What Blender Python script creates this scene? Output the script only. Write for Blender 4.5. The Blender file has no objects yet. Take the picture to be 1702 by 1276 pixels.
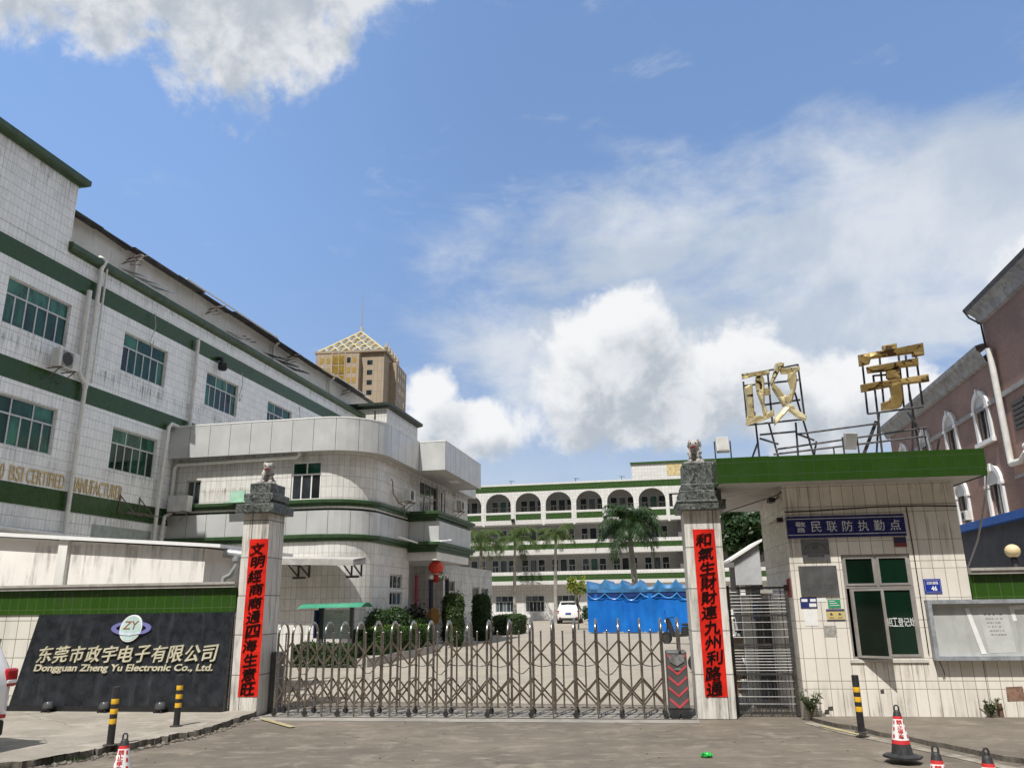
import bpy, bmesh, math, random
from mathutils import Vector, Matrix, Euler
import numpy as np

random.seed(7); RNG = np.random.default_rng(7)
SC = bpy.context.scene
COL = SC.collection
PI = math.pi
rad = math.radians

# ------------------------------------------------------------------ camera
cam_d = bpy.data.cameras.new("camera"); CAM = bpy.data.objects.new("camera", cam_d); COL.objects.link(CAM)
cam_d.sensor_fit = 'HORIZONTAL'; cam_d.sensor_width = 36.0; cam_d.lens = 36.0 * 1290.0 / 1702.0
cam_d.clip_start = 0.1; cam_d.clip_end = 8000
EYE = 1.7; PITCH = math.atan(362 / 1290.0); ROLL = 0.014
CAM.matrix_world = Matrix.Translation((0, 0, EYE)) @ Matrix.Rotation(PI/2 + PITCH, 4, 'X') @ Matrix.Rotation(-ROLL, 4, 'Z')
SC.camera = CAM

# ------------------------------------------------------------------ exposure, sun, sky with clouds
SC.view_settings.view_transform = 'Standard'; SC.view_settings.look = 'None'
SC.view_settings.gamma = 1.0; SC.view_settings.use_curve_mapping = False
SC.view_settings.exposure = 0.15
SC.render.film_transparent = False
SUN_AZ = rad(204); SUN_EL = rad(60)      # clockwise from +Y, towards the sun
SKY_K = 0.15; SUN_E = 5.0
sun_d = bpy.data.lights.new("sun", 'SUN'); SUN = bpy.data.objects.new("sun", sun_d); COL.objects.link(SUN)
sun_d.energy = SUN_E; sun_d.angle = rad(0.5); sun_d.color = (1.0, 0.965, 0.905)
_to = Vector((math.sin(SUN_AZ)*math.cos(SUN_EL), math.cos(SUN_AZ)*math.cos(SUN_EL), math.sin(SUN_EL)))
SUN.rotation_euler = _to.to_track_quat('Z', 'Y').to_euler(); SUN.location = (-30, -60, 90)

W = bpy.data.worlds.new("World"); SC.world = W; W.use_nodes = True
def build_world():
    nt = W.node_tree; nt.nodes.clear(); N = nt.nodes; Lk = nt.links
    def nd(t, **k):
        n = N.new(t)
        for a, b in k.items(): setattr(n, a, b)
        return n
    def put(sock, v):
        if hasattr(v, 'is_linked') or isinstance(v, bpy.types.NodeSocket): Lk.new(v, sock)
        else: sock.default_value = v
    def m(op, a, b=None, c=None, clamp=False):
        n = nd('ShaderNodeMath', operation=op, use_clamp=clamp); put(n.inputs[0], a)
        if b is not None: put(n.inputs[1], b)
        if c is not None: put(n.inputs[2], c)
        return n.outputs[0]
    def sstep(x, lo, hi):
        n = nd('ShaderNodeMapRange', interpolation_type='SMOOTHSTEP'); put(n.inputs[0], x)
        n.inputs[1].default_value = lo; n.inputs[2].default_value = hi
        return n.outputs[0]
    def mixc(f, a, b):
        n = nd('ShaderNodeMix', data_type='RGBA'); put(n.inputs[0], f); put(n.inputs[6], a); put(n.inputs[7], b)
        return n.outputs[2]
    out = nd('ShaderNodeOutputWorld'); bg = nd('ShaderNodeBackground'); bg.inputs[1].default_value = SKY_K
    Lk.new(bg.outputs[0], out.inputs[0])
    sky = nd('ShaderNodeTexSky', sky_type='NISHITA'); sky.sun_disc = False
    sky.sun_elevation = SUN_EL; sky.sun_rotation = SUN_AZ
    sky.altitude = 0; sky.air_density = 1.0; sky.dust_density = .35; sky.ozone_density = 1.6
    tc = nd('ShaderNodeTexCoord'); V = tc.outputs['Generated']
    sx = nd('ShaderNodeSeparateXYZ'); Lk.new(V, sx.inputs[0]); X, Y, Z = sx.outputs
    az = m('ARCTAN2', X, Y); el = m('ARCSINE', Z)
    def noise(vec, scale, detail, rough=.55, dist=0.0, off=(0, 0, 0)):
        mp = nd('ShaderNodeMapping'); Lk.new(vec, mp.inputs[0]); mp.inputs[1].default_value = off
        n = nd('ShaderNodeTexNoise'); Lk.new(mp.outputs[0], n.inputs['Vector'])
        n.inputs['Scale'].default_value = scale; n.inputs['Detail'].default_value = detail
        n.inputs['Roughness'].default_value = rough; n.inputs['Distortion'].default_value = dist
        return n.outputs['Fac']
    def ell(a, e, a0, e0, ra, re):
        p = m('DIVIDE', m('SUBTRACT', a, a0), ra); q = m('DIVIDE', m('SUBTRACT', e, e0), re)
        return m('SUBTRACT', 1.0, m('SQRT', m('ADD', m('MULTIPLY', p, p), m('MULTIPLY', q, q))))
    CUM = [(.21, .262, .22, .095), (.10, .285, .10, .085), (.165, .325, .085, .075), (-.09, .222, .16, .055), (-.115, .255, .06, .05),
           (.40, .225, .18, .07), (-.66, .715, .34, .145), (-.40, .70, .17, .135), (-.28, .77, .16, .10), (.70, .335, .12, .05)]
    def cumulus(vec, az_, el_):
        d = None
        for c in CUM:
            e = ell(az_, el_, *c); d = e if d is None else m('MAXIMUM', d, e)
        d = m('MAXIMUM', d, -1.0)
        nz = noise(vec, 6.5, 10, .60, .25)
        nb = noise(vec, 17.0, 7, .62, 0.3, (3.1, 1.7, .3))
        return m('ADD', m('ADD', d, m('MULTIPLY', m('SUBTRACT', nz, .5), 1.75)), m('MULTIPLY', m('SUBTRACT', nb, .5), .75))
    d1 = cumulus(V, az, el)
    va = nd('ShaderNodeVectorMath', operation='ADD'); Lk.new(V, va.inputs[0]); va.inputs[1].default_value = (-.02, -.01, .05)
    d2 = cumulus(va.outputs[0], m('ADD', az, -.02), m('ADD', el, .052))
    a1 = sstep(d1, .0, .34)
    shade = sstep(m('SUBTRACT', d2, m('MULTIPLY', d1, .2)), -.22, .55)
    fine = noise(V, 16, 6, .6, .2, (7, 2, 1))
    shade = m('MULTIPLY', shade, m('ADD', .35, m('MULTIPLY', sstep(fine, .35, .62), .65)))
    ccol = mixc(shade, (5.5, 5.55, 5.65, 1), (2.9, 3.2, 3.6, 1))
    # thin veil of high cloud to the right and along the horizon
    ve = m('MAXIMUM', ell(az, el, .46, .41, .56, .145), ell(az, el, .30, .31, .46, .12))
    ve = m('MAXIMUM', ve, -1.0)
    mpv = nd('ShaderNodeMapping'); Lk.new(V, mpv.inputs[0]); mpv.inputs[3].default_value = (1, 1, 2.2)
    vn = noise(mpv.outputs[0], 5.0, 9, .6, .35, (2, 5, 1))
    va1 = m('MULTIPLY', sstep(m('ADD', ve, m('MULTIPLY', m('SUBTRACT', vn, .5), 2.0)), -.15, .65), .85)
    wn = noise(mpv.outputs[0], 9.0, 8, .6, .3, (9, 1, 4))
    wi = m('MULTIPLY', m('MULTIPLY', sstep(wn, .56, .80), .35), sstep(el, .0, .25))
    va1 = m('MAXIMUM', va1, wi)
    hz = m('MULTIPLY', sstep(el, .30, .0), .55)
    va1 = m('MAXIMUM', va1, hz)
    skc = nd('ShaderNodeMix', data_type='RGBA', blend_type='MULTIPLY'); skc.inputs[0].default_value = 1
    Lk.new(sky.outputs[0], skc.inputs[6]); skc.inputs[7].default_value = SKY_TINT
    dimn = nd('ShaderNodeValToRGB'); Lk.new(m('DIVIDE', el, 1.2, clamp=True), dimn.inputs[0]); e_ = dimn.color_ramp.elements
    e_[0].position = 0; e_[0].color = (.48, .43, .43, 1); e_[1].position = .62; e_[1].color = (1, 1, 1, 1)
    q_ = e_.new(.17); q_.color = (.60, .54, .54, 1); q_ = e_.new(.40); q_.color = (.84, .84, .85, 1)
    lf = m('ADD', 1.0, m('MULTIPLY', sstep(m('MULTIPLY', az, -1.0), -.05, .5), .22))
    sk2 = nd('ShaderNodeMix', data_type='RGBA', blend_type='MULTIPLY'); sk2.inputs[0].default_value = 1
    Lk.new(skc.outputs[2], sk2.inputs[6]); vm_ = nd('ShaderNodeVectorMath', operation='SCALE'); Lk.new(dimn.outputs[0], vm_.inputs[0]); Lk.new(lf, vm_.inputs[3]); Lk.new(vm_.outputs[0], sk2.inputs[7])
    vcol = mixc(sstep(noise(V, 4.5, 6, .6, .3, (5, 5, 2)), .40, .66), (3.35, 3.75, 4.25, 1), (4.7, 4.9, 5.15, 1))
    c = mixc(va1, sk2.outputs[2], vcol)
    c = mixc(a1, c, ccol)
    # added unseen band of dark roofs and trees, lowering the fill light
    tn = noise(V, 6.0, 5, .6, 0, (1, 1, 8))
    away = m('MAXIMUM', sstep(m('ABSOLUTE', az), .85, 1.3), sstep(el, .85, 1.05))
    cn = noise(V, 2.6, 6, .6, .2, (4, 1, 6))
    c = mixc(m('MULTIPLY', away, sstep(cn, .22, .50)), c, mixc(sstep(az, .4, .9), (2.85, 3.05, 3.25, 1), (5.3, 5.6, 6.1, 1)))  # unseen cloud cover added out of view, whiter on the right, for fill light
    lim = m('ADD', m('ADD', .20, m('MULTIPLY', sstep(m('ABSOLUTE', az), 1.6, 2.2), .34)), m('MULTIPLY', m('SUBTRACT', tn, .5), .5))
    side = sstep(m('ABSOLUTE', az), .85, 1.15)
    tree = m('MULTIPLY', sstep(m('SUBTRACT', el, lim), .03, -.03), side)
    c = mixc(tree, c, (.55, .56, .50, 1))
    Lk.new(c, bg.inputs[0])
SKY_TINT = (1.30, 1.335, 1.375, 1)
build_world()
SC.cycles.max_bounces = 6; SC.cycles.diffuse_bounces = 3; SC.cycles.glossy_bounces = 3; SC.cycles.transparent_max_bounces = 8
SC.cycles.use_denoising = True
SC.cycles.sample_clamp_indirect = 6.0

# ------------------------------------------------------------------ frames: street line S, factory yard L
AL = rad(-11.5); AS = rad(-8.04); S0 = Vector((0.0, 12.73))
FR = {'W': (0.0, Vector((0, 0))), 'L': (AL, Vector((0, 0))), 'S': (AS, S0)}
def fpos(fr, a, b, z=0.0):
    t, o = FR[fr]; return Vector((o.x + a*math.cos(t) - b*math.sin(t), o.y + a*math.sin(t) + b*math.cos(t), z))
OFF = {}

# ------------------------------------------------------------------ mesh building
class MB:
    def __init__(s, fm=None):
        s.v = []; s.f = []; s.mi = []; s.fm = fm; s.uv = {}; s.cur = 0
    def addv(s, pts):
        i = len(s.v)
        s.v.extend([tuple(s.fm(*p)) if s.fm else tuple(p) for p in pts]); return i
    def face(s, idx, uv=None):
        s.f.append(tuple(idx)); s.mi.append(s.cur)
        if uv: s.uv[len(s.f)-1] = uv
    def poly(s, pts, uv=None):
        i = s.addv(pts); s.face(range(i, i+len(pts)), uv); return s
    def box(s, x0, x1, y0, y1, z0, z1):
        i = s.addv([(x0,y0,z0),(x1,y0,z0),(x1,y1,z0),(x0,y1,z0),(x0,y0,z1),(x1,y0,z1),(x1,y1,z1),(x0,y1,z1)])
        for f in ((0,3,2,1),(4,5,6,7),(0,1,5,4),(1,2,6,5),(2,3,7,6),(3,0,4,7)): s.face([i+k for k in f])
        return s
    def bbox(s, x0, x1, y0, y1, z0, z1, b=.01):
        bm = bmesh.new(); bmesh.ops.create_cube(bm, size=1)
        for v in bm.verts: v.co = ((x0+x1)/2+v.co.x*(x1-x0), (y0+y1)/2+v.co.y*(y1-y0), (z0+z1)/2+v.co.z*(z1-z0))
        bmesh.ops.bevel(bm, geom=bm.edges[:], offset=b, segments=2, affect='EDGES', profile=.5)
        s.bm(bm); bm.free(); return s
    def bm(s, bm, M=None):
        bm.verts.ensure_lookup_table(); bm.verts.index_update()
        i = s.addv([(M @ v.co if M else v.co)[:] for v in bm.verts])
        for f in bm.faces: s.face([i+v.index for v in f.verts])
        return s
    def prism(s, poly, y0, y1):              # polygon in (x,z), extruded in y
        n = len(poly); i = s.addv([(x, y0, z) for x, z in poly] + [(x, y1, z) for x, z in poly])
        s.face(range(i, i+n)); s.face(range(i+2*n-1, i+n-1, -1))
        for k in range(n): s.face((i+k, i+n+k, i+n+(k+1) % n, i+(k+1) % n))
        return s
    def vprism(s, poly, z0, z1):             # polygon in (x,y), extruded in z
        n = len(poly); i = s.addv([(x, y, z0) for x, y in poly] + [(x, y, z1) for x, y in poly])
        s.face(range(i+n-1, i-1, -1)); s.face(range(i+n, i+2*n))
        for k in range(n): s.face((i+k, i+(k+1) % n, i+n+(k+1) % n, i+n+k))
        return s
    def tube(s, pts, r, n=8, cap=True):
        P = [Vector(p) for p in pts]; R = r if isinstance(r, (list, tuple)) else [r]*len(P)
        rings = []; up = None
        for k, p in enumerate(P):
            t = (P[min(k+1, len(P)-1)] - P[max(k-1, 0)]).normalized()
            if up is None:
                up = Vector((0, 0, 1)) if abs(t.z) < .9 else Vector((1, 0, 0))
            a = t.cross(up)
            if a.length < 1e-5: a = t.orthogonal()
            a.normalize(); b = a.cross(t).normalized(); up = b
            rings.append(s.addv([tuple(p + (a*math.cos(2*PI*q/n) + b*math.sin(2*PI*q/n))*R[k]) for q in range(n)]))
        for k in range(len(P)-1):
            for q in range(n):
                s.face((rings[k]+q, rings[k]+(q+1) % n, rings[k+1]+(q+1) % n, rings[k+1]+q))
        if cap:
            s.face([rings[0]+q for q in range(n-1, -1, -1)]); s.face([rings[-1]+q for q in range(n)])
        return s
    def bar(s, p, q, w, h):                   # rectangular bar between two points
        p = Vector(p); q = Vector(q); t = (q-p).normalized()
        up = Vector((0, 1, 0)) if abs(t.y) < .9 else Vector((0, 0, 1))
        a = t.cross(up).normalized()*w/2; b = a.cross(t).normalized()*h/2
        i = s.addv([tuple(c+sa*a+sb*b) for c in (p, q) for sa, sb in ((-1,-1),(1,-1),(1,1),(-1,1))])
        for f in ((3,2,1,0),(4,5,6,7),(0,1,5,4),(1,2,6,5),(2,3,7,6),(3,0,4,7)): s.face([i+k for k in f])
        return s
    def lathe(s, prof, n=20, c=(0,0,0), cap=True):  # prof [(r,z)]
        rings = [s.addv([(c[0]+r*math.cos(2*PI*q/n), c[1]+r*math.sin(2*PI*q/n), c[2]+z) for q in range(n)]) for r, z in prof]
        for k in range(len(prof)-1):
            for q in range(n): s.face((rings[k]+q, rings[k]+(q+1) % n, rings[k+1]+(q+1) % n, rings[k+1]+q))
        if cap:
            s.face([rings[0]+q for q in range(n-1, -1, -1)]); s.face([rings[-1]+q for q in range(n)])
        return s
    def ball(s, c, r, sub=2, sc=(1,1,1)):
        bm = bmesh.new(); bmesh.ops.create_icosphere(bm, subdivisions=sub, radius=r)
        s.bm(bm, Matrix.Translation(c) @ Matrix.Diagonal((*sc, 1))); bm.free(); return s
    def sweep(s, path, prof, closed_prof=False):  # path [(x,y)], prof [(offset,z)]; offset to the right of travel
        P = [Vector(p) for p in path]; n = len(P); nr = []
        for k in range(n):
            d1 = (P[k]-P[k-1]).normalized() if k else None
            d2 = (P[k+1]-P[k]).normalized() if k < n-1 else None
            if d1 is None: d1 = d2
            if d2 is None: d2 = d1
            n1 = Vector((d1.y, -d1.x)); n2 = Vector((d2.y, -d2.x)); mm = (n1+n2)
            mm = mm.normalized() if mm.length > 1e-6 else n1
            nr.append(mm / max(.35, mm.dot(n1)))
        cl = [0]
        for k in range(1, n): cl.append(cl[-1] + (P[k]-P[k-1]).length)
        pr = list(prof) + ([prof[0]] if closed_prof else [])
        pl = [0]
        for k in range(1, len(pr)): pl.append(pl[-1] + math.hypot(pr[k][0]-pr[k-1][0], pr[k][1]-pr[k-1][1]))
        pl = [q + pr[0][1] for q in pl]
        rows = [s.addv([(P[k].x+nr[k].x*o, P[k].y+nr[k].y*o, z) for k in range(n)]) for o, z in pr]
        for j in range(len(pr)-1):
            for k in range(n-1):
                s.face((rows[j]+k, rows[j]+k+1, rows[j+1]+k+1, rows[j+1]+k),
                       [(cl[k], pl[j]), (cl[k+1], pl[j]), (cl[k+1], pl[j+1]), (cl[k], pl[j+1])])
        return s
    def holes(s, a0, a1, z0, z1, hs, depth=.12, w=0.0, back=True):
        # wall sheet at w with rectangular openings (a0,a1,z0,z1) and their reveals
        A = sorted({a0, a1, *[h[0] for h in hs], *[h[1] for h in hs]}); Zs = sorted({z0, z1, *[h[2] for h in hs], *[h[3] for h in hs]})
        A = [a for a in A if a0 <= a <= a1]; Zs = [z for z in Zs if z0 <= z <= z1]
        for i in range(len(A)-1):
            for j in range(len(Zs)-1):
                ca, cz = (A[i]+A[i+1])/2, (Zs[j]+Zs[j+1])/2
                if any(h[0] < ca < h[1] and h[2] < cz < h[3] for h in hs): continue
                s.poly([(A[i], w, Zs[j]), (A[i+1], w, Zs[j]), (A[i+1], w, Zs[j+1]), (A[i], w, Zs[j+1])])
        for h in hs:
            b0, b1, y0, y1 = h[:4]; d = w-depth
            s.poly([(b0,w,y0),(b1,w,y0),(b1,d,y0),(b0,d,y0)]); s.poly([(b0,w,y1),(b1,w,y1),(b1,d,y1),(b0,d,y1)])
            s.poly([(b0,w,y0),(b0,w,y1),(b0,d,y1),(b0,d,y0)]); s.poly([(b1,w,y0),(b1,w,y1),(b1,d,y1),(b1,d,y0)])
        return s
    def mesh(s, name, off, recalc=True):
        me = bpy.data.meshes.new(name)
        V_ = [(x-off[0], y-off[1], z-off[2]) for x, y, z in s.v]
        me.from_pydata(V_, [], s.f); me.polygons.foreach_set('material_index', s.mi)
        uvl = me.uv_layers.new(name='UVMap'); data = [0.0]*(2*len(me.loops)); 
        for p in me.polygons:
            u = s.uv.get(p.index)
            li = p.loop_start
            if u:
                for k in range(p.loop_total): data[2*(li+k)] = u[k][0]; data[2*(li+k)+1] = u[k][1]
                continue
            nx, ny, nz = p.normal
            if abs(nz) < .75:
                l = math.hypot(nx, ny) or 1; tx, ty = -ny/l, nx/l
                if abs(tx) >= abs(ty):
                    if tx < 0: tx, ty = -tx, -ty
                elif ty < 0: tx, ty = -tx, -ty
                for k in range(p.loop_total):
                    c = s.v[me.loops[li+k].vertex_index]; data[2*(li+k)] = c[0]*tx+c[1]*ty; data[2*(li+k)+1] = c[2]
            else:
                for k in range(p.loop_total):
                    c = s.v[me.loops[li+k].vertex_index]; data[2*(li+k)] = c[0]; data[2*(li+k)+1] = c[1]
        uvl.data.foreach_set('uv', data)
        if recalc:
            bm = bmesh.new(); bm.from_mesh(me); bmesh.ops.recalc_face_normals(bm, faces=bm.faces[:]); bm.to_mesh(me); bm.free()
        return me

def link(name, me, mats, parent=None, smooth=None):
    o = bpy.data.objects.new(name, me); COL.objects.link(o)
    for m_ in (mats if isinstance(mats, (list, tuple)) else [mats]): me.materials.append(m_)
    if smooth:
        me.polygons.foreach_set('use_smooth', [True]*len(me.polygons))
        if smooth is not True:
            try: me.set_sharp_from_angle(angle=rad(smooth))
            except Exception: pass
    if parent: o.parent = parent
    me.update(); return o
def tag(o, label, cat, group=None, kind=None):
    if label: o['label'] = label
    if cat: o['category'] = cat
    if group: o['group'] = group
    if kind: o['kind'] = kind
    return o
def root(name, label, cat, fr='W', at=(0, 0), z=0.0, group=None, rz=0.0):
    o = bpy.data.objects.new(name, None); COL.objects.link(o); o.empty_display_size = .2
    o.location = fpos(fr, at[0], at[1], z); o.rotation_euler = (0, 0, FR[fr][0] + rz)
    OFF[o.name] = (at[0], at[1], z) if fr != 'W' else (0, 0, 0)
    return tag(o, label, cat, group)
def part(name, mb, mats, parent, label=None, smooth=None, recalc=True):
    off = OFF.get(parent.name, (0, 0, 0))
    o = link(name, mb.mesh(name, off, recalc), mats, parent, smooth); OFF[o.name] = off
    if label: o['label'] = label
    return o
def thing(name, label, cat, mb, mats, fr='W', at=(0, 0), z=0.0, group=None, rz=0.0, smooth=None, kind=None, recalc=True):
    off = (at[0], at[1], z) if fr != 'W' else (0, 0, 0)
    o = link(name, mb.mesh(name, off, recalc), mats, None, smooth)
    o.location = fpos(fr, at[0], at[1], z); o.rotation_euler = (0, 0, FR[fr][0] + rz); OFF[o.name] = off
    return tag(o, label, cat, group, kind)
def copy_tree(o, parent=None):
    c = o.copy(); COL.objects.link(c); c.parent = parent; OFF[c.name] = OFF.get(o.name, (0, 0, 0))
    for ch in list(o.children): copy_tree(ch, c)
    return c

# facade maps: (along, outward, z) -> frame coordinates
def face_v(v0): return lambda a, w, z: (a, v0 - w, z)        # looks towards the street
def face_pu(u0): return lambda a, w, z: (u0 + w, a, z)       # looks right
def face_mu(u0): return lambda a, w, z: (u0 - w, a, z)       # looks left

# ------------------------------------------------------------------ text
def text_geo(s, shear=0.0, bold=0.0, extrude=0.01, bevel=0.0, res=3):
    cu = bpy.data.curves.new('t', 'FONT'); cu.body = s; cu.size = 1.0; cu.shear = shear; cu.offset = bold
    cu.extrude = extrude; cu.bevel_depth = bevel; cu.resolution_u = res; cu.fill_mode = 'BOTH'
    o = bpy.data.objects.new('t', cu); COL.objects.link(o)
    dg = bpy.context.evaluated_depsgraph_get(); me = bpy.data.meshes.new_from_object(o.evaluated_get(dg))
    v = [tuple(p.co) for p in me.vertices]; f = [tuple(p.vertices) for p in me.polygons]
    bpy.data.objects.remove(o); bpy.data.curves.remove(cu); bpy.data.meshes.remove(me)
    return v, f
def thick_text(mb, s, a0, a1, z0, z1, w, depth, d=.006, **k):
    # a heavier stroke: the same glyph laid down five times, each a hair prouder
    for i, (dx, dz) in enumerate(((0, 0), (d, 0), (-d, 0), (0, d*.7), (0, -d*.7))): text_into(mb, s, a0+dx, a1+dx, z0+dz, z1+dz, w, depth+.0003*i, **k)
    return mb
def text_into(mb, s, a0, a1, z0, z1, w=0.01, depth=.01, keep=False, **k):
    # fits the string into the rectangle a0..a1, z0..z1 of a facade, standing `depth` proud of w
    v, f = text_geo(s, extrude=.5, **k)
    if not v: return mb
    xs = [p[0] for p in v]; ys = [p[1] for p in v]; X0, X1, Y0, Y1 = min(xs), max(xs), min(ys), max(ys)
    sx = (a1-a0)/max(1e-6, X1-X0); sz = (z1-z0)/max(1e-6, Y1-Y0)
    if keep: sx = sz = min(sx, sz)
    ca, cz = (a0+a1)/2, (z0+z1)/2
    i = mb.addv([(ca+(x-(X0+X1)/2)*sx, w+(z+.5)*depth, cz+(y-(Y0+Y1)/2)*sz) for x, y, z in v])
    for q in f: mb.face([i+k_ for k_ in q])
    return mb

# ------------------------------------------------------------------ materials
MATS = {}
def srgb(r, g, b):
    c = [x/255 for x in (r, g, b)]; return tuple(x/12.92 if x <= .04045 else ((x+.055)/1.055)**2.4 for x in c)
class NT:
    def __init__(s, name):
        s.mat = bpy.data.materials.new(name); s.mat.use_nodes = True; s.t = s.mat.node_tree; s.t.nodes.clear()
        s.out = s.n('ShaderNodeOutputMaterial'); s.b = s.n('ShaderNodeBsdfPrincipled'); s.l(s.b.outputs[0], s.out.inputs[0])
        s.tc = s.n('ShaderNodeTexCoord')
    def n(s, t, **k):
        q = s.t.nodes.new(t)
        for a, b in k.items(): setattr(q, a, b)
        return q
    def l(s, a, b): s.t.links.new(a, b)
    def put(s, sock, v):
        if isinstance(v, bpy.types.NodeSocket): s.l(v, sock)
        else: sock.default_value = v
    def map(s, vec, scale=(1,1,1), loc=(0,0,0), rot=(0,0,0)):
        q = s.n('ShaderNodeMapping'); s.l(vec, q.inputs[0]); q.inputs[1].default_value = loc; q.inputs[2].default_value = rot; q.inputs[3].default_value = scale
        return q.outputs[0]
    def noise(s, vec, scale, detail=5, rough=.6, dist=0.0):
        q = s.n('ShaderNodeTexNoise'); s.l(vec, q.inputs['Vector']); q.inputs['Scale'].default_value = scale
        q.inputs['Detail'].default_value = detail; q.inputs['Roughness'].default_value = rough; q.inputs['Distortion'].default_value = dist
        return q.outputs['Fac']
    def ramp(s, f, lo, hi, a=0.0, b=1.0):
        q = s.n('ShaderNodeMapRange', interpolation_type='SMOOTHSTEP'); s.l(f, q.inputs[0])
        for i, v in zip((1, 2, 3, 4), (lo, hi, a, b)): q.inputs[i].default_value = v
        return q.outputs[0]
    def mix(s, f, a, b, mode='MIX'):
        q = s.n('ShaderNodeMix', data_type='RGBA', blend_type=mode); s.put(q.inputs[0], f)
        for i, v in ((6, a), (7, b)): s.put(q.inputs[i], v if isinstance(v, bpy.types.NodeSocket) else (*v[:3], 1))
        return q.outputs[2]
    def m(s, op, a, b=0.0):
        q = s.n('ShaderNodeMath', operation=op); s.put(q.inputs[0], a); s.put(q.inputs[1], b); return q.outputs[0]
    def bump(s, h, strength=.3, dist=.01):
        q = s.n('ShaderNodeBump'); q.inputs['Strength'].default_value = strength; q.inputs['Distance'].default_value = dist
        s.l(h, q.inputs['Height']); s.l(q.outputs[0], s.b.inputs['Normal'])
    def set(s, color=None, rough=None, metal=None, spec=None, coat=None):
        if color is not None: s.put(s.b.inputs['Base Color'], color if isinstance(color, bpy.types.NodeSocket) else (*color[:3], 1))
        if rough is not None: s.put(s.b.inputs['Roughness'], rough)
        if metal is not None: s.put(s.b.inputs['Metallic'], metal)
        if spec is not None: s.b.inputs['Specular IOR Level'].default_value = spec
        if coat is not None: s.b.inputs['Coat Weight'].default_value = coat; s.b.inputs['Coat Roughness'].default_value = .08
        return s.mat
def plain(name, col, rough=.6, metal=0.0, var=.18, scale=4.0, bump=0.0, dirt=None, dirt_amt=.5, spec=.5, coat=None, rvar=.1):
    if name in MATS: return MATS[name]
    t = NT(name); P = t.tc.outputs['Object']
    f = t.noise(P, scale, 6); c = t.mix(t.ramp(f, .3, .7), tuple(x*(1-var) for x in col), tuple(min(1, x*(1+var*.5)) for x in col))
    if dirt:
        g = t.noise(t.map(P, (3.0, 3.0, .5)), 2.2, 7, .7, .3); c = t.mix(t.m('MULTIPLY', t.ramp(g, .5, .75), dirt_amt), c, dirt)
    r = t.ramp(t.noise(P, scale*2.3, 4), .3, .7, max(.02, rough-rvar), min(1, rough+rvar))
    if bump: t.bump(t.noise(P, scale*6, 5), bump, .01)
    MATS[name] = t.set(c, r, metal, spec, coat); return MATS[name]
def tile(name, col, tw, th, grout=(.12, .12, .11), gap=.006, rough=.22, var=.07, grime=.45, grime_col=(.13, .12, .10), off=0.0, bump=.35, streak=1.0, second=None, spec=.5, vline=None):
    if name in MATS: return MATS[name]
    t = NT(name); U = t.tc.outputs['UV']; P = t.tc.outputs['Object']
    b = t.n('ShaderNodeTexBrick', offset=off, squash=1.0); t.l(U, b.inputs['Vector'])
    b.inputs['Color1'].default_value = (*[x*(1-var) for x in col], 1); b.inputs['Color2'].default_value = (*[min(1, x*(1+var*.6)) for x in col], 1)
    b.inputs['Mortar'].default_value = (*grout, 1); b.inputs['Scale'].default_value = 1.0; b.inputs['Mortar Size'].default_value = gap
    b.inputs['Mortar Smooth'].default_value = .2; b.inputs['Bias'].default_value = 0; b.inputs['Brick Width'].default_value = tw; b.inputs['Row Height'].default_value = th
    c = b.outputs['Color']; h = b.outputs['Fac']
    if second:   # a fainter, finer or coarser joint set
        b2 = t.n('ShaderNodeTexBrick', offset=0.0, squash=1.0); t.l(t.map(U, (1, 1, 1), second[3] if len(second) > 3 else (0, 0, 0)), b2.inputs['Vector'])
        b2.inputs['Scale'].default_value = 1; b2.inputs['Mortar Size'].default_value = second[2]; b2.inputs['Mortar Smooth'].default_value = .3
        b2.inputs['Brick Width'].default_value = second[0]; b2.inputs['Row Height'].default_value = second[1]
        c = t.mix(t.m('MULTIPLY', b2.outputs['Fac'], .85), c, grout)
    g = t.noise(t.map(U, (5.5, .55, 1)), 1.6, 8, .72, .2); g2 = t.noise(U, .45, 6, .65)
    gm = t.m('MULTIPLY', t.m('MULTIPLY', t.ramp(g, .46, .72), t.ramp(g2, .30, .68, .15, 1.0)), grime*streak)
    c = t.mix(gm, c, grime_col)
    g3 = t.noise(U, 2.3, 6, .7); c = t.mix(t.m('MULTIPLY', t.ramp(g3, .48, .75), grime*.45), c, tuple(x*.55+.02 for x in col))
    r = t.m('ADD', t.m('MULTIPLY', h, .5), t.ramp(t.noise(U, 3, 4), .3, .7, rough-.06, rough+.12))
    wob = t.noise(t.map(U, (1/tw, 1/th, 1)), .8, 2)
    hh = t.m('SUBTRACT', t.m('MULTIPLY', wob, .25), h); t.bump(hh, bump, .006)
    MATS[name] = t.set(c, r, 0.0, spec); return MATS[name]
def glass(name, col, rough=.05, var=.6, scale=1.2, spec=.7):
    if name in MATS: return MATS[name]
    t = NT(name); P = t.tc.outputs['Object']
    f = t.noise(t.map(P, (1, 1, .35)), scale, 3); c = t.mix(t.ramp(f, .35, .65), tuple(x*(1-var) for x in col), tuple(x*(1+var) for x in col))
    t.bump(t.noise(P, 1.3, 2), .05, .02)
    MATS[name] = t.set(c, rough, 0, spec); return MATS[name]
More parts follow.
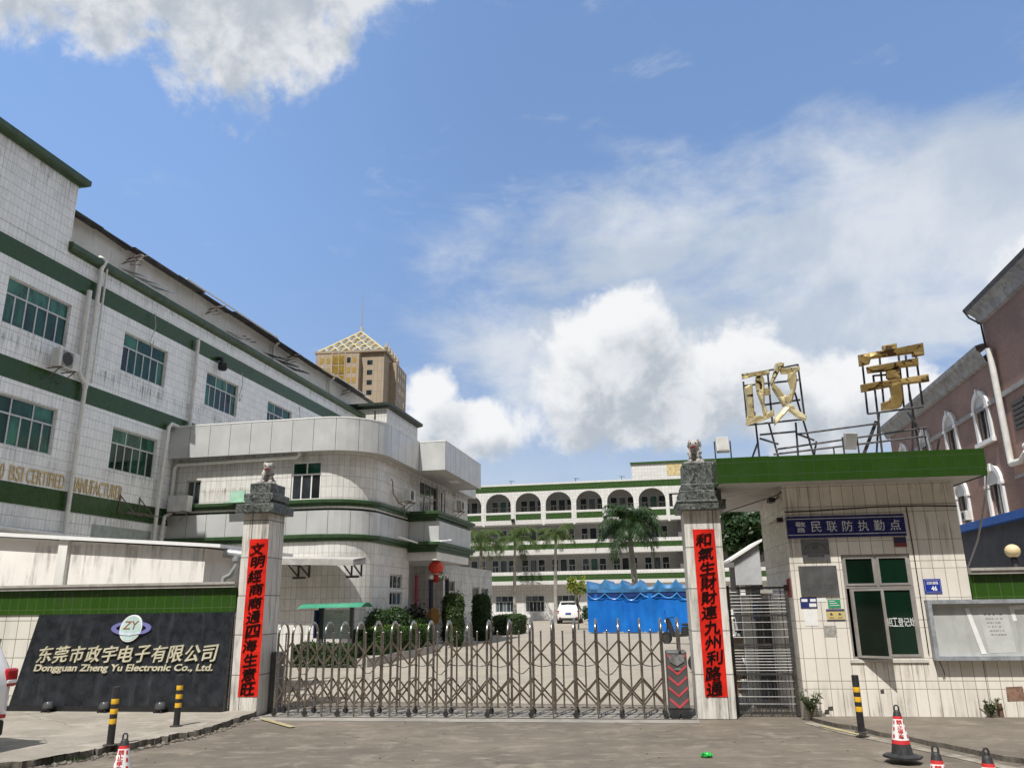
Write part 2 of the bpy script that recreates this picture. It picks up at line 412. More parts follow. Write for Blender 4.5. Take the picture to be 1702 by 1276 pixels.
def leafmat(name, a, b, scale=2.0, rough=.45, yellow=None):
    if name in MATS: return MATS[name]
    t = NT(name); P = t.tc.outputs['Object']
    f = t.noise(P, scale, 4, .7); c = t.mix(t.ramp(f, .3, .7), a, b)
    f2 = t.noise(P, scale*9, 2); c = t.mix(t.ramp(f2, .45, .7), c, tuple(x*1.7 for x in b))
    if yellow:
        z = t.n('ShaderNodeSeparateXYZ'); t.l(P, z.inputs[0])
        c = t.mix(t.m('MULTIPLY', t.ramp(z.outputs[2], yellow[0], yellow[1]), t.ramp(t.noise(P, 6, 3), .35, .6)), c, yellow[2])
    t.b.inputs['Subsurface Weight'].default_value = 0.0
    MATS[name] = t.set(c, rough, 0, .35)
    tr = t.n('ShaderNodeBsdfTranslucent'); t.put(tr.inputs[0], t.mix(1.0, c, (1.1, 1.3, .5), 'MULTIPLY'))
    mx = t.n('ShaderNodeMixShader'); mx.inputs[0].default_value = .3; t.l(t.b.outputs[0], mx.inputs[1]); t.l(tr.outputs[0], mx.inputs[2]); t.l(mx.outputs[0], t.out.inputs[0])
    return MATS[name]

WHITE_TILE = tile('white wall tile', (.84, .85, .845), .145, .30, grout=(.36, .355, .34), gap=.0035, second=(1.16, .30, .008), grime=.32, var=.06, off=0.0)
WHITE_TILE_B = tile('white tile of the office', (.68, .665, .63), .20, .38, grout=(.30, .28, .26), gap=.006, second=(20.0, .76, .010), grime=.3, var=.09)
WHITE_TILE_C = tile('white tile of the gatehouse', (.735, .69, .62), .165, .42, grout=(.25, .22, .18), gap=.0045, second=(30.0, .84, .007, (0, .31, 0)), grime=.3, grime_col=(.30, .26, .20), var=.07)
WHITE_TILE_D = tile('white tile of the street wall', (.70, .67, .60), .24, .30, grout=(.22, .2, .17), gap=.007, grime=.3)
WHITE_FAR = tile('white tile far', (.72, .71, .69), .30, .30, grout=(.42, .42, .41), gap=.012, grime=.22, bump=.1)
GREEN_TILE = tile('green wall tile', (.026, .068, .016), .145, .30, grout=(.05, .075, .035), gap=.004, grime=.25, grime_col=(.03, .05, .025), rough=.25, spec=.4)
GREEN_TILE_B = tile('green glazed tile', (.026, .074, .006), .17, .42, grout=(.07, .11, .03), gap=.004, grime=.35, grime_col=(.02, .05, .012), rough=.16, spec=.5)
GREEN_FAR = tile('green tile far', (.036, .080, .020), .30, .30, grout=(.07, .12, .04), gap=.01, grime=.3, grime_col=(.02, .05, .02), bump=.1)
GREEN_TRIM = plain('green cornice', (.035, .075, .028), .4, var=.3, dirt=(.02, .025, .018), dirt_amt=.6)
STONE = tile('pale stone block', (.66, .63, .58), .45, .62, grout=(.16, .15, .14), gap=.008, grime=1.0, grime_col=(.13, .12, .105), rough=.5, bump=.4, var=.10, spec=.3, streak=1.25)
ALU = plain('aluminium cladding', (.60, .605, .60), .40, .3, var=.10, scale=.7, spec=.5)
ALU2 = plain('aluminium window frame', (.55, .55, .54), .4, .3, var=.1)
ALU_D = plain('weathered window frame', (.33, .31, .29), .5, .3, var=.2)
DARK = plain('dark backing', (.03, .03, .032), .8)
PLASTER = plain('white plaster', (.76, .74, .70), .8, var=.10, scale=1.2, bump=.15, dirt=(.30, .28, .25), dirt_amt=.55)
PLASTER_G = plain('grey plaster', (.42, .42, .43), .85, var=.2, scale=1.5, bump=.15, dirt=(.2, .2, .2))
SOFFIT = plain('painted soffit', (.50, .49, .47), .8, var=.12, dirt=(.25, .24, .22))
CONCRETE = plain('raw concrete', (.36, .34, .31), .9, var=.25, bump=.3, dirt=(.12, .11, .10))
PVC = plain('white downpipe', (.68, .67, .63), .4, var=.1, dirt=(.4, .37, .3))
STEEL = plain('stainless steel', (.40, .37, .335), .22, .95, var=.3, scale=9, dirt=(.16, .12, .09), dirt_amt=.75)
STEEL_D = plain('tarnished stainless steel', (.25, .205, .165), .36, .85, var=.3, scale=9, dirt=(.12, .09, .06), dirt_amt=.7)
IRON = plain('dark painted iron', (.07, .068, .065), .5, .4, var=.4, scale=9, dirt=(.12, .06, .03), dirt_amt=.5)
IRON_B = plain('black iron', (.02, .02, .022), .45, .3, var=.3)
RUST = plain('rusty pipe', (.19, .15, .13), .75, .3, var=.4, scale=8)
GALV = plain('galvanised sheet', (.50, .51, .52), .45, .55, var=.2, scale=2, dirt=(.25, .2, .15), dirt_amt=.4)
def gold_sheet(name, light, dark, amt):
    t = NT(name); P = t.tc.outputs['Object']
    c = t.mix(t.ramp(t.noise(P, 3.0, 4, .6), .35, .65), light, tuple(x*.72 for x in light))
    d = t.noise(t.map(P, (1, 1, 1), (4, 2, 1)), 4.5, 4, .55, 1.2); c = t.mix(t.ramp(d, amt, amt+.03), c, dark)  # dark brown patches stand for dark reflections in the sheet
    t.bump(t.noise(P, 5, 3), .5, .03)
    return t.set(c, t.ramp(t.noise(P, 6, 3), .3, .7, .2, .42), .6, .5)
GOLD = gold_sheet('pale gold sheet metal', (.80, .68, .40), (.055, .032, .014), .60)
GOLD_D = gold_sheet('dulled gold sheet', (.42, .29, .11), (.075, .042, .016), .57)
GOLD_L = plain('brushed gold letters', (.86, .80, .60), .32, .5, var=.15)
GOLD_P = plain('faded gold letters', (.62, .47, .24), .5, .1, var=.25)
GRANITE = plain('black granite', (.020, .023, .028), .32, var=.5, scale=5, dirt=(.055, .058, .064), dirt_amt=.7, spec=.45)
MARBLE = None
RED = plain('red paper', (.64, .022, .012), .85, var=.28, scale=3, bump=.1, spec=.12)
INK = plain('black ink', (.008, .007, .007), .95, spec=.05)
GREEN_G = glass('green tinted glass', (.008, .048, .032), .06, spec=.5)
DARK_G = glass('dark window glass', (.02, .025, .03), .06)
FAR_G = glass('far window glass', (.022, .032, .038), .08, scale=.6)
FAR_G2 = glass('far green door', (.03, .085, .075), .3, scale=.6)
GREEN_G2 = glass('dark green glass', (.002, .012, .006), .05, spec=.45)
BLUE_SIGN = plain('blue enamel', (.008, .008, .105), .3, var=.12)
BLUE_PLATE = plain('blue number plate', (.012, .035, .30), .3, var=.1)
WHITE_P = plain('white paint', (.78, .78, .77), .5, var=.06)
SILVER_P = plain('silver lettering', (.70, .71, .74), .35, .5)
PAPER = plain('white paper', (.74, .74, .72), .85, var=.08, scale=9)
GREY_PLQ = plain('brushed steel plaque', (.20, .20, .205), .35, .7, var=.15, scale=3)
TARP = None
RUBBER = plain('black rubber', (.02, .02, .02), .7, var=.3)
YELLOW = plain('yellow reflective band', (.72, .42, .03), .4, var=.2, scale=9)
CONE_R = plain('red cone band', (.58, .03, .035), .45, var=.15)
CAR_W = plain('white car paint', (.80, .80, .79), .18, var=.03, coat=.6)
CAR_G = glass('car glass', (.015, .02, .024), .04)
LAMP_R = glass('red lamp lens', (.35, .008, .012), .12, var=.4, scale=5)
BLUE_M = plain('blue painted metal', (.012, .10, .42), .4, .1, var=.2)
TRUNK = plain('palm trunk', (.30, .28, .25), .9, var=.3, scale=3, bump=.3)
BARK = plain('dark bark', (.10, .075, .055), .9, var=.4, scale=6, bump=.4)
# marble, tarp, asphalt-like materials with a pattern of their own
def special_mats():
    global MARBLE, TARP, ROADM, PAVEM, YARDM, BRICKM, BEIGE, CERAMIC, LIONM
    t = NT('green black marble'); P = t.tc.outputs['Object']
    n = t.noise(P, 7, 7, .65, 1.5); c = t.mix(t.ramp(n, .35, .62), (.014, .018, .017), (.075, .085, .078))
    v = t.noise(t.map(P, (1, 1, 1), (0, 0, 0), (.4, .6, .2)), 4, 5, .6, 3.0)
    c = t.mix(t.m('MULTIPLY', t.ramp(t.m('ABSOLUTE', t.m('SUBTRACT', v, .5)), .035, .0), .6), c, (.30, .32, .30))
    d = t.noise(P, 2.2, 6, .7); c = t.mix(t.m('MULTIPLY', t.ramp(d, .5, .7), .5), c, (.16, .155, .14))
    MARBLE = t.set(c, .45, 0, .4)
    def paved(name, base, dark, light, stain):
        t = NT(name); P = t.tc.outputs['Object']
        n1 = t.noise(P, .45, 9, .68); c = t.mix(t.ramp(n1, .36, .64), dark, base)
        n2 = t.noise(P, 1.7, 8, .68, .4); c = t.mix(t.m('MULTIPLY', t.ramp(n2, .50, .70), .8), c, light)
        n3 = t.noise(t.map(P, (.28, 1.6, 1), (0, 0, 0), (0, 0, .14)), .9, 8, .72, .6); c = t.mix(t.m('MULTIPLY', t.ramp(n3, .55, .75), stain), c, tuple(x*.45 for x in dark))
        n4 = t.noise(P, 60, 3, .8); c = t.mix(t.ramp(n4, .35, .75, 0, .35), c, tuple(x*.5 for x in base))
        n5 = t.noise(P, 11, 6, .75); c = t.mix(t.m('MULTIPLY', t.ramp(n5, .56, .70), .6), c, tuple(x*.4 for x in base))
        n6 = t.noise(t.map(P, (.7, 2.2, 1), (3, 1, 0), (0, 0, .14)), 3.2, 7, .72, .3); c = t.mix(t.m('MULTIPLY', t.ramp(n6, .52, .66), .6), c, light)
    # cracks
        vo = t.n('ShaderNodeTexVoronoi', feature='DISTANCE_TO_EDGE'); 
        w = t.n('ShaderNodeMix', data_type='VECTOR'); w.inputs[0].default_value = .25
        nn = t.n('ShaderNodeTexNoise'); t.l(P, nn.inputs['Vector']); nn.inputs['Scale'].default_value = 1.2; nn.inputs['Detail'].default_value = 6
        t.l(P, w.inputs[4]); t.l(nn.outputs['Color'], w.inputs[5]); t.l(w.outputs[1], vo.inputs['Vector']); vo.inputs['Scale'].default_value = .42
        ck = t.m('MULTIPLY', t.ramp(vo.outputs['Distance'], .006, .001), t.ramp(t.noise(P, .5, 3), .42, .6)); c = t.mix(t.m('MULTIPLY', ck, .4), c, tuple(x*.3 for x in dark))
        h = t.m('ADD', t.m('MULTIPLY', n4, .5), t.m('MULTIPLY', n5, .6)); t.bump(h, .35, .006)
        return t.set(c, t.ramp(n2, .3, .7, .75, .95), 0, .3)
    ROADM = paved('worn concrete road', (.172, .146, .116), (.112, .096, .078), (.245, .212, .17), .5)
    PAVEM = paved('pale concrete pavement', (.31, .28, .235), (.225, .203, .172), (.40, .365, .31), .6)
    YARDM = paved('yard concrete', (.33, .29, .235), (.27, .24, .20), (.39, .35, .29), .35)
    t = NT('brown tile brick'); U = t.tc.outputs['UV']
    b = t.n('ShaderNodeTexBrick', offset=.5); t.l(U, b.inputs['Vector']); b.inputs['Scale'].default_value = 1
    b.inputs['Color1'].default_value = (.34, .205, .160, 1); b.inputs['Color2'].default_value = (.285, .168, .132, 1); b.inputs['Mortar'].default_value = (.29, .20, .175, 1)
    b.inputs['Brick Width'].default_value = .26; b.inputs['Row Height'].default_value = .085; b.inputs['Mortar Size'].default_value = .009
    c = b.outputs['Color']; n1 = t.noise(U, .5, 6); c = t.mix(t.ramp(n1, .35, .7, 0, .45), c, (.10, .055, .05))
    n2 = t.noise(t.map(U, (3.2, .30, 1)), 1.3, 6, .7); n3 = t.noise(U, .55, 4)
    c = t.mix(t.m('MULTIPLY', t.m('MULTIPLY', t.ramp(n2, .60, .72), t.ramp(n3, .52, .66)), .7), c, (.50, .46, .43))
    n4 = t.noise(U, 5.5, 4, .6); n5 = t.noise(U, .35, 3); c = t.mix(t.m('MULTIPLY', t.ramp(n4, .70, .73), t.ramp(n5, .54, .62)), c, (.55, .50, .47))
    t.bump(b.outputs['Fac'], -.3, .006); BRICKM = t.set(c, .6, 0, .3)
    BEIGE = tile('beige tower tile', (.40, .325, .245), 1.2, 3.05, grout=(.27, .215, .16), gap=.05, rough=.7, grime=.25, grime_col=(.24, .19, .14), bump=.05, spec=.2)
    t = NT('blue tarpaulin'); P = t.tc.outputs['Object']; n = t.noise(P, .8, 5)
    c = t.mix(t.ramp(n, .3, .7), (.006, .10, .40), (.010, .155, .52)); t.bump(t.noise(t.map(P, (3, 3, 1)), 2.0, 4, .6, .8), .25, .05)
    TARP = t.set(c, .33, 0, .45)
    t = NT('weathered stone lion'); P = t.tc.outputs['Object']; n = t.noise(P, 9, 7, .7)
    c = t.mix(t.ramp(n, .35, .6), (.10, .10, .095), (.46, .43, .40)); n2 = t.noise(P, 28, 4, .7)
    c = t.mix(t.ramp(n2, .52, .66, 0, .8), c, (.07, .07, .065)); t.bump(t.noise(P, 30, 5), .6, .01)
    LIONM = t.set(c, .8, 0, .3)
special_mats()

# ------------------------------------------------------------------ ground
g = MB(); n = 24
g.poly([(-400, -60, 0), (400, -60, 0), (400, 700, 0), (-400, 700, 0)])
tag(link('road', g.mesh('road', (0, 0, 0)), ROADM), 'worn grey concrete road apron in front of the gate', None, kind='structure')
y = MB(); y.poly([(-17.9, 14.2, .004), (26, 14.2, .004), (26, 76.5, .004), (-17.9, 76.5, .004)])
y.v = [tuple(fpos('L', a, b, z)) for a, b, z in y.v]
tag(link('courtyard', y.mesh('courtyard', (0, 0, 0)), YARDM), 'sunlit concrete yard behind the folding gate', None, kind='structure')
# raised pavement to the left of the gate, with a broken front edge
def ragged(p, q, n, amp, seed):
    r = random.Random(seed); out = []
    for k in range(n+1):
        t = k/n; a = amp*(0 if k in (0, n) else 1); out.append((p[0]+(q[0]-p[0])*t + r.uniform(-a, a), p[1]+(q[1]-p[1])*t + r.uniform(-a, a)))
    return out
edge = ragged((-9.9, -5.4), (-4.9, -4.15), 40, .05, 1) + ragged((-4.9, -4.15), (-4.1, -1.9), 60, .055, 2)[1:] + ragged((-4.1, -1.9), (-4.17, -.12), 30, .035, 3)[1:]
pv = MB(); pv.vprism(edge + [(-4.2, 0.03), (-14, 0.03), (-14, -5.8)], -.05, .085)
pv.v = [tuple(fpos('S', a, b, z)) for a, b, z in pv.v]
pv.mi = [0, 0] + [1]*(len(pv.f)-2)
EDGEM = plain('dirty broken concrete edge', (.13, .115, .095), .95, var=.5, scale=7, bump=.5, dirt=(.04, .035, .03), dirt_amt=.9)
tag(link('pavement', pv.mesh('pavement', (0, 0, 0)), [PAVEM, EDGEM]), 'raised pale concrete pavement with a crumbling edge by the name wall', None, kind='structure')
pr = MB(); rag = ragged((4.35, -.35), (5.9, -3.4), 18, .045, 4)
pr.vprism([(4.3, .03), (4.3, -.2)] + rag + [(6.6, -4.6), (14, -4.6), (14, .03)], -.05, .055)
pr.mi = [0, 0] + [1]*(len(pr.f)-2)
pr.v = [tuple(fpos('S', a, b, z)) for a, b, z in pr.v]
tag(link('pavement', pr.mesh('pavement', (0, 0, 0)), [ROADM, EDGEM]), 'low concrete pavement in front of the gatehouse', None, kind='structure')
gu = MB(); gl_ = [(4.22, -.3), (4.5, -1.15), (4.95, -2.05), (5.4, -3.0), (6.0, -4.3)]
for k in range(len(gl_)-1):
    (a, b), (c, d) = gl_[k], gl_[k+1]; gu.poly([(a-.10, b, .006), (a+.05, b+.03, .012), (c+.05, d+.03, .012), (c-.10, d, .006)])
gu.v = [tuple(fpos('S', a, b, z)) for a, b, z in gu.v]
tag(link('drain_channel', gu.mesh('drain_channel', (0, 0, 0)), plain('grey drain concrete', (.25, .22, .18), .9, var=.4, scale=5, bump=.4, dirt=(.08, .07, .06), dirt_amt=.9)), 'cracked concrete drain strip along the low pavement by the gatehouse cone', 'drain channel')
ts = MB(); ts.poly([(-4.1, -.42, .004), (2.7, -.40, .004), (2.7, .8, .004), (-4.1, .8, .004)])
ts.v = [tuple(fpos('S', a, b, z)) for a, b, z in ts.v]
tag(link('driveway', ts.mesh('driveway', (0, 0, 0)), plain('threshold concrete', (.25, .235, .21), .9, var=.3, scale=1.5, bump=.3, dirt=(.10, .09, .08))), 'darker concrete strip under the folding gate', None, kind='structure')
rl = MB()
rl.box(-4.05, 2.68, -.075, -.055, .004, .014); rl.box(-4.05, 2.68, .405, .425, .004, .014)
rl.v = [tuple(fpos('S', a, b, z)) for a, b, z in rl.v]
tag(link('gate_rail', rl.mesh('gate_rail', (0, 0, 0)), plain('rusted floor rail', (.10, .085, .07), .8, var=.4, scale=5)), 'pair of thin steel floor rails under the folding gate wheels', 'rail')
ym = MB()
for (a, b, c, d) in [(-3.95, -.30, -3.1, -1.1), (4.3, -.62, 4.62, -1.35)]:
    dx, dy = c-a, d-b; l = math.hypot(dx, dy); nx, ny = -dy/l*.05, dx/l*.05
    ym.poly([(a+nx, b+ny, .016), (c+nx, d+ny, .016), (c-nx, d-ny, .016), (a-nx, b-ny, .016)])
ym.v = [tuple(fpos('S', a, b, z)) for a, b, z in ym.v]
tag(link('road_marking', ym.mesh('road_marking', (0, 0, 0)), plain('worn yellow paint', (.34, .29, .16), .9, var=.3, scale=9, dirt=(.24, .21, .17), dirt_amt=1.0)), 'worn yellow kerb lines on the road', None, kind='structure')

# ------------------------------------------------------------------ windows
WR = random.Random(17)
GL_ALT = {GREEN_G.name: [glass('green glass in front of a curtain', (.03, .12, .08), .08, .5, 3.0, spec=.5), glass('green glass over a dark room', (.003, .014, .012), .05, .5, 2.0)],
          FAR_G.name: [glass('far glass in front of a curtain', (.10, .12, .13), .15, .4, 2.0), glass('far dark opening', (.008, .010, .012), .3)], DARK_G.name: [glass('dark glass painted reflection', (.05, .06, .065), .05, .5, 2.0), glass('black opening', (.008, .008, .009), .1)]}  # in the dark set, the paler pane colour stands for a reflection
def window(parent, fm, a0, a1, z0, z1, cols=2, tr=None, tcols=None, w=-.10, fw=.045, gm=None, fmat=None, name='window', split=()):
    f = MB(fm); d0, d1 = w-.03, w+.03
    f.box(a0, a1, d0, d1, z0, z0+fw); f.box(a0, a1, d0, d1, z1-fw, z1)
    f.box(a0, a0+fw, d0, d1, z0+fw, z1-fw); f.box(a1-fw, a1, d0, d1, z0+fw, z1-fw)
    zt = tr if tr else z1-fw
    if tr:
        f.box(a0+fw, a1-fw, d0, d1, tr-fw/2, tr+fw/2)
        tcn = tcols or cols
        for k in range(1, tcn):
            c = a0+(a1-a0)*k/tcn; f.box(c-fw*.45, c+fw*.45, d0+.004, d1-.004, tr+fw/2, z1-fw)
    for k in range(1, cols):
        c = a0+(a1-a0)*k/cols; f.box(c-fw*.45, c+fw*.45, d0+.004, d1-.004, z0+fw, zt-(fw/2 if tr else 0))
    o = part(name, f, fmat or ALU2, parent)
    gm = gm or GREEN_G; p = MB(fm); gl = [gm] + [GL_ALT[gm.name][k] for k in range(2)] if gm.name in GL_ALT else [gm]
    for k in range(cols):
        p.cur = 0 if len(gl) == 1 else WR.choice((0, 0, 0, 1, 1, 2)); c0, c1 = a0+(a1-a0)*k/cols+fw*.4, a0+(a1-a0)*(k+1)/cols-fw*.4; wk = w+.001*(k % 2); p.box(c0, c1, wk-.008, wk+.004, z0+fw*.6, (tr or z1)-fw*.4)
    if tr:
        for k in range(tcols or cols):
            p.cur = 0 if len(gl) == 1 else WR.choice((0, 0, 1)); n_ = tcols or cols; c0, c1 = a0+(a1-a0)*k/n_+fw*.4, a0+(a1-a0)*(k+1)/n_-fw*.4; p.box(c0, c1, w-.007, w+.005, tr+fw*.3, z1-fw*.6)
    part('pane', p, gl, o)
    return o

# ------------------------------------------------------------------ left factory building (faces right, wall at u=-18)
FB = root('factory_building', 'long white tiled factory with green bands and rows of green windows', 'factory', 'L', (-18, 30))
fu = face_pu(-18.0)
WIN = [(17.1, 19.5, 9.44, 10.83), (21.98, 24.34, 9.44, 10.83), (26.9, 29.25, 9.44, 10.83), (31.8, 34.15, 9.44, 10.83), (36.7, 39.05, 9.44, 10.83),
       (12.2, 14.6, 9.44, 10.83), (12.2, 14.6, 6.08, 7.48), (17.15, 19.56, 6.08, 7.48), (22.0, 24.33, 6.08, 7.48)]
wl = MB(fu); BANDS = [(4.52, 5.11), (7.93, 8.54), (11.35, 11.94)]
lo = 0.0
for b0, b1 in BANDS + [(12.55, None)]:
    wl.holes(6.0, 46.0, lo, b0, [h for h in WIN if lo < h[2] < b0], .16); lo = b1
wl.box(6.0, 46.0, -.4, -.17, 0, 12.5); wl.poly([(6, 0, 0), (6, -14, 0), (6, -14, 12.5), (6, 0, 12.5)]); wl.poly([(46, 0, 0), (46, -14, 0), (46, -14, 12.5), (46, 0, 12.5)])
wl.poly([(6, -.2, 12.5), (46, -.2, 12.5), (46, -14, 12.5), (6, -14, 12.5)])
part('wall', wl, WHITE_TILE, FB)
bd = MB(fu)
for b0, b1 in BANDS: bd.poly([(6, .003, b0), (46, .003, b0), (46, .003, b1), (6, .003, b1)])
part('green_band', bd, GREEN_TILE, FB)
cn = MB(); cn.sweep([(-18, 19.0), (-18, 46.0)], [(0, 12.44), (.12, 12.50), (.18, 12.56), (.18, 12.72), (.06, 12.78), (-.5, 12.78)])
cn.poly([(-18.3, 19.0, 12.44), (-17.82, 19.0, 12.56), (-17.82, 19.0, 12.76), (-18.3, 19.0, 12.76)])
part('cornice', cn, GREEN_TRIM, FB)
# taller stair block at the near end
st = MB(); st.vprism([(-17.985, 6.0), (-17.985, 19.05), (-24, 19.05), (-24, 6.0)], 12.3, 14.75)
part('stair_block', st, WHITE_TILE, FB)
sc_ = MB(); sc_.sweep([(-17.985, 6.0), (-17.985, 19.05), (-24, 19.05)], [(0, 14.72), (.18, 14.78), (.24, 14.83), (.24, 15.0), (0, 15.04)]); sc_.vprism([(-17.9, 6), (-17.9, 19.1), (-24, 19.1), (-24, 6)], 14.76, 15.04)
part('stair_cornice', sc_, GREEN_TRIM, FB)
def stain_mat(name, col, amt, flip=False):
    t = NT(name); U = t.tc.outputs['UV']; g_ = t.n('ShaderNodeSeparateXYZ'); t.l(t.tc.outputs['Generated'], g_.inputs[0]); z = g_.outputs[2]
    st = t.ramp(t.noise(t.map(U, (7.0, .35, 1)), 1.8, 6, .7, .15), .44, .68); br_ = t.ramp(t.noise(U, 1.1, 5, .65), .32, .62)
    fade = t.ramp(z, .02, 1.0) if not flip else t.ramp(z, .98, .0)
    a = t.m('MULTIPLY', t.m('MULTIPLY', st, br_), t.m('MULTIPLY', fade, amt)); t.set(col, .8, 0, .2); t.l(a, t.b.inputs['Alpha']); return t.mat
RAIN = stain_mat('rain streaks', (.075, .072, .064), .50); RUSTY = stain_mat('brown wall stains', (.22, .16, .09), .6); SPLASH = stain_mat('splashed wall foot', (.12, .10, .075), .55, True)
def stain(parent, fm, a0, a1, z0, z1, m_, w=.006): q = MB(fm); q.poly([(a0, w, z0), (a1, w, z0), (a1, w, z1), (a0, w, z1)]); return part('rain_stain', q, m_, parent)
for h in WIN: stain(FB, fu, h[0]-.25, h[1]+.25, h[2]-.85, h[2], RAIN)
stain(FB, fu, 19.1, 46, 11.95, 12.5, RAIN); stain(FB, fu, 12, 46, 8.56, 9.2, RAIN) ; stain(FB, fu, 12, 24.9, 3.6, 4.5, RAIN); stain(FB, fu, 12, 19, 13.4, 14.75, RAIN, .022)
for h in WIN: window(FB, fu, *h, cols=6, tr=h[2]+.90, tcols=3, w=-.11, fw=.05)
# set-back upper shed under a ragged metal roof
up = MB(); up.sweep([(-18.9, 19.06), (-18.9, 46.0)], [(0, 12.5), (0, 14.30)]); part('upper_wall', up, PLASTER, FB)
ro = MB(); r = random.Random(3); v0 = 19.06
while v0 < 45.5:
    L_ = r.uniform(1.6, 2.6); e = r.uniform(.30, .52); dz = r.uniform(-.06, .05)
    ro.poly([(-18.9+e, v0, 14.22+dz), (-18.9+e+r.uniform(-.1, .1), v0+L_, 14.20+dz+r.uniform(-.08, .05)), (-24, v0+L_, 15.2), (-24, v0, 15.2)])
    ro.poly([(-18.9+e, v0, 14.27+dz), (-18.9+e, v0+L_, 14.26+dz), (-24, v0+L_, 15.27), (-24, v0, 15.27)])
    ro.poly([(-18.9+e, v0, 14.22+dz), (-18.9+e, v0+L_, 14.20+dz), (-18.9+e, v0+L_, 14.27+dz), (-18.9+e, v0, 14.27+dz)]); v0 += L_
part('eaves', ro, plain('rusted eaves sheet', (.07, .065, .062), .8, var=.5, scale=3), FB)
for v0, v1 in ((25.5, 33.0), (38, 45)):
    ro2 = MB(); ro2.bar((-18.38, v0, 14.30), (-18.40, v1, 14.30), .05, .05); part('eaves_trim', ro2, WHITE_P, FB)
for v0, L_, z in ((21.9, 2.0, 12.86), (28.6, 1.1, 12.84), (31.8, 3.2, 12.9)):   # loose roof sheets lying on the cornice
    b = MB(); k = 8
    for i in range(k):
        a, c = v0+L_*i/k, v0+L_*(i+1)/k; zz = z+.05*math.sin(i*2.1); b.poly([(-17.62, a, zz), (-17.6, c, zz+.02), (-18.5, c, z+.35), (-18.5, a, z+.35)])
        b.poly([(-17.62, a, zz), (-17.6, c, zz+.02), (-17.6, c, zz+.06), (-17.62, a, zz+.06)])
    thing('roofing_sheet', {21.9: 'crumpled white edged roofing sheet lying on the factory cornice, nearest of three', 28.6: 'small dark roofing sheet on the factory cornice, middle of three', 31.8: 'long dark torn roofing sheet hanging over the far factory cornice'}[v0], 'roofing sheet', b, plain('torn sheet', (.06, .06, .065), .7, var=.5) if v0 > 22 else GALV, 'L', (-18, v0), z, group='loose roofing sheets')
for v0 in (22.4, 27.6, 34.6, 41.5):
    br = MB()
    for q in range(4): br.bar((-18.85, v0+.1*q, 13.6+.12*q), (-18.3, v0+.12*q+.3*(q % 2), 13.75+.14*q), .03, .03)
    br.bar((-18.5, v0, 13.55), (-18.45, v0+.5, 13.75), .03, .03); part('roof_bracket', br, RUST, FB)
for v0 in (23.0, 33.3, 39.8):
    b = MB(); b.tube([(-18.75, v0, 12.7), (-18.75, v0, 13.95), (-18.5, v0, 14.2)], .07, 8); part('roof_pipe', b, PVC, FB, smooth=40)
# lettering
tx = MB(fu); text_into(tx, 'MANUFACTURER', 20.46, 22.78, 5.14, 5.60, .012, .02, bold=.0); part('lettering', tx, GOLD_P, FB)
tx = MB(fu); text_into(tx, 'CERTIFIED', 18.76, 20.20, 5.16, 5.58, .012, .02, bold=.0)
part('lettering', tx, GOLD_P, FB); tx = MB(fu); text_into(tx, 'BSI', 18.16, 18.64, 5.15, 5.58, .012, .02); part('lettering', tx, GOLD_P, FB); tx = MB(fu); text_into(tx, '00', 17.68, 17.98, 5.13, 5.58, .012, .02)
part('lettering', tx, GOLD_P, FB)
# downpipes
def pipe(parent, pts, r, mat=PVC, collars=(), name='downpipe', label=None):
    b = MB(); b.tube(pts, r, 10)
    for c in collars: b.tube([(c[0], c[1], c[2]-.06), (c[0], c[1], c[2]+.06)], r*1.25, 10)
    return part(name, b, mat, parent, label, smooth=40)
X = -17.86
pipe(FB, [(X-.3, 20.55, 12.95), (X, 20.5, 12.75), (X, 20.35, 12.4), (X, 20.35, 3.6), (X, 20.35, 2.4)], .07, collars=[(X, 20.35, z) for z in (11.2, 8.4, 5.7)])
pipe(FB, [(X-.02, 20.62, 12.7), (X-.02, 20.62, 8.6)], .035)
pipe(FB, [(X, 19.98, 11.5), (X, 19.98, 8.8), (X, 20.30, 8.5)], .08)
pipe(FB, [(X, 25.9, 11.8), (X, 25.9, 8.35)], .075, collars=[(X, 25.9, 10.2), (X, 25.9, 9.1)])
pipe(FB, [(X, 25.9, 8.1), (X+.05, 24.75, 8.16), (X+.05, 24.6, 8.0), (X+.05, 24.45, 5.2), (X+.05, 24.4, 2.0)], .07)
pipe(FB, [(X, 25.3, 5.15), (X, 25.25, 4.95), (X+.02, 24.95, 4.8), (X+.02, 24.9, 4.4), (X+.02, 24.85, 1.5)], .07)
pipe(FB, [(X+.1, 8.0, 3.95), (X+.1, 20.2, 3.75)], .085, name='drain_pipe')
pipe(FB, [(X+.2, 8.0, 3.55), (X+.2, 22.8, 3.30)], .06, name='drain_pipe')
pipe(FB, [(X+.05, 20.2, 3.75), (X+.05, 20.6, 3.55), (X+.05, 22.2, 3.45), (X+.05, 22.2, 3.25), (X+.05, 20.5, 3.35)], .05, name='drain_pipe')
for nm, (v0, z0) in {'a': (23.2, 11.9), 'b': (29.2, 11.4), 'c': (34.6, 11.2)}.items():
    b = MB(); b.tube([(X, v0, z0), (X+.04, v0+.08, z0-.5), (X+.02, v0-.12, z0-1.1), (X+.04, v0-.05, z0-1.3), (X+.02, v0+.1, z0-1.0)], .016, 5); part('hanging_cable', b, PLASTER_G, FB)
db = MB(fu); db.poly([(21.6, .01, 3.0), (24.5, .01, 3.0), (24.5, .01, 4.25), (21.6, .01, 4.25)]); part('blind_panel', db, plain('grey green render', (.33, .37, .35), .7, var=.2, dirt=(.2, .2, .18)), FB)
db = MB(fu); db.box(6, 17.5, 0, .35, 3.98, 4.06); part('canopy_slab', db, CONCRETE, FB)
bk = MB()
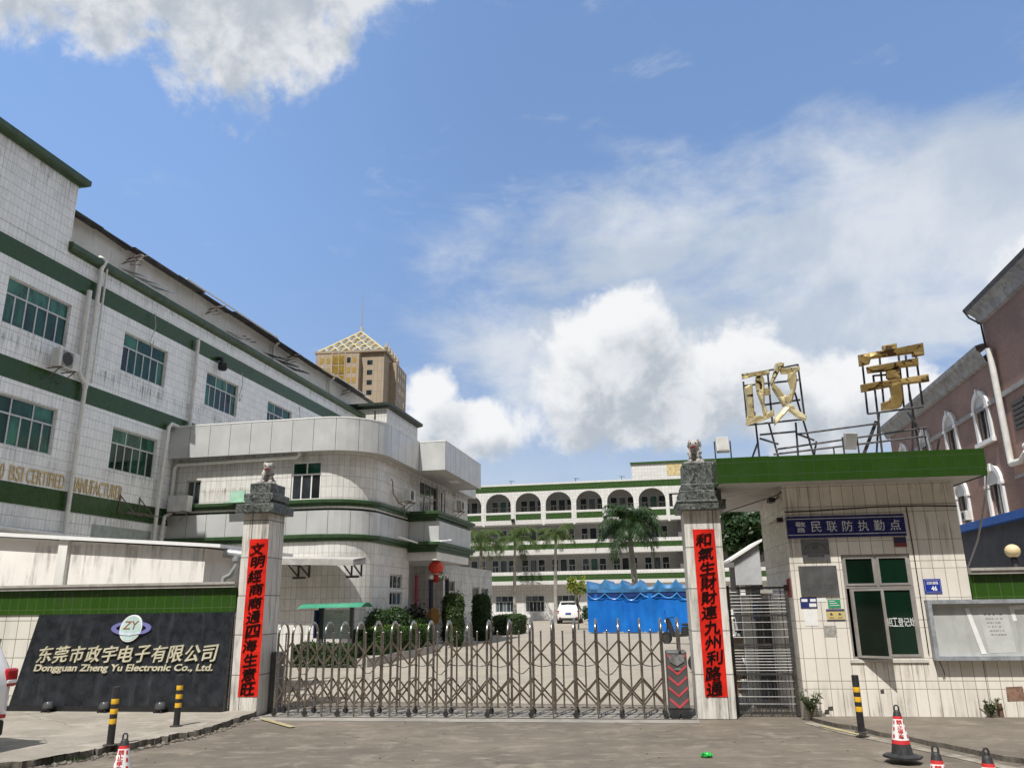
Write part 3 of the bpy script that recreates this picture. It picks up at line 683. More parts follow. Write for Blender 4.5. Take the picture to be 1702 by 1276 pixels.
for v0 in (22.7, 23.7): bk.bar((-17.98, v0, 5.35), (-17.98, v0, 4.65), .03, .03); bk.bar((-17.98, v0, 4.7), (-17.4, v0, 4.72), .03, .03); bk.bar((-17.98, v0, 5.3), (-17.45, v0+.05, 4.72), .03, .03)
bk.bar((-17.5, 22.6, 4.72), (-17.5, 24.3, 4.72), .03, .03); bk.bar((-17.8, 22.6, 4.72), (-17.8, 24.3, 4.72), .03, .03)
part('empty_bracket', bk, RUST, FB)

def ac_unit(label, fr, at, z, rz, s=1.0, bracket=True, cat='air conditioner'):
    A = root('air_conditioner', label, cat, fr, at, z, 'outdoor air conditioner units', rz)
    OFF[A.name] = (0, 0, 0)
    b = MB(); b.bbox(-.40*s, .40*s, -.15*s, .15*s, .06, .06+.56*s, .015); part('casing', b, plain('ac casing', (.62, .62, .60), .45, var=.12, dirt=(.35, .33, .28)), A)
    b = MB()
    for k in range(9): b.box(-.30*s, .14*s, -.165*s, -.152*s, .11+.053*s*k, .128+.053*s*k)
    part('grille', b, plain('ac grille', (.10, .10, .10), .5), A)
    b = MB(); b.tube([(-.08*s, -.16*s, .06+.28*s), (-.08*s, -.153*s, .06+.28*s)], .2*s, 18); part('fan_opening', b, DARK, A)
    if bracket:
        for q in (-.28*s, .28*s): b = MB(); b.bar((q, -.2*s, .04), (q, .34*s, .04), .03, .03); b.bar((q, -.15*s, .04), (q, .34*s, -.3*s), .025, .025); part('bracket', b, RUST, A)
    return A
ac_unit('white air conditioner unit bracketed beside the tall downpipe on the factory', 'L', (-17.62, 19.15), 8.55, PI/2)
ac_unit('white air conditioner unit where the factory meets the curved office', 'L', (-17.35, 25.05), 4.92, PI)
ac_unit('slim air conditioner unit on the curved office beside a looping cable', 'L', (-10.15, 29.3), 5.5, PI/2, .85)
ac_unit('air conditioner unit on the far end of the office upper wall', 'L', (-10.15, 36.9), 5.95, PI/2, .85)
vb = MB(); vb.lathe([(.02, 0), (.16, .02), (.19, .1), (.19, .3), (.14, .34)], 16); vb.tube([(0, 0, .3), (0, .05, .5), (0, .4, .55)], .09, 10)
thing('exhaust_cowl', 'black exhaust cowl on the factory wall below the top green band', 'vent', vb, IRON_B, 'W', smooth=40)
bpy.data.objects['exhaust_cowl'].location = fpos('L', -17.72, 27.5, 11.0); bpy.data.objects['exhaust_cowl'].rotation_euler = (0, 0, AL+PI/2)

# ------------------------------------------------------------------ curved two-storey office in front of it
def outline(front, side, r, v_end=39.5, n=10, box=None, u0=-18.0):
    P = [(u0, front)]
    for k in range(n+1):
        t = -PI/2 + (PI/2)*k/n; P.append((side-r+r*math.cos(t), front+r+r*math.sin(t)))
    if box: P += [(side, box[1]), (box[0], box[1]), (box[0], box[2]), (side, box[2])]
    P.append((side, v_end)); return P
def subpath(P, a, b):
    out = []; acc = 0
    for k in range(len(P)-1):
        p, q = Vector(P[k]), Vector(P[k+1]); l = (q-p).length
        if l < 1e-6: continue
        s0, s1 = max(a, acc), min(b, acc+l)
        if s1 > s0+1e-6:
            A_ = p+(q-p)*((s0-acc)/l); B_ = p+(q-p)*((s1-acc)/l)
            if not out or (Vector(out[-1])-A_).length > 1e-4: out.append(tuple(A_))
            out.append(tuple(B_))
        acc += l
    return out
def plen(P): return sum((Vector(P[k+1])-Vector(P[k])).length for k in range(len(P)-1))
def clad(mb, P, z0, z1, step, gap=.014, dep=.03):
    acc = 0; segs = []                       # restart the panel rhythm at sharp corners
    cur = [P[0]]
    for k in range(1, len(P)):
        cur.append(P[k])
        if k < len(P)-1:
            a = (Vector(P[k])-Vector(P[k-1])).normalized(); b = (Vector(P[k+1])-Vector(P[k])).normalized()
            if a.dot(b) < .7: segs.append(cur); cur = [P[k]]
    segs.append(cur)
    for sg in segs:
        L_ = plen(sg); n = max(1, round(L_/step)); st_ = L_/n
        for k in range(n):
            q = subpath(sg, k*st_+gap/2, (k+1)*st_-gap/2)
            mb.sweep(q, [(-dep, z0), (0, z0), (0, z1), (-dep, z1)])
OB = root('office_building', 'two storey office with rounded corner and silver panel fascia', 'office building', 'L', (-14, 28))
fo = face_v(25.4); HA = [(-17.4, -16.82, 5.26, 6.14), (-13.25, -12.12, 5.26, 6.62)]
m1 = MB(fo); m1.holes(-18, -12.1, 4.95, 6.95, HA, .14)
def arcwall(mb, z0, z1, v_to, front=25.4, side=-10.5, r=1.6):
    P = [( -12.1, front)] + outline(front, side, r, v_to)[1:]; mb.fm = None
    mb.sweep(P, [(0, z0), (0, z1)])
arcwall(m1, 4.95, 6.95, 27.4)
m1.fm = face_pu(-10.5); m1.holes(27.4, 39.5, 4.95, 6.95, [(31.6, 34.2, 5.45, 6.78)], .14)
m1.fm = fo; m1.holes(-18, -12.1, 0, 4.0, [], .1); arcwall(m1, 0, 4.0, 27.4)
m1.fm = face_pu(-10.5); m1.holes(27.4, 30.4, 0, 4.0, [(28.28, 29.65, 2.22, 2.77), (28.28, 29.65, 1.62, 2.14), (28.28, 29.65, 1.02, 1.54)], .12)
m1.holes(35.2, 45.0, 0, 3.45, [(35.82, 37.16, 2.2, 2.7), (40.5, 42.0, .25, 2.5), (42.45, 44.1, 1.5, 2.45)], .14)
m1.fm = None
m1.poly([(-10.5, 30.4, 0), (-11.9, 30.4, 0), (-11.9, 30.4, 4), (-10.5, 30.4, 4)]); m1.poly([(-10.5, 35.2, 0), (-11.9, 35.2, 0), (-11.9, 35.2, 4), (-10.5, 35.2, 4)])
m1.poly([(-10.5, 45, 0), (-17.9, 45, 0), (-17.9, 45, 3.45), (-10.5, 45, 3.45)]); m1.poly([(-10.5, 39.5, 3.4), (-17.9, 39.5, 3.4), (-17.9, 39.5, 6.95), (-10.5, 39.5, 6.95)])
m1.poly([(-10.5, 39.5, 3.45), (-17.9, 39.5, 3.45), (-17.9, 45, 3.45), (-10.5, 45, 3.45)])
part('wall', m1, WHITE_TILE_B, OB); stain(OB, fo, -17.9, -13.3, 5.27, 5.8, RUSTY); stain(OB, fo, -17.9, -12.1, 6.0, 6.95, RAIN); stain(OB, face_pu(-10.5), 30.3, 39.4, 5.3, 6.9, RAIN); stain(OB, face_pu(-10.5), 35.3, 44.9, 1.2, 3.4, RAIN)
pw = MB(); pw.box(-17.9, -11.9, 25.8, 45, 0, .02); pw.poly([(-11.88, 30.4, 0), (-11.88, 35.2, 0), (-11.88, 35.2, 4), (-11.88, 30.4, 4)]); part('porch_wall', pw, PLASTER_G, OB)
core = MB(); core.vprism([(-17.8, 25.75), (-12.4, 25.75), (-11.2, 27.4), (-11.2, 30.1), (-12.1, 30.3), (-12.1, 35.3), (-11.2, 35.4), (-11.2, 39.3), (-17.8, 39.3)], .03, 7.6); part('interior', core, DARK, OB)
fs = MB(); FP = outline(25.0, -10.08, 1.95, 39.6, box=(-8.95, 30.15, 36.15)); clad(fs, FP, 6.92, 8.10, .80)
part('fascia_panel', fs, ALU, OB)
bk = MB(); bk.sweep([(p[0], p[1]) for p in FP], [(-.028, 6.93), (-.028, 8.09)]); part('fascia_backing', bk, DARK, OB)
cp = MB(); cp.sweep(FP, [(-.25, 8.09), (.012, 8.09), (.012, 8.13), (-.25, 8.14)]); part('fascia_coping', cp, WHITE_P, OB)
sf = MB(); sf.sweep([( -18, 25.0)] + outline(25.0, -10.08, 1.95, 39.6)[1:], [(-.05, 6.94), (-.6, 6.96)]); sf.box(-10.15, -9.0, 30.2, 36.1, 6.94, 6.99); part('soffit', sf, SOFFIT, OB)
rf = MB(); rf.vprism([(-17.9, 25.1), (-11.8, 25.1), (-10.2, 26.8), (-10.2, 39.5), (-17.9, 39.5)], 7.6, 7.7); rf.box(-10.2, -9.05, 30.25, 36.05, 7.6, 7.7); part('roof', rf, CONCRETE, OB)
lt = MB(); lt.box(-9.75, -9.35, 33.1, 33.9, 6.915, 6.938); part('soffit_light', lt, WHITE_P, OB)
def ledge(z0, z1, off):
    b = MB(); P = outline(25.4-off+.25, -10.5+off-.25, 1.6, 39.3, box=(-9.25+off-.25, 30.2, 35.4))
    h = z1-z0; b.sweep(P, [(-.45, z0), (.05, z0+.0), (.05, z0+h*.34), (.18, z0+h*.42), (.18, z0+h*.62), (.26, z0+h*.70), (.26, z1-.02), (.22, z1), (-.45, z1+.03)])
    return b
part('green_ledge', ledge(4.87, 5.26, .14), GREEN_TRIM, OB); part('green_ledge', ledge(3.66, 4.06, .14), GREEN_TRIM, OB)
pn = MB(); PP = outline(25.36, -10.46, 1.62, 39.3, box=(-9.2, 30.2, 35.2)); clad(pn, PP, 4.06, 4.87, .80); part('band_panel', pn, ALU, OB)
bk = MB(); bk.sweep(PP, [(-.028, 4.06), (-.028, 4.87)]); part('band_backing', bk, DARK, OB)
pc = MB(); pc.box(-11.85, -9.3, 30.25, 35.15, 3.35, 3.66); part('porch_canopy', pc, PLASTER, OB)
for h, cols in zip(HA, (2, 3)):
    window(OB, fo, *h, cols=cols, tr=(6.17 if cols == 3 else None), tcols=2, w=-.09, fw=.05, gm=DARK_G, fmat=WHITE_P if cols == 3 else ALU2)
fo2 = MB(fo); fo2.box(-13.2, -12.17, -.085, -.08, 6.2, 6.58); part('transom_pane', fo2, GREEN_G, OB)
fsid = face_pu(-10.5)
for z0, z1 in ((2.22, 2.77), (1.62, 2.14), (1.02, 1.54)): window(OB, fsid, 28.28, 29.65, z0, z1, cols=3, w=-.08, fw=.06, gm=DARK_G)
window(OB, fsid, 31.6, 34.2, 5.45, 6.78, cols=3, tr=6.2, w=-.09, fw=.05, gm=DARK_G)
window(OB, fsid, 35.82, 37.16, 2.2, 2.7, cols=2, w=-.08, fw=.05, gm=DARK_G); window(OB, fsid, 42.45, 44.1, 1.5, 2.45, cols=2, w=-.08, fw=.05, gm=GREEN_G)
window(OB, fsid, 40.5, 42.0, .25, 2.5, cols=1, tr=1.9, w=-.08, fw=.07, gm=DARK_G, name='side_door')
aw = MB()
for k in range(3):
    a, b = -15.4+k*1.7, -15.4+(k+1)*1.7
    za, zb = 3.40-.055*k, 3.40-.055*(k+1)-.006
    aw.poly([(a, 25.4, za), (b, 25.4, zb), (b, 24.3, zb-.12), (a, 24.3, za-.12)]); aw.poly([(a, 25.4, za-.05), (b, 25.4, zb-.05), (b, 24.3, zb-.17), (a, 24.3, za-.17)])
    aw.poly([(a, 24.3, za-.12), (b, 24.3, zb-.12), (b, 24.3, zb-.32), (a, 24.3, za-.32)])
aw.poly([(-10.32, 25.4, 3.23), (-10.32, 24.3, 3.11), (-10.32, 24.3, 2.91), (-10.32, 25.4, 3.0)])
part('rain_awning', aw, plain('grey white awning sheet', (.40, .39, .37), .6, var=.2, dirt=(.3, .27, .24)), OB)
for a in (-12.75, -12.35, -10.8, -10.45): bb = MB(); bb.bar((a, 25.4, 3.0), (a, 24.5, 3.02), .04, .04); bb.bar((a, 25.4, 2.62), (a, 24.6, 3.0), .04, .04); bb.bar((a, 25.38, 3.05), (a, 25.38, 2.6), .05, .05); part('awning_bracket', bb, IRON, OB)
for a in (-12.55, -10.62): bb = MB(); bb.box(a-.22, a+.22, 25.0, 25.1, 2.55, 2.62); part('awning_lamp', bb, IRON, OB)
mp = MB(); mp.box(-15.4, -14.85, 25.1, 25.16, 5.26, 5.64); mp.box(-15.6, -14.7, 25.0, 25.2, 5.22, 5.26); part('loose_board', mp, plain('mint board', (.36, .58, .44), .5), OB)
pipe(OB, [(-17.85, 25.25, 4.9), (-17.85, 25.25, 6.6), (-17.75, 25.25, 6.72), (-13.0, 25.25, 6.78), (-12.93, 25.25, 6.85), (-12.93, 25.25, 6.96)], .07, name='rainwater_pipe')
b = MB(); b.tube([(-10.42, 27.9, 6.25), (-10.4, 28.0, 6.2), (-10.4, 28.1, 5.75), (-10.35, 28.6, 5.45), (-10.3, 29.1, 5.38), (-10.3, 29.2, 4.9)], .022, 6)
b.tube([(-10.4, 34.7, 6.7), (-10.38, 34.95, 6.6), (-10.38, 34.9, 5.8), (-10.38, 34.6, 5.4)], .022, 6); b.tube([(-10.4, 34.5, 6.6), (-10.4, 34.5, 5.4)], .03, 6); part('cable', b, RUST, OB)
b = MB(); b.tube([(-10.2, 28.2, 4.12), (-10.0, 30.0, 4.0), (-9.1, 30.15, 4.06), (-8.9, 30.9, 4.15)], .035, 8); part('conduit', b, WHITE_P, OB)
# entrance: dark glazed door, couplets, posts
ent = MB(); ent.box(-11.86, -11.80, 31.6, 33.9, .25, 2.75); e = part('entrance_door', ent, DARK_G, OB)
b = MB(); b.box(-11.82, -11.76, 31.5, 31.62, .2, 2.85); b.box(-11.82, -11.76, 33.9, 34.02, .2, 2.85); b.box(-11.82, -11.76, 31.5, 34.02, 2.75, 2.87); b.box(-11.81, -11.77, 32.7, 32.78, .25, 2.75); part('door_frame', b, BLUE_M, e)
b = MB(); b.box(-11.79, -11.765, 31.7, 33.8, 1.9, 2.2); part('door_banner', b, BLUE_M, e)
b = MB(); b.box(-12.2, -9.2, 30.4, 35.2, .005, .14); b.box(-12.2, -8.9, 30.6, 35.0, .004, .07); part('entrance_step', b, plain('step stone', (.42, .40, .38), .7), OB)

# things at the entrance
for (u, v, lab) in ((-10.35, 30.95, 'red paper couplet strip on the left of the office entrance'), (-9.75, 33.3, 'red paper couplet strip on the right of the office entrance')):
    b = MB(); b.box(u-.02, u+.02, v-.16, v+.16, .55, 2.8); thing('couplet_banner', lab, 'banner', b, plain('dark red cloth', (.26, .015, .03), .7), 'L', (u, v), group='entrance couplets')
for (u, v, lab) in ((-9.75, 31.0, 'dark entrance post with white ball top on the left'), (-9.35, 31.9, 'dark entrance post on the right below the lantern')):
    P_ = root('entrance_post', lab, 'post', 'L', (u, v), group='posts at the office entrance'); b = MB(); b.tube([(u, v, 0), (u, v, 2.62)], .085, 12)
    part('shaft', b, plain('navy post', (.016, .02, .045), .4), P_); b = MB(); b.ball((u, v, 2.72), .13 if u < -9.5 else .05); part('ball_top', b, WHITE_P, P_, smooth=True)
    b = MB(); b.tube([(u-.01, v, .3), (u-.01, v, .5)], .11, 12); part('foot', b, IRON_B, P_)
GA = root('flower_arch', 'wire arch with white and green flowers across the entrance posts', 'flower arch', 'L', (-9.6, 31.4))
b = MB(); b.tube([(-9.75, 31.0, 2.6), (-9.65, 31.2, 2.74), (-9.45, 31.7, 2.7), (-9.35, 31.9, 2.6)], .03, 6); part('wire', b, IRON, GA)
b = MB()
for k in range(16): t = random.random(); b.ball((-9.70+.33*t+random.uniform(-.06, .06), 31.1+.75*t, 2.66+random.uniform(-.07, .1)), random.uniform(.04, .07), 1)
part('leaves', b, plain('arch leaves', (.10, .20, .06), .6), GA)
b = MB()
for k in range(9): t = random.random(); b.ball((-9.68+.33*t, 31.08+.75*t, 2.70+random.uniform(-.05, .1)), .045, 1)
part('flowers', b, WHITE_P, GA)
LN = root('red_lantern', 'round red paper lantern hanging under the office porch', 'lantern', 'L', (-9.55, 31.0), 3.1)
b = MB(); n_ = 48; prof = [(.07, -.24)] + [(.30*math.sqrt(max(.03, 1-((k-6)/6.4)**2))*1.03, .24*(k-6)/6) for k in range(0, 13)] + [(.07, .24)]
rings = [b.addv([(-9.55+r_*(1+.035*math.cos(12*2*PI*q/n_))*math.cos(2*PI*q/n_), 31.0+r_*(1+.035*math.cos(12*2*PI*q/n_))*math.sin(2*PI*q/n_), 3.1+z) for q in range(n_)]) for r_, z in prof]
for k in range(len(prof)-1):
    for q in range(n_): b.face((rings[k]+q, rings[k]+(q+1) % n_, rings[k+1]+(q+1) % n_, rings[k+1]+q))
part('lantern_body', b, plain('red lantern silk', (.62, .055, .03), .5, var=.2, scale=9), LN, smooth=True)
b = MB(); b.tube([(-9.55, 31, 3.33), (-9.55, 31, 3.40)], .1, 16); b.tube([(-9.55, 31, 2.80), (-9.55, 31, 2.87)], .1, 16); part('gold_rim', b, GOLD_P, LN)
b = MB()
for q in range(14): a = 2*PI*q/14; b.tube([(-9.55+.075*math.cos(a), 31+.075*math.sin(a), 2.8), (-9.55+.085*math.cos(a), 31+.085*math.sin(a), 2.5)], .014, 4)
part('tassel', b, plain('red tassel', (.5, .02, .015), .8), LN); b = MB(); b.tube([(-9.55, 31, 3.4), (-9.55, 31, 3.66)], .01, 5); part('cord', b, IRON_B, LN)
FU = root('fortune_sign', 'gold and red lucky character plaque hanging at the entrance', 'plaque', 'L', (-9.38, 31.4), 1.15); fq = face_pu(-9.3)
b = MB(); b.fm = lambda a, w, z: (-9.62+.5*a, 30.95-w, z)
ang = [(.0, .36), (.14, .26), (.26, .26), (.26, .14), (.36, 0), (.26, -.14), (.26, -.26), (.14, -.26), (0, -.36), (-.14, -.26), (-.26, -.26), (-.26, -.14), (-.36, 0), (-.26, .14), (-.26, .26), (-.14, .26)]
b.prism([(x*1.6, 1.2+z*1.05) for x, z in ang], 0, .03); part('plaque', b, plain('dark gold', (.36, .2, .06), .4, .3), FU)
b = MB(); b.fm = lambda a, w, z: (-9.62+.5*a, 30.95-w, z); text_into(b, '福', -.24, .24, 1.06, 1.34, .031, .012, bold=.01); part('character', b, plain('bright gold', (.62, .35, .12), .35, .4), FU)

# ------------------------------------------------------------------ white stair tower at the end of the factory
PH = root('stair_tower', 'white tiled stair tower with dark green cornice behind the curved office', 'stair tower', 'L', (-17.2, 46))
b = MB(); b.vprism([(-16.46, 43.0), (-16.46, 48.8), (-21, 48.8), (-21, 43.0)], 0, 13.3); part('wall', b, WHITE_TILE_B, PH)
b = MB(); b.sweep([(-21, 43.0), (-16.46, 43.0), (-16.46, 48.8), (-21, 48.8)], [(0, 13.05), (.2, 13.15), (.28, 13.2), (.28, 13.36), (-.3, 13.42)]); part('cornice', b, plain('dark green cornice', (.022, .035, .025), .5, var=.3), PH)
b = MB(); b.tube([(-17.2, 42.95, 12.9), (-17.2, 42.95, 11.4)], .04, 6); part('conduit', b, IRON, PH)

# ------------------------------------------------------------------ dormitory at the far end of the yard
DM = root('dormitory_building', 'four storey white dormitory with green balcony bands and arched top floor', 'dormitory', 'L', (-6, 74.2)); V = 74.2; fd = face_v(V)
U0, U1 = -26.0, 14.0
sp = MB(fd); wb = MB(fd); gb = MB(fd); fl = MB(fd)
wb.box(U0, U1, -.25, 0, 12.62, 12.78); gb.box(U0, U1, -.2, -.01, 12.0, 12.62)
cent = [-16.63+2.955*k for k in range(-3, 6)]
# arcade wall with elliptical openings
AR = [(c-1.24, c+1.24) for c in cent]; edges = U0
for c in cent:
    a0, a1 = c-1.24, c+1.24; n_ = 20
    wb.poly([(edges, 0, 8.95), (a0, 0, 8.95), (a0, 0, 12.0), (edges, 0, 12.0)])
    pts = [(c-1.24*math.cos(PI*k/n_), 10.75+1.12*math.sin(PI*k/n_)) for k in range(n_+1)]
    for k in range(n_):
        wb.poly([(pts[k][0], 0, pts[k][1]), (pts[k+1][0], 0, pts[k+1][1]), (pts[k+1][0], 0, 12.0), (pts[k][0], 0, 12.0)])
        wb.poly([(pts[k][0], 0, pts[k][1]), (pts[k+1][0], 0, pts[k+1][1]), (pts[k+1][0], -.3, pts[k+1][1]), (pts[k][0], -.3, pts[k][1])])
    wb.poly([(a0, 0, 8.95), (a0, 0, 10.75), (a0, -.3, 10.75), (a0, -.3, 8.95)]); wb.poly([(a1, 0, 8.95), (a1, 0, 10.75), (a1, -.3, 10.75), (a1, -.3, 8.95)])
    edges = a1
wb.poly([(edges, 0, 8.95), (edges+.35, 0, 8.95), (edges+.35, 0, 12), (edges, 0, 12)])
EB = edges+.35
wb.box(EB, U1, -.25, -.02, 11.3, 12.0)
for z0, z1 in ((9.86, 10.06), (6.95, 7.28), (4.10, 4.42)): wb.box(U0, U1, -.14, -.012 if z0 > 9 else .02, z0, z1)
for z0, z1 in ((8.87, 9.28), (6.0, 6.46), (3.24, 3.58)): fl.box(U0, U1, -1.9, .03, z0, z1)
for z0, z1 in ((9.28, 9.86), (6.46, 6.95), (3.58, 4.10)): gb.box(U0, U1, -.12, -.015 if z0 > 9 else .0, z0, z1)
part('balcony_wall', wb, WHITE_FAR, DM); part('green_band', gb, GREEN_FAR, DM); part('floor_slab', fl, plain('slab edge', (.62, .61, .59), .7, var=.1, dirt=(.4, .38, .35)), DM)
for c in cent: tr_ = MB(fd); tr_.box(c+1.478-.1, c+1.478+.1, .0, .035, 8.75, 10.6); part('pier', tr_, WHITE_FAR, DM)
# back wall of the balconies
bw = MB(fd); BWm = 1.8; H3 = []
rows = [(10.06-.76, 9.5, 2), ]
bayc = [c for c in cent]
dw = []
for zf in (9.30, 6.46, 3.58):
    for c in bayc + [10.3, 13.2]:
        dw += [(c-1.08, c-.40, zf+.9, zf+2.06), (c-.26, c+.44, zf+.02, zf+2.06), (c+.56, c+1.24, zf+.9, zf+2.06)]
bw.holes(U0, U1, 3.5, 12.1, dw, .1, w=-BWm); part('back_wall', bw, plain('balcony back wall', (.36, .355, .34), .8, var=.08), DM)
for i, h in enumerate(dw):
    if h[1] < -20 or h[0] > 4: 
        continue
    dark = (i//3) % 2
    if i % 3 == 1: window(DM, fd, *h, cols=1, w=-BWm-.05, fw=.05, gm=FAR_G if (i*7) % 5 else FAR_G2, fmat=ALU, name='door')
    else: window(DM, fd, *h, cols=2, tr=h[2]+.55, tcols=1, w=-BWm-.05, fw=.05, gm=FAR_G, fmat=ALU)
cl = MB(fd); cl.poly([(U0, -.3, 12.0), (U1, -.3, 12.0), (U1, -1.9, 12.0), (U0, -1.9, 12.0)]); cl.box(U0, U1, -11, -1.95, 0, 12.7); part('ceiling', cl, SOFFIT, DM)
gw = []
for c in [-16.28+2.92*k for k in range(-3, 11)]: gw.append((c-.9, c+.9, .78, 2.26))
gf = MB(fd); gf.holes(U0, U1, 0, 3.24, gw, .12, w=-.9); part('ground_wall', gf, WHITE_FAR, DM)
for h in gw:
    if -18.5 < h[0] < 3: window(DM, fd, *h, cols=5, tr=1.72, tcols=3, w=-.98, fw=.045, gm=FAR_G, fmat=ALU)
pl_ = MB(fd); pl_.box(U0, U1, -.9, -.6, 0, .32); part('plinth', pl_, PLASTER, DM)
rr = MB(fd)
for c in cent:
    rr.bar((c-1.22, -.1, 10.50), (c+1.22, -.1, 10.50), .03, .03); rr.bar((c-1.22, -.1, 10.28), (c+1.22, -.1, 10.28), .02, .02)
    for k in range(7): rr.bar((c-1.05+.35*k, -.1, 10.06), (c-1.05+.35*k, -.1, 10.5), .016, .016)
part('railing', rr, STEEL, DM)
ex = MB(fd); ex.box(EB+.3, U1, -.2, -.1, 10.1, 11.2); part('end_window_wall', ex, WHITE_FAR, DM)
for a in (1.3, 3.0, 4.8): window(DM, lambda q, w, z: (q, V+.08-w, z), a-.5, a+.5, 10.2, 11.1, cols=2, w=0.0, fw=.05, gm=FAR_G, fmat=ALU)
dp = MB(fd); dp.poly([(EB+.6, -.6, 3.6), (U1, -.6, 3.6), (U1, -.6, 8.8), (EB+.6, -.6, 8.8)]); part('stairwell_shade', dp, plain('painted stairwell shade', (.16, .15, .145), .8), DM)  # dark sheet standing in for the shade of the stairwell
rb = MB(fd); rb.box(-3.65, 9, -6, -.9, 12.6, 14.3); part('roof_room', rb, WHITE_FAR, DM)
rb = MB(fd); rb.box(-3.75, 9.1, -6.1, -.8, 14.3, 14.5); part('roof_room_cornice', rb, GREEN_FAR, DM)
rb = MB(fd); rb.box(-.3, 1.6, -.895, -.885, 13.1, 14.2); part('faded_emblem', rb, plain('faded gold tile', (.62, .50, .26), .6, var=.3, scale=5), DM)
for (a, z, s_) in ((-15.4, 12.78, 'a'), (-9.0, 12.78, 'b'), (-4.6, 12.78, 'c')):
    b = MB(fd); b.bar((a, -.3, z), (a, -.3, z+.35), .05, .05); b.bar((a-.2, -.3, z+.35), (a+.35, -.3, z+.3), .04, .05); part('roof_fitting', b, IRON_B, DM)
for a in (-15.15, -6.3): fl_ = MB(fd); fl_.box(a-.16, a+.16, .04, .3, 9.1, 9.4); part('facade_floodlight', fl_, IRON_B, DM)

# ------------------------------------------------------------------ beige tower far behind
TW = root('beige_tower', 'distant beige tower with gold windows, lattice pyramid roof and antenna', 'tower', 'W', (-43, 232)); tz = rad(-35)
TW.location = (-47.4, 232, 1.2); TW.rotation_euler = (0, 0, rad(-5)); OFF[TW.name] = (0, 0, 0)
b = MB(); hw = 10.3
b.vprism([(-hw, -hw), (hw, -hw), (hw, hw), (-hw, hw)], 0, 73.0)
b.vprism([(-hw+.5, -hw-2.2), (hw-7.0, -hw-2.2), (hw-7.0, -hw), (-hw+.5, -hw)], 0, 72.2); b.vprism([(hw, -hw+6.5), (hw+2.2, -hw+6.5), (hw+2.2, hw-.5), (hw, hw-.5)], 0, 71.6)
part('wall', b, BEIGE, TW)
b = MB(); b.box(-hw-.6, hw+.6, -hw-.8, hw+.6, 73.0, 73.7); part('cornice', b, plain('tower cornice', (.33, .27, .20), .7), TW)
b = MB(); ap = (0, 0, 83.5)
cs = [(-hw, -hw), (hw, -hw), (hw, hw), (-hw, hw)]
for k in range(4):
    A_, B_ = Vector((*cs[k], 73.7)), Vector((*cs[(k+1) % 4], 73.7)); P_ = Vector(ap)
    b.bar(A_, P_, .45, .45)
    for q in range(1, 6):
        t = q/6; L1 = A_.lerp(P_, t); L2 = B_.lerp(P_, t); b.bar(L1, L2, .26, .26)
        base = A_.lerp(B_, t); b.bar(base, A_.lerp(P_, t), .34, .34); b.bar(base, B_.lerp(P_, 1-t), .34, .34)
part('lattice_roof', b, plain('cream lattice', (.52, .45, .27), .6), TW)
b = MB(); b.bar((0, 0, 83), (0, 0, 85), .8, .8); b.tube([(0, 0, 84), (0, 0, 91), (0, 0, 97.5)], [.22, .14, .05], 6); part('antenna', b, GALV, TW)
GWM = plain('gold window film', (.62, .42, .12), .25, .4, var=.3); GBM = plain('gold bay glass', (.42, .28, .06), .3, .4, var=.3, scale=.4)
def tw_win(nm, m_, *bx): q = MB(); q.box(*bx); part(nm, q, m_, TW)
for fl_k in range(8):
    z = 69.4-3.1*fl_k
    for a in (-8.0, -6.0, 0.2, 1.9):
        tw_win('gold_window', GWM if (fl_k*5+int(a)) % 7 else FAR_G, a-.55, a+.55, -hw-2.26, -hw-2.18, z, z+1.6)
    tw_win('dark_window', FAR_G, 5.2, 6.8, -hw-.06, -hw+.02, z-.2, z+1.2)
    for a in (-1.2, 1.2, 4.2, 6.4): tw_win('side_window', FAR_G if (fl_k+int(a)) % 3 else GWM, hw+2.18, hw+2.26, a-.5, a+.5, z-.4, z+1.2)
    tw_win('gold_bay', GBM, -4.6, -3.0, -hw-2.3, -hw-2.16, z-.3, z+2.3); tw_win('gold_bay', GBM, -2.6, -1.0, -hw-2.3, -hw-2.16, z-.3, z+2.3)
b = MB()
for a in (-4.8, -2.8, -.9): b.tube([(a, -hw-2.3, 30), (a, -hw-2.3, 72.6)], .16, 5)
part('bay_mullion', b, plain('tan trim', (.5, .40, .26), .6), TW)
for q in range(5): b = MB(); b.box(hw-.6, hw+.2, -hw+2.2+q*3.6, -hw+3.2+q*3.6, 73.7, 75.2+.7*(q % 2)); b.lathe([(.7, 0), (.5, .8), (.05, 2.0)], 8, (hw-.2, -hw+2.7+q*3.6, 75.0)); part('roof_finial', b, plain('tan finial', (.36, .30, .22), .7), TW)
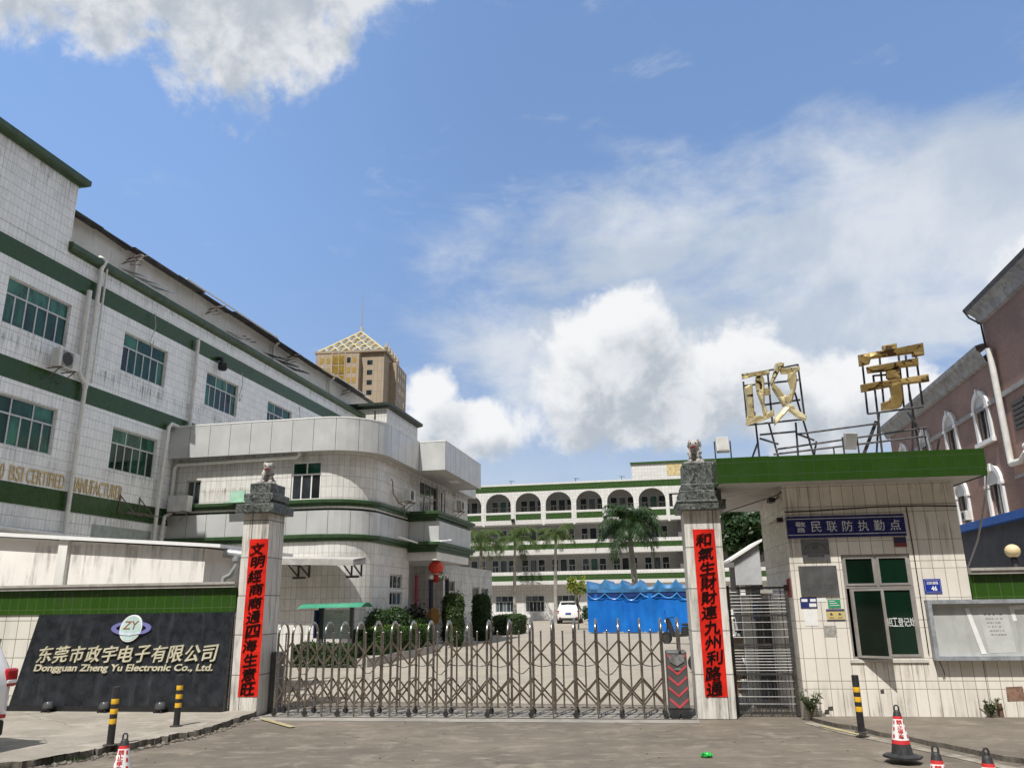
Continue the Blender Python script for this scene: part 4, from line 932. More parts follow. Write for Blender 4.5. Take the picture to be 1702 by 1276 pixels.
# ------------------------------------------------------------------ brown brick building on the right (wall at u=14, faces left)
BB = root('brick_building', 'brown brick building with white arched windows and weathered grey cornice', 'brick building', 'L', (14, 44)); fb = face_mu(14.0)
def arched(parent, v, z0, zt, hw=.62):
    zs = zt-.62                                       # spring of the arch
    f = MB(fb); n_ = 12; R0, R1 = hw+.04, hw+.30
    for sgn in (-1, 1): f.box(v+sgn*R0 if sgn > 0 else v-R1, v+R1 if sgn > 0 else v-R0, -.05, .10, z0, zs)
    for k in range(n_):
        t0, t1 = PI*k/n_, PI*(k+1)/n_
        q = [(v+R0*math.cos(t0), zs+R0*math.sin(t0)*.9), (v+R1*math.cos(t0), zs+R1*math.sin(t0)*.9), (v+R1*math.cos(t1), zs+R1*math.sin(t1)*.9), (v+R0*math.cos(t1), zs+R0*math.sin(t1)*.9)]
        f.prism(q, -.05, .12)
    f.box(v-hw-.42, v+hw+.42, -.02, .20, z0-.18, z0); f.box(v-hw-.36, v-hw-.0, -.02, .15, zs-.1, zs+.02); f.box(v+hw, v+hw+.36, -.02, .15, zs-.1, zs+.02); f.box(v-.07, v+.07, .0, .17, zs+R0*.86, zs+R1*.98)
    o = part('window', f, WHITE_P, parent)
    l = MB(fb); l.prism([(v-hw-.05, zs)] + [(v+(hw+.05)*math.cos(PI-PI*k/n_), zs+(hw+.05)*math.sin(PI*k/n_)*.9) for k in range(n_+1)], -.04, .03); part('lunette', l, plain('white lunette', (.60, .60, .59), .6, var=.1), o)
    g_ = MB(fb); g_.box(v-hw-.03, v+hw+.03, -.14, -.12, z0, zs); part('pane', g_, DARK_G, o)
    s_ = MB(fb); s_.box(v-.03, v+.03, -.13, -.07, z0, zs); s_.box(v-hw, v-hw+.06, -.13, -.07, z0, zs); s_.box(v+hw-.06, v+hw, -.13, -.07, z0, zs); part('sash_bar', s_, ALU2, o)
    if random.random() < .7:
        c_ = MB(fb); c_.box(v-hw+.08, v-.1, -.15, -.142, z0+.05, zs); part('curtain', c_, plain('grey curtain', (.30, .31, .33), .8), o)
AV = [37.75, 41.95, 46.2, 50.4]; Hh = []
w = MB(fb); 
for v in AV: Hh += [(v-.62, v+.62, 8.35, 9.82), (v-.62, v+.62, 5.0, 6.42)]
w.holes(36.0, 53.0, 0, 11.95, Hh, .16); w.fm = None
w.poly([(14, 53, 0), (26, 53, 0), (26, 53, 11.95), (14, 53, 11.95)]); w.poly([(14, 36, 0), (26, 36, 0), (26, 36, 13.7), (14, 36, 13.7)])
w.poly([(13.98, 16, 0), (13.98, 36, 0), (13.98, 36, 13.7), (13.98, 16, 13.7)]); w.poly([(13.98, 16, 0), (26, 16, 0), (26, 16, 13.7), (13.98, 16, 13.7)])
w.poly([(13.98, 16, 13.7), (26, 16, 13.7), (26, 36, 13.7), (13.98, 36, 13.7)]); w.poly([(14, 36, 11.9), (26, 36, 11.9), (26, 53, 11.9), (14, 53, 11.9)])
part('wall', w, BRICKM, BB)
for v in AV: arched(BB, v, 8.35, 10.44); arched(BB, v, 5.0, 7.04)
cor = plain('weathered cornice', (.34, .34, .335), .8, var=.3, scale=2, dirt=(.06, .06, .06), dirt_amt=.8)
c = MB(); c.sweep([(14, 53.4), (14, 36.02)], [(0, 11.5), (.14, 11.55), (.20, 11.75), (.32, 11.98), (.44, 12.08), (.46, 12.30), (.2, 12.38), (-.3, 12.4)]); part('cornice', c, cor, BB)
c = MB(); c.sweep([(26, 36.0), (13.98, 36.0), (13.98, 16)], [(0, 13.25), (.14, 13.32), (.18, 13.62), (.32, 13.84), (.44, 13.95)]); part('cornice', c, cor, BB)
c = MB(); c.sweep([(26, 36.0), (13.98, 36.0), (13.98, 16)], [(.44, 13.95), (.50, 14.16), (.2, 14.3), (-.6, 14.3)]); part('eaves_gutter', c, plain('slate gutter', (.07, .075, .085), .6, var=.3), BB)
c = MB(fb); c.box(36, 53, 0, .09, 9.72, 9.92); c.fm = face_mu(13.98); c.box(16, 35.5, 0, .09, 9.72, 9.92); c.box(16, 35.5, 0, .05, 6.3, 6.42); part('belt_course', c, plain('grey belt', (.36, .355, .35), .8, var=.25, dirt=(.15, .14, .14)), BB)
c = MB(); c.tube([(13.78, 35.3, 11.9), (13.78, 35.25, 11.4), (13.78, 35.2, 6.9)], .13, 10); c.tube([(13.78, 35.2, 6.9), (13.78, 34.2, 6.85), (13.78, 33.6, 7.1)], .13, 10); part('downpipe', c, PVC, BB, smooth=40)
c = MB(); c.tube([(13.35, 36.1, 14.0), (13.5, 36.0, 13.6), (13.85, 35.8, 13.2), (13.85, 35.75, 12.2), (13.85, 35.4, 11.9), (13.85, 35.3, 8.5)], .04, 6); part('cable', c, IRON_B, BB)
c = MB(face_mu(13.98)); 
for k in range(6): c.box(33.4, 34.6, 0, .06, 8.15+.2*k, 8.29+.2*k)
part('vent_louvre', c, IRON, BB)
c = MB(); c.tube([(13.7, 33.4, 7.3), (13.7, 33.0, 7.3), (13.7, 32.7, 7.1)], .14, 10); part('vent_pipe', c, WHITE_P, BB)
ac_unit('small white air conditioner unit on the brick building under a lower arched window', 'L', (13.75, 41.2), 5.1, -PI/2, .8)

# ------------------------------------------------------------------ blue roofed booth in front of it
BO = root('blue_roof_shed', 'grey shed with a bright blue sheet roof behind the globe lamp', 'shed', 'L', (10, 26))
c = MB(); c.vprism([(9.5, 21.5), (9.5, 29.5), (12.8, 29.5), (12.8, 21.5)], 0, 3.72); part('wall', c, plain('shed grey wall', (.055, .058, .068), .7, var=.15, scale=1), BO)
c = MB(); c.vprism([(9.25, 20.5), (9.25, 29.6), (13, 29.6), (13, 20.5)], 3.72, 3.95); part('roof', c, BLUE_M, BO)
c = MB(); c.box(9.4, 12.8, 21.0, 21.46, 0, 3.70); part('front_panel', c, BLUE_M, BO)
c = MB(); c.box(9.42, 9.48, 21.6, 22.6, 2.6, 3.2); part('wall_panel', c, plain('pale blue panel', (.10, .28, .60), .5), BO)

# ------------------------------------------------------------------ right boundary wall with green band
def bwall(name, label, s0, s1, dz=0.0):
    Rw = root(name, label, 'boundary wall', 'S', ((s0+s1)/2, .15))
    b = MB(); b.box(s0, s1, 0, .24, 0, 1.60); part('wall', b, WHITE_TILE_C if s0 > 0 else WHITE_TILE_D, Rw)
    b = MB(); b.box(s0, s1, -.02, .26, 1.60, 2.0); part('green_band', b, GREEN_TILE_B, Rw)
    stain(Rw, face_v(0), s0, s1, .02, .6, SPLASH, .003); stain(Rw, face_v(-.02), s0, s1, 1.62, 2.0, RAIN, .003)
    b = MB(); b.box(s0, s1, -.09, .33, 2.0, 2.05); b.box(s0, s1, -.11, .35, 2.05, 2.09); part('coping', b, CONCRETE, Rw)
    return Rw
RW = bwall('boundary_wall', 'low tiled wall with green band carrying the globe lamp beside the gatehouse', 6.75, 12.0)
b = MB()
for (x, z, w_, h_) in ((6.98, .26, .24, .20), (6.62+.2, .02, .09, .22)):
    b.poly([(x, -.003, z), (x+w_, -.003, z+.01), (x+w_-.01, -.003, z+h_), (x+.01, -.003, z+h_-.01)])
part('missing_tile', b, plain('exposed mortar', (.24, .14, .10), .9, var=.4, scale=14, bump=.5), RW)
LWL = bwall('boundary_wall', 'boundary wall with green tile band above the black name wall', -14.0, -4.68)
GL = root('globe_lamp', 'cream globe lamp on a short black post on the boundary wall', 'lamp', 'S', (7.47, .14), 2.09)
b = MB(); b.tube([(7.47, .14, 2.09), (7.47, .14, 2.14), (7.47, .14, 2.24)], [.07, .055, .045], 12); part('post', b, IRON_B, GL)
b = MB(); b.ball((7.47, .14, 2.33), .105, 3, (1, 1, .95)); part('globe', b, plain('cream globe', (.72, .58, .33), .3, var=.06), GL, smooth=True)

# ------------------------------------------------------------------ gatehouse
GH = root('gatehouse', 'white tiled gatehouse with green canopy edge and open window', 'gatehouse', 'S', (5.5, 1.1)); fg = face_v(0.0)
WN = (4.985, 5.965, .83, 2.32)
w = MB(fg); w.holes(4.235, 6.74, 0, 3.40, [WN], .14); w.fm = None
w.poly([(4.235, 0, 0), (4.235, 2.2, 0), (4.235, 2.2, 3.4), (4.235, 0, 3.4)]); w.poly([(6.74, 0, 0), (6.74, 2.2, 0), (6.74, 2.2, 3.4), (6.74, 0, 3.4)]); w.poly([(4.235, 2.2, 0), (6.74, 2.2, 0), (6.74, 2.2, 3.4), (4.235, 2.2, 3.4)])
part('wall', w, WHITE_TILE_C, GH)
stain(GH, fg, 4.25, 6.73, .02, .62, SPLASH, .004); stain(GH, fg, 4.25, 4.97, 1.3, 3.36, RAIN, .002); stain(GH, fg, 6.0, 6.73, 1.7, 3.36, RAIN, .002); stain(GH, fg, 4.95, 6.0, .30, .82, RUSTY, .003)
b = MB(); b.box(4.4, 6.6, .9, 1.0, .1, 3.3); b.box(4.4, 6.6, .2, 1, 3.2, 3.38); part('interior_wall', b, plain('dark interior', (.10, .12, .09), .9), GH)
b = MB(); b.box(5.62, 5.92, .45, .47, .95, 1.62); part('curtain', b, plain('green curtain', (.20, .34, .10), .8, var=.3, scale=14), GH)
S_L, S_R, N_F, N_B = 3.20, 7.0, -.60, 3.6
b = MB(); b.vprism([(S_L+.02, N_F+.02), (S_R-.02, N_F+.02), (S_R-.02, N_B), (S_L+.02, N_B)], 3.385, 3.70); part('canopy_slab', b, SOFFIT, GH)
b = MB(); b.sweep([(S_L, N_B), (S_L, N_F), (S_R, N_F), (S_R, N_B)], [(-.02, 3.372), (0, 3.372), (0, 3.76), (-.12, 3.78), (-.12, 3.70)]); part('canopy_fascia', b, tile('green canopy tile', (.020, .056, .006), .165, .195, grout=(.012, .034, .005), gap=.004, grime=.3, grime_col=(.02, .05, .012), rough=.22), GH)
wf = MB(fg); a0, a1, z0, z1 = WN; zt, ac = 1.845, (WN[0]+WN[1])/2
for (p, q, r_, s_) in ((a0, a1, z0, z0+.03), (a0, a1, z1-.03, z1), (a0, a0+.03, z0, z1), (a1-.03, a1, z0, z1), (ac-.018, ac+.018, z0, z1), (a0, a1, zt-.018, zt+.018)): wf.box(p, q, -.07, -.02+.002*(q-p), r_, s_)
WF = part('window', wf, ALU_D, GH)
def sash(pts_fm, x0, x1, y0, y1, nm='sash'):
    f = MB(pts_fm); t = .032
    f.box(x0, x1, -.015, .02, y0, y0+t); f.box(x0, x1, -.015, .02, y1-t, y1); f.box(x0, x0+t, -.015, .02, y0+t, y1-t); f.box(x1-t, x1, -.015, .02, y0+t, y1-t)
    o = part(nm, f, ALU_D, GH); p = MB(pts_fm); p.box(x0+.03, x1-.03, -.002, .004, y0+.03, y1-.03); part('pane', p, GREEN_G2, o); return o
fs0 = lambda a, w, z: (a, .03-w, z)
sash(fs0, a0+.03, ac-.018, zt+.02, z1-.03); sash(fs0, ac+.018, a1-.03, zt+.02, z1-.03)
so = sash(fs0, ac+.018, a1-.03, z0+.03, zt-.02)
ph = rad(33); hx = a0+.075
sash(lambda a, w, z: (hx+a*math.cos(ph)+w*math.sin(ph), -.005-a*math.sin(ph)-w*math.cos(ph)*1.0+w*0, z), 0, .455, z0+.02, zt-.025, 'open_sash')
b = MB(fg)
for k, ch in enumerate('招工登记处'): text_into(b, ch, ac+.052+.079*k, ac+.052+.079*k+.074, 1.28, 1.40, -.028, .003)
part('lettering', b, WHITE_P, so)
b = MB(fg); b.box(a0-.05, a1+.05, 0, .02, z0-.05, z0-.005); part('window_sill', b, plain('worn sill', (.55, .52, .47), .7), GH)
b = MB(fg); b.tube([(4.235, .03, 2.98), (4.6, .02, 2.985), (5.6, .02, 3.02), (6.2, .02, 3.02), (6.74, .02, 3.0)], .010, 5); b.tube([(6.02, .015, 3.0), (6.03, .015, 2.35), (6.03, .015, .9)], .008, 5); part('cable', b, IRON_B, GH)
b = MB(); b.tube([(3.6, 3.2, 3.30), (4.2, .3, 3.28), (4.22, .02, 3.30)], .012, 5); part('roof_cable', b, IRON_B, GH)
b = MB(); b.poly([(4.232, .08, 1.72), (4.232, .4, 1.72), (4.232, .4, 1.98), (4.232, .08, 2.0)]); part('red_poster', b, plain('torn red poster', (.30, .045, .04), .8, var=.5, scale=18), GH)
b = MB(fg)
for (x, z, w_, h_) in ((5.30, .36, .05, .06), (4.55, .13, .07, .06), (4.50, .08, .06, .07)): b.poly([(x, .002, z), (x+w_, .002, z), (x+w_, .002, z+h_), (x, .002, z+h_*.8)])
part('missing_tile', b, plain('dark chip', (.06, .05, .045), .9), GH)

# things fixed on the gatehouse
BS = root('wall_sign', 'long blue enamel sign with white characters above the gatehouse window', 'sign', 'S', (5.1, -.02), 2.58)
b = MB(fg); b.box(4.245, 5.96, .002, .035, 2.58, 2.905); part('panel', b, BLUE_SIGN, BS)
b = MB(fg); b.box(4.25, 5.955, .036, .039, 2.862, 2.872); b.box(4.25, 5.955, .036, .039, 2.622, 2.632); part('border_line', b, SILVER_P, BS)
for k, ch in enumerate('警民联防执勤点'):
    b = MB(fg); x = 4.37+.2285*k; text_into(b, ch, x, x+.15, 2.665, 2.825, .036, .004, bold=.004); part('character', b, SILVER_P, BS)
def plaque(name, label, cat, s0, s1, z0, z1, m_, d=.02, grp=None):
    R_ = root(name, label, cat, 'S', ((s0+s1)/2, -.01), z0, grp); b = MB(fg); b.box(s0, s1, .003, d, z0, z1); part('plate', b, m_, R_); return R_
p1 = plaque('plaque', 'square steel plaque with round emblem under the blue sign', 'plaque', 4.43, 4.83, 2.235, 2.555, GREY_PLQ)
b = MB(fg)
for k in range(13):
    t = PI*(.93-.86*k/12); x, z = 4.63+.155*math.cos(t), 2.39+.11*math.sin(t); b.box(x-.007, x+.007, .021, .023, z-.008, z+.008)
b.fm = lambda a, w, z: (a, -w, z)
for k in range(14):
    t0, t1 = 2*PI*k/14, 2*PI*(k+1)/14
    b.prism([(4.63+.026*math.cos(t0), 2.445+.026*math.sin(t0)), (4.63+.032*math.cos(t0), 2.445+.032*math.sin(t0)), (4.63+.032*math.cos(t1), 2.445+.032*math.sin(t1)), (4.63+.026*math.cos(t1), 2.445+.026*math.sin(t1))], .021, .024)
for k in range(7): b.box(4.515+.034*k, 4.54+.034*k, .021, .023, 2.30, 2.325)
part('engraving', b, IRON_B, p1)
p2 = plaque('plaque', 'larger grey steel plaque engraved with one line of characters', 'plaque', 4.35, 4.90, 1.725, 2.165, GREY_PLQ)
b = MB(fg); text_into(b, '工会委员会', 4.43, 4.82, 1.83, 1.915, .0205, .003); part('engraving', b, plain('engraved grey', (.10, .10, .105), .5), p2)
n1 = plaque('notice_sheet', 'small dark blue notice with white boxes below the large plaque', 'notice', 4.325, 4.565, 1.55, 1.71, plain('dark blue notice', (.02, .03, .15), .5), .006, 'notices on the gatehouse wall')
b = MB(fg); b.box(4.345, 4.43, .007, .009, 1.645, 1.685); b.box(4.47, 4.55, .007, .009, 1.645, 1.685); b.box(4.45, 4.55, .007, .009, 1.57, 1.62); part('white_box', b, PAPER, n1)
n2 = plaque('notice_sheet', 'small green notice with white print on the gatehouse tiles', 'notice', 4.72, 4.90, 1.55, 1.67, plain('green notice', (.03, .28, .13), .6), .006, 'notices on the gatehouse wall')
b = MB(fg)
for k in range(3): b.box(4.74, 4.88-.03*k, .007, .009, 1.585+.03*k, 1.593+.03*k)
part('print', b, WHITE_P, n2)
n3 = plaque('notice_sheet', 'yellow notice with dark blue edges under the green one', 'notice', 4.68, 4.94, 1.37, 1.535, plain('yellow notice', (.58, .46, .18), .7), .006, 'notices on the gatehouse wall')
b = MB(fg); b.box(4.68, 4.94, .007, .009, 1.505, 1.535); b.box(4.68, 4.94, .007, .009, 1.37, 1.385)
for x in (4.75, 4.87): b.box(x-.02, x+.02, .007, .009, 1.45, 1.465); b.box(x-.012, x+.012, .007, .009, 1.465, 1.48); b.box(x-.035, x+.035, .007, .009, 1.41, 1.415)
part('print', b, plain('dark print', (.04, .05, .12), .7), n3)
n4 = plaque('notice_sheet', 'blank white paper notice under the dark blue one', 'notice', 4.36, 4.55, 1.30, 1.53, PAPER, .004, 'notices on the gatehouse wall')
n5 = plaque('notice_sheet', 'small white slip between the blue and green notices', 'notice', 4.57, 4.70, 1.64, 1.70, PAPER, .004, 'notices on the gatehouse wall')
n6 = plaque('notice_sheet', 'shreds of torn white paper on the tiles', 'notice', 4.62, 4.80, 1.14, 1.30, plain('torn paper', (.68, .65, .60), .9, var=.3, scale=20), .003, 'notices on the gatehouse wall')
n7 = plaque('small_flag_sign', 'small dark blue and red square sign hanging under the blue sign', 'sign', 5.78, 5.95, 2.42, 2.56, plain('navy sign', (.02, .018, .07), .6), .012)
b = MB(fg); b.box(5.78, 5.95, .013, .015, 2.42, 2.48); part('red_band', b, plain('dull red', (.20, .03, .03), .6), n7)
np_ = plaque('number_plate', 'blue house number plate reading 46', 'number plate', 6.105, 6.345, 1.74, 1.945, BLUE_PLATE, .012)
b = MB(fg); text_into(b, '46', 6.20, 6.28, 1.775, 1.845, .013, .003, bold=.03); text_into(b, '近陂源路', 6.145, 6.305, 1.865, 1.908, .013, .003, bold=.01); part('lettering', b, WHITE_P, np_)
b = MB(fg)
for (x0, x1, y0, y1) in ((6.125, 6.325, 1.924, 1.928), (6.125, 6.325, 1.757, 1.761), (6.117, 6.121, 1.768, 1.917), (6.329, 6.333, 1.768, 1.917)): b.box(x0, x1, .0125, .0145, y0, y1)
part('border_line', b, SILVER_P, np_)
NB = root('notice_board', 'wall mounted grey framed notice board with peeling papers', 'notice board', 'S', (7.0, -.08), .8)
s0, s1, z0, z1 = 6.075, 7.95, .815, 1.645
b = MB(fg); b.box(s0, s1, .0, .04, z0, z1); part('back_panel', b, plain('faded board', (.44, .45, .43), .7, var=.12, scale=3, dirt=(.25, .25, .24)), NB)
b = MB(fg); t = .055
b.box(s0, s1, .0, .13, z0, z0+t); b.box(s0, s1, .0, .13, z1-t, z1); b.box(s0, s0+t, .002, .128, z0+t, z1-t); b.box(s1-t, s1, .002, .128, z0+t, z1-t); part('frame', b, plain('worn grey frame', (.34, .36, .39), .5, .3, var=.3, scale=8, dirt=(.12, .09, .07)), NB)
b = MB(fg); b.poly([(6.60, .045, z1-.12), (6.66, .045, z1-.12), (6.80, .045, z0+.08), (6.73, .045, z0+.08)]); part('torn_strip', b, PAPER, NB)
b = MB(fg); b.poly([(7.20, .043, z1-.10), (7.42, .043, z1-.08), (7.40, .043, z1-.14), (7.26, .043, z1-.15), (7.28, .043, z1-.30), (7.23, .043, z1-.31)]); part('torn_strip', b, PAPER, NB)
b = MB(fg); b.poly([(7.42, .05, z1-.09), (7.9, .05, z1-.08), (7.9, .05, z1-.42), (7.49, .05, z1-.43)]); part('paper', b, PAPER, NB)
b = MB(fg); b.poly([(6.76, .042, z1-.10), (7.16, .042, z1-.10), (7.2, .042, z0+.10), (6.84, .042, z0+.09)]); part('paper', b, plain('faded paper', (.50, .51, .49), .9, var=.1, scale=5), NB)
b = MB(fg); rr_ = random.Random(5)
for k in range(6):
    z = z1-.22-.055*k; x = 6.85+.01*k
    while x < 7.08: l = rr_.uniform(.01, .04); b.box(x, x+l, .0425, .0435, z, z+.012 if k else z+.02); x += l+rr_.uniform(.006, .03)
part('faded_print', b, plain('faded print', (.18, .18, .18), .9), NB)
b = MB(); b.tube([(6.14, -.05, .83), (6.16, -.09, .70), (6.19, -.03, .66), (6.2, -.02, .60)], .006, 5); b.tube([(6.10, -.04, 1.3), (6.09, -.04, 1.28)], .02, 6); part('loose_wire', b, IRON_B, NB)
CM = root('wall_camera', 'small dark security camera under the gatehouse soffit', 'security camera', 'S', (4.16, .35), 3.18)
b = MB(); b.bbox(4.06, 4.16, .2, .42, 3.17, 3.24, .012); part('housing', b, IRON_B, CM); b = MB(); b.bar((4.16, .35, 3.2), (4.235, .35, 3.27), .02, .02); part('bracket', b, IRON, CM)
TL = root('tube_light', 'slim tube light fitting on the gatehouse side wall', 'light fitting', 'S', (4.2, .5), 2.9)
b = MB(); b.tube([(4.17, .25, 2.88), (4.17, .95, 2.88)], .018, 8); part('tube', b, plain('tan tube', (.45, .38, .30), .5), TL); b = MB(); b.box(4.15, 4.235, .18, .25, 2.85, 2.92); part('mount', b, IRON_B, TL)

b = MB(); b.tube([(7.0, -.58, 3.40), (6.99, -.5, 3.2), (6.98, -.3, 2.9), (6.94, -.05, 2.5), (6.87, .1, 2.25), (6.79, .12, 2.09)], .014, 6)
thing('hanging_cable', 'grey cable hanging from the canopy end down to the wall beside the globe lamp', 'cable', b, PLASTER_G, 'S', (6.9, 0), 2.09, smooth=True)
# roof letters on pipe frames
def sheet_stroke(mb, poly, n0, depth=.05, ins=.022, rise=.028):
    # a folded metal stroke: back sheet, short sides and a raised, slightly dented face
    bm = bmesh.new(); f = bm.faces.new([bm.verts.new((x, n0, z)) for x, z in poly])
    ex = bmesh.ops.extrude_face_region(bm, geom=[f]); 
    for v in [g_ for g_ in ex['geom'] if isinstance(g_, bmesh.types.BMVert)]: v.co.y -= depth
    fr = [g_ for g_ in ex['geom'] if isinstance(g_, bmesh.types.BMFace)][0]
    bmesh.ops.recalc_face_normals(bm, faces=bm.faces[:])
    bmesh.ops.inset_individual(bm, faces=[fr], thickness=ins, depth=rise)
    for v in fr.verts: v.co.y += random.uniform(-.014, .014)
    bmesh.ops.triangulate(bm, faces=[fr]); mb.bm(bm); bm.free()
ZH_P = [[(3.838, 5.311), (4.282, 5.364), (4.289, 5.285), (4.188, 5.275), (4.153, 5.29), (3.842, 5.229)], [(4.067, 5.278), (4.159, 5.293), (4.193, 5.199), (4.156, 4.762), (4.192, 4.645), (4.13, 4.557), (4.118, 4.623), (4.108, 4.764), (4.056, 4.973), (4.039, 5.143)], [(4.18, 5.044), (4.272, 5.059), (4.266, 4.94), (4.18, 4.921)], [(3.859, 5.074), (3.941, 5.109), (3.992, 5.106), (3.982, 4.77), (3.977, 4.566), (3.858, 4.544), (3.872, 4.712)], [(3.835, 4.554), (4.062, 4.594), (4.13, 4.557), (4.161, 4.608), (4.286, 4.679), (4.296, 4.577), (4.125, 4.506), (3.83, 4.427)], [(4.388, 5.45), (4.464, 5.479), (4.534, 5.455), (4.512, 5.364), (4.45, 5.326), (4.338, 5.139), (4.28, 5.078), (4.285, 5.155), (4.349, 5.308)], [(4.451, 5.355), (4.707, 5.38), (4.768, 5.389), (4.768, 5.324), (4.684, 5.274), (4.467, 5.273)], [(4.575, 5.27), (4.7, 5.315), (4.711, 5.171), (4.668, 4.993), (4.585, 4.779), (4.557, 4.765), (4.594, 4.996), (4.559, 5.179)], [(4.297, 5.155), (4.416, 5.019), (4.498, 4.886), (4.48, 4.746), (4.444, 4.707), (4.377, 4.866), (4.296, 5.025)], [(4.499, 4.873), (4.579, 4.946), (4.574, 4.792), (4.501, 4.745)], [(4.507, 4.744), (4.537, 4.667), (4.417, 4.543), (4.275, 4.401), (4.269, 4.515), (4.428, 4.672)], [(4.474, 4.746), (4.601, 4.727), (4.632, 4.662), (4.784, 4.541), (4.768, 4.46), (4.627, 4.533), (4.52, 4.64), (4.478, 4.667)]]
YU_P = [[(5.723, 5.529), (5.898, 5.555), (6.111, 5.591), (6.115, 5.665), (6.338, 5.697), (6.337, 5.614), (6.747, 5.681), (6.738, 5.475), (6.558, 5.449), (6.558, 5.51), (6.164, 5.478), (5.908, 5.457), (5.874, 5.368), (5.718, 5.34)], [(5.825, 5.316), (6.176, 5.365), (6.631, 5.43), (6.623, 5.3), (6.356, 5.279), (6.159, 5.236), (5.831, 5.212)], [(6.116, 5.227), (6.328, 5.275), (6.317, 5.101), (6.318, 5.012), (6.308, 4.745), (6.264, 4.63), (6.207, 4.603), (5.96, 4.58), (5.969, 4.703), (6.091, 4.742), (6.141, 4.813), (6.135, 4.962), (6.182, 5.049), (6.106, 5.113)], [(5.691, 5.021), (5.915, 5.057), (6.302, 5.087), (6.743, 5.144), (6.744, 5.024), (6.315, 4.988), (6.121, 4.963), (5.689, 4.896)]]
FRAME_M = plain('dark blue grey pipe', (.055, .055, .062), .55, .4, var=.4, scale=8, dirt=(.12, .07, .04), dirt_amt=.5)
PIPES_Z = [((3.88, 5.22), (3.88, 4.46)), ((4.01, 4.69), (4.02, 3.72)), ((4.29, 5.38), (4.28, 4.5)), ((4.79, 5.47), (4.80, 4.53)), ((4.65, 4.48), (4.62, 3.72)), ((4.22, 4.5), (4.42, 3.75)), ((4.69, 4.99), (5.0, 3.72)), ((4.06, 4.3), (4.65, 4.33)), ((4.05, 4.24), (4.34, 4.13)),
           ((4.65, 4.29), (4.91, 4.17)), ((4.02, 4.18), (3.84, 3.72)), ((3.89, 5.15), (4.77, 5.2)), ((4.17, 4.8), (4.76, 4.86)), ((4.28, 5.39), (4.8, 5.47)), ((3.88, 4.47), (4.8, 4.53))]
PIPES_Y = [((5.82, 5.52), (5.79, 4.57)), ((6.1, 5.52), (6.06, 4.74)), ((6.4, 5.53), (6.36, 4.66)), ((6.67, 5.55), (6.65, 4.68)), ((5.96, 5.22), (5.92, 3.72)), ((6.51, 5.53), (6.47, 4.75)), ((6.48, 5.1), (6.62, 3.72)), ((5.79, 4.57), (6.66, 4.65)), ((5.97, 5.21), (6.36, 5.22)),
           ((5.97, 4.6), (5.9, 3.72)), ((6.48, 4.57), (6.47, 3.72)), ((6.82, 4.12), (6.8, 3.72)), ((6.4, 4.57), (6.53, 4.34))]
RAILS = [((4.65, 4.29), (5.92, 4.41)), ((4.29, 4.05), (6.66, 4.31)), ((4.25, 3.97), (6.64, 4.17))]
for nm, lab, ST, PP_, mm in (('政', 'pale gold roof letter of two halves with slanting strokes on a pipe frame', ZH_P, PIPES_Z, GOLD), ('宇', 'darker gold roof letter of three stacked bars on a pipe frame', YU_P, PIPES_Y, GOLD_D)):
    R_ = root('roof_letter', lab, 'rooftop letter', 'S', (4.3 if nm == '政' else 6.2, .3), 3.70, 'gold rooftop letters')
    k = MB()
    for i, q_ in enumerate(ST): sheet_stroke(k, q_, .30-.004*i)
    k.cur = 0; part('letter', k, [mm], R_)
    k = MB()
    for i, (p, q) in enumerate(PP_): back = .42 + (.35 if q[1] < 3.8 and i > 4 else 0); k.tube([(p[0], .42, p[1]), (q[0], back, q[1])], .017, 6)
    part('pipe_frame', k, FRAME_M, R_)
PR = MB()
for p, q in RAILS: PR.tube([(p[0], .45, p[1]), (q[0], .45, q[1])], .017, 6)
PR.bar((5.93, .5, 4.46), (5.56, .5, 3.705), .05, .03); PR.bar((4.96, .5, 4.17), (4.83, .5, 3.705), .03, .02); PR.bar((5.2, .45, 4.06), (5.2, .45, 3.70), .02, .02); PR.bar((6.62, .46, 4.3), (6.64, .46, 3.705), .02, .02)
thing('support_rails', 'rusty pipe rails between the two rooftop letters', 'rails', PR, FRAME_M, 'S', (5.4, .45), 3.70)
def flood(label, s, n, z, rx, rz_=0):
    R_ = root('floodlight', label, 'floodlight', 'S', (s, n), z, 'rooftop floodlights', rz_); OFF[R_.name] = (0, 0, 0)
    M_ = Matrix.Translation((0, 0, .24)) @ Matrix.Rotation(rx, 4, 'X')
    b = MB(lambda x, y_, z_: tuple(M_ @ Vector((x, y_, z_)))); b.bbox(-.10, .10, -.035, .035, -.13, .13, .01); part('housing', b, plain('floodlight grey', (.42, .42, .42), .5, .2), R_)
    b = MB(lambda x, y_, z_: tuple(M_ @ Vector((x, y_, z_)))); b.box(-.085, .085, -.04, -.036, -.115, .115); part('lens', b, plain('dusty lens', (.40, .39, .37), .3, var=.15), R_)
    b = MB()
    for x in (-.12, .12): b.bar((x, 0, .0), (x, 0, .30), .02, .015)
    b.bar((-.12, 0, .0), (.12, 0, .0), .02, .015); part('yoke', b, IRON, R_); return R_
flood('grey floodlight on the canopy corner beside the stone lion', 3.36, -.25, 3.79, rad(-18)); flood('grey floodlight tilted on the canopy between the two letters', 5.30, -.15, 3.79, rad(22), rad(14))

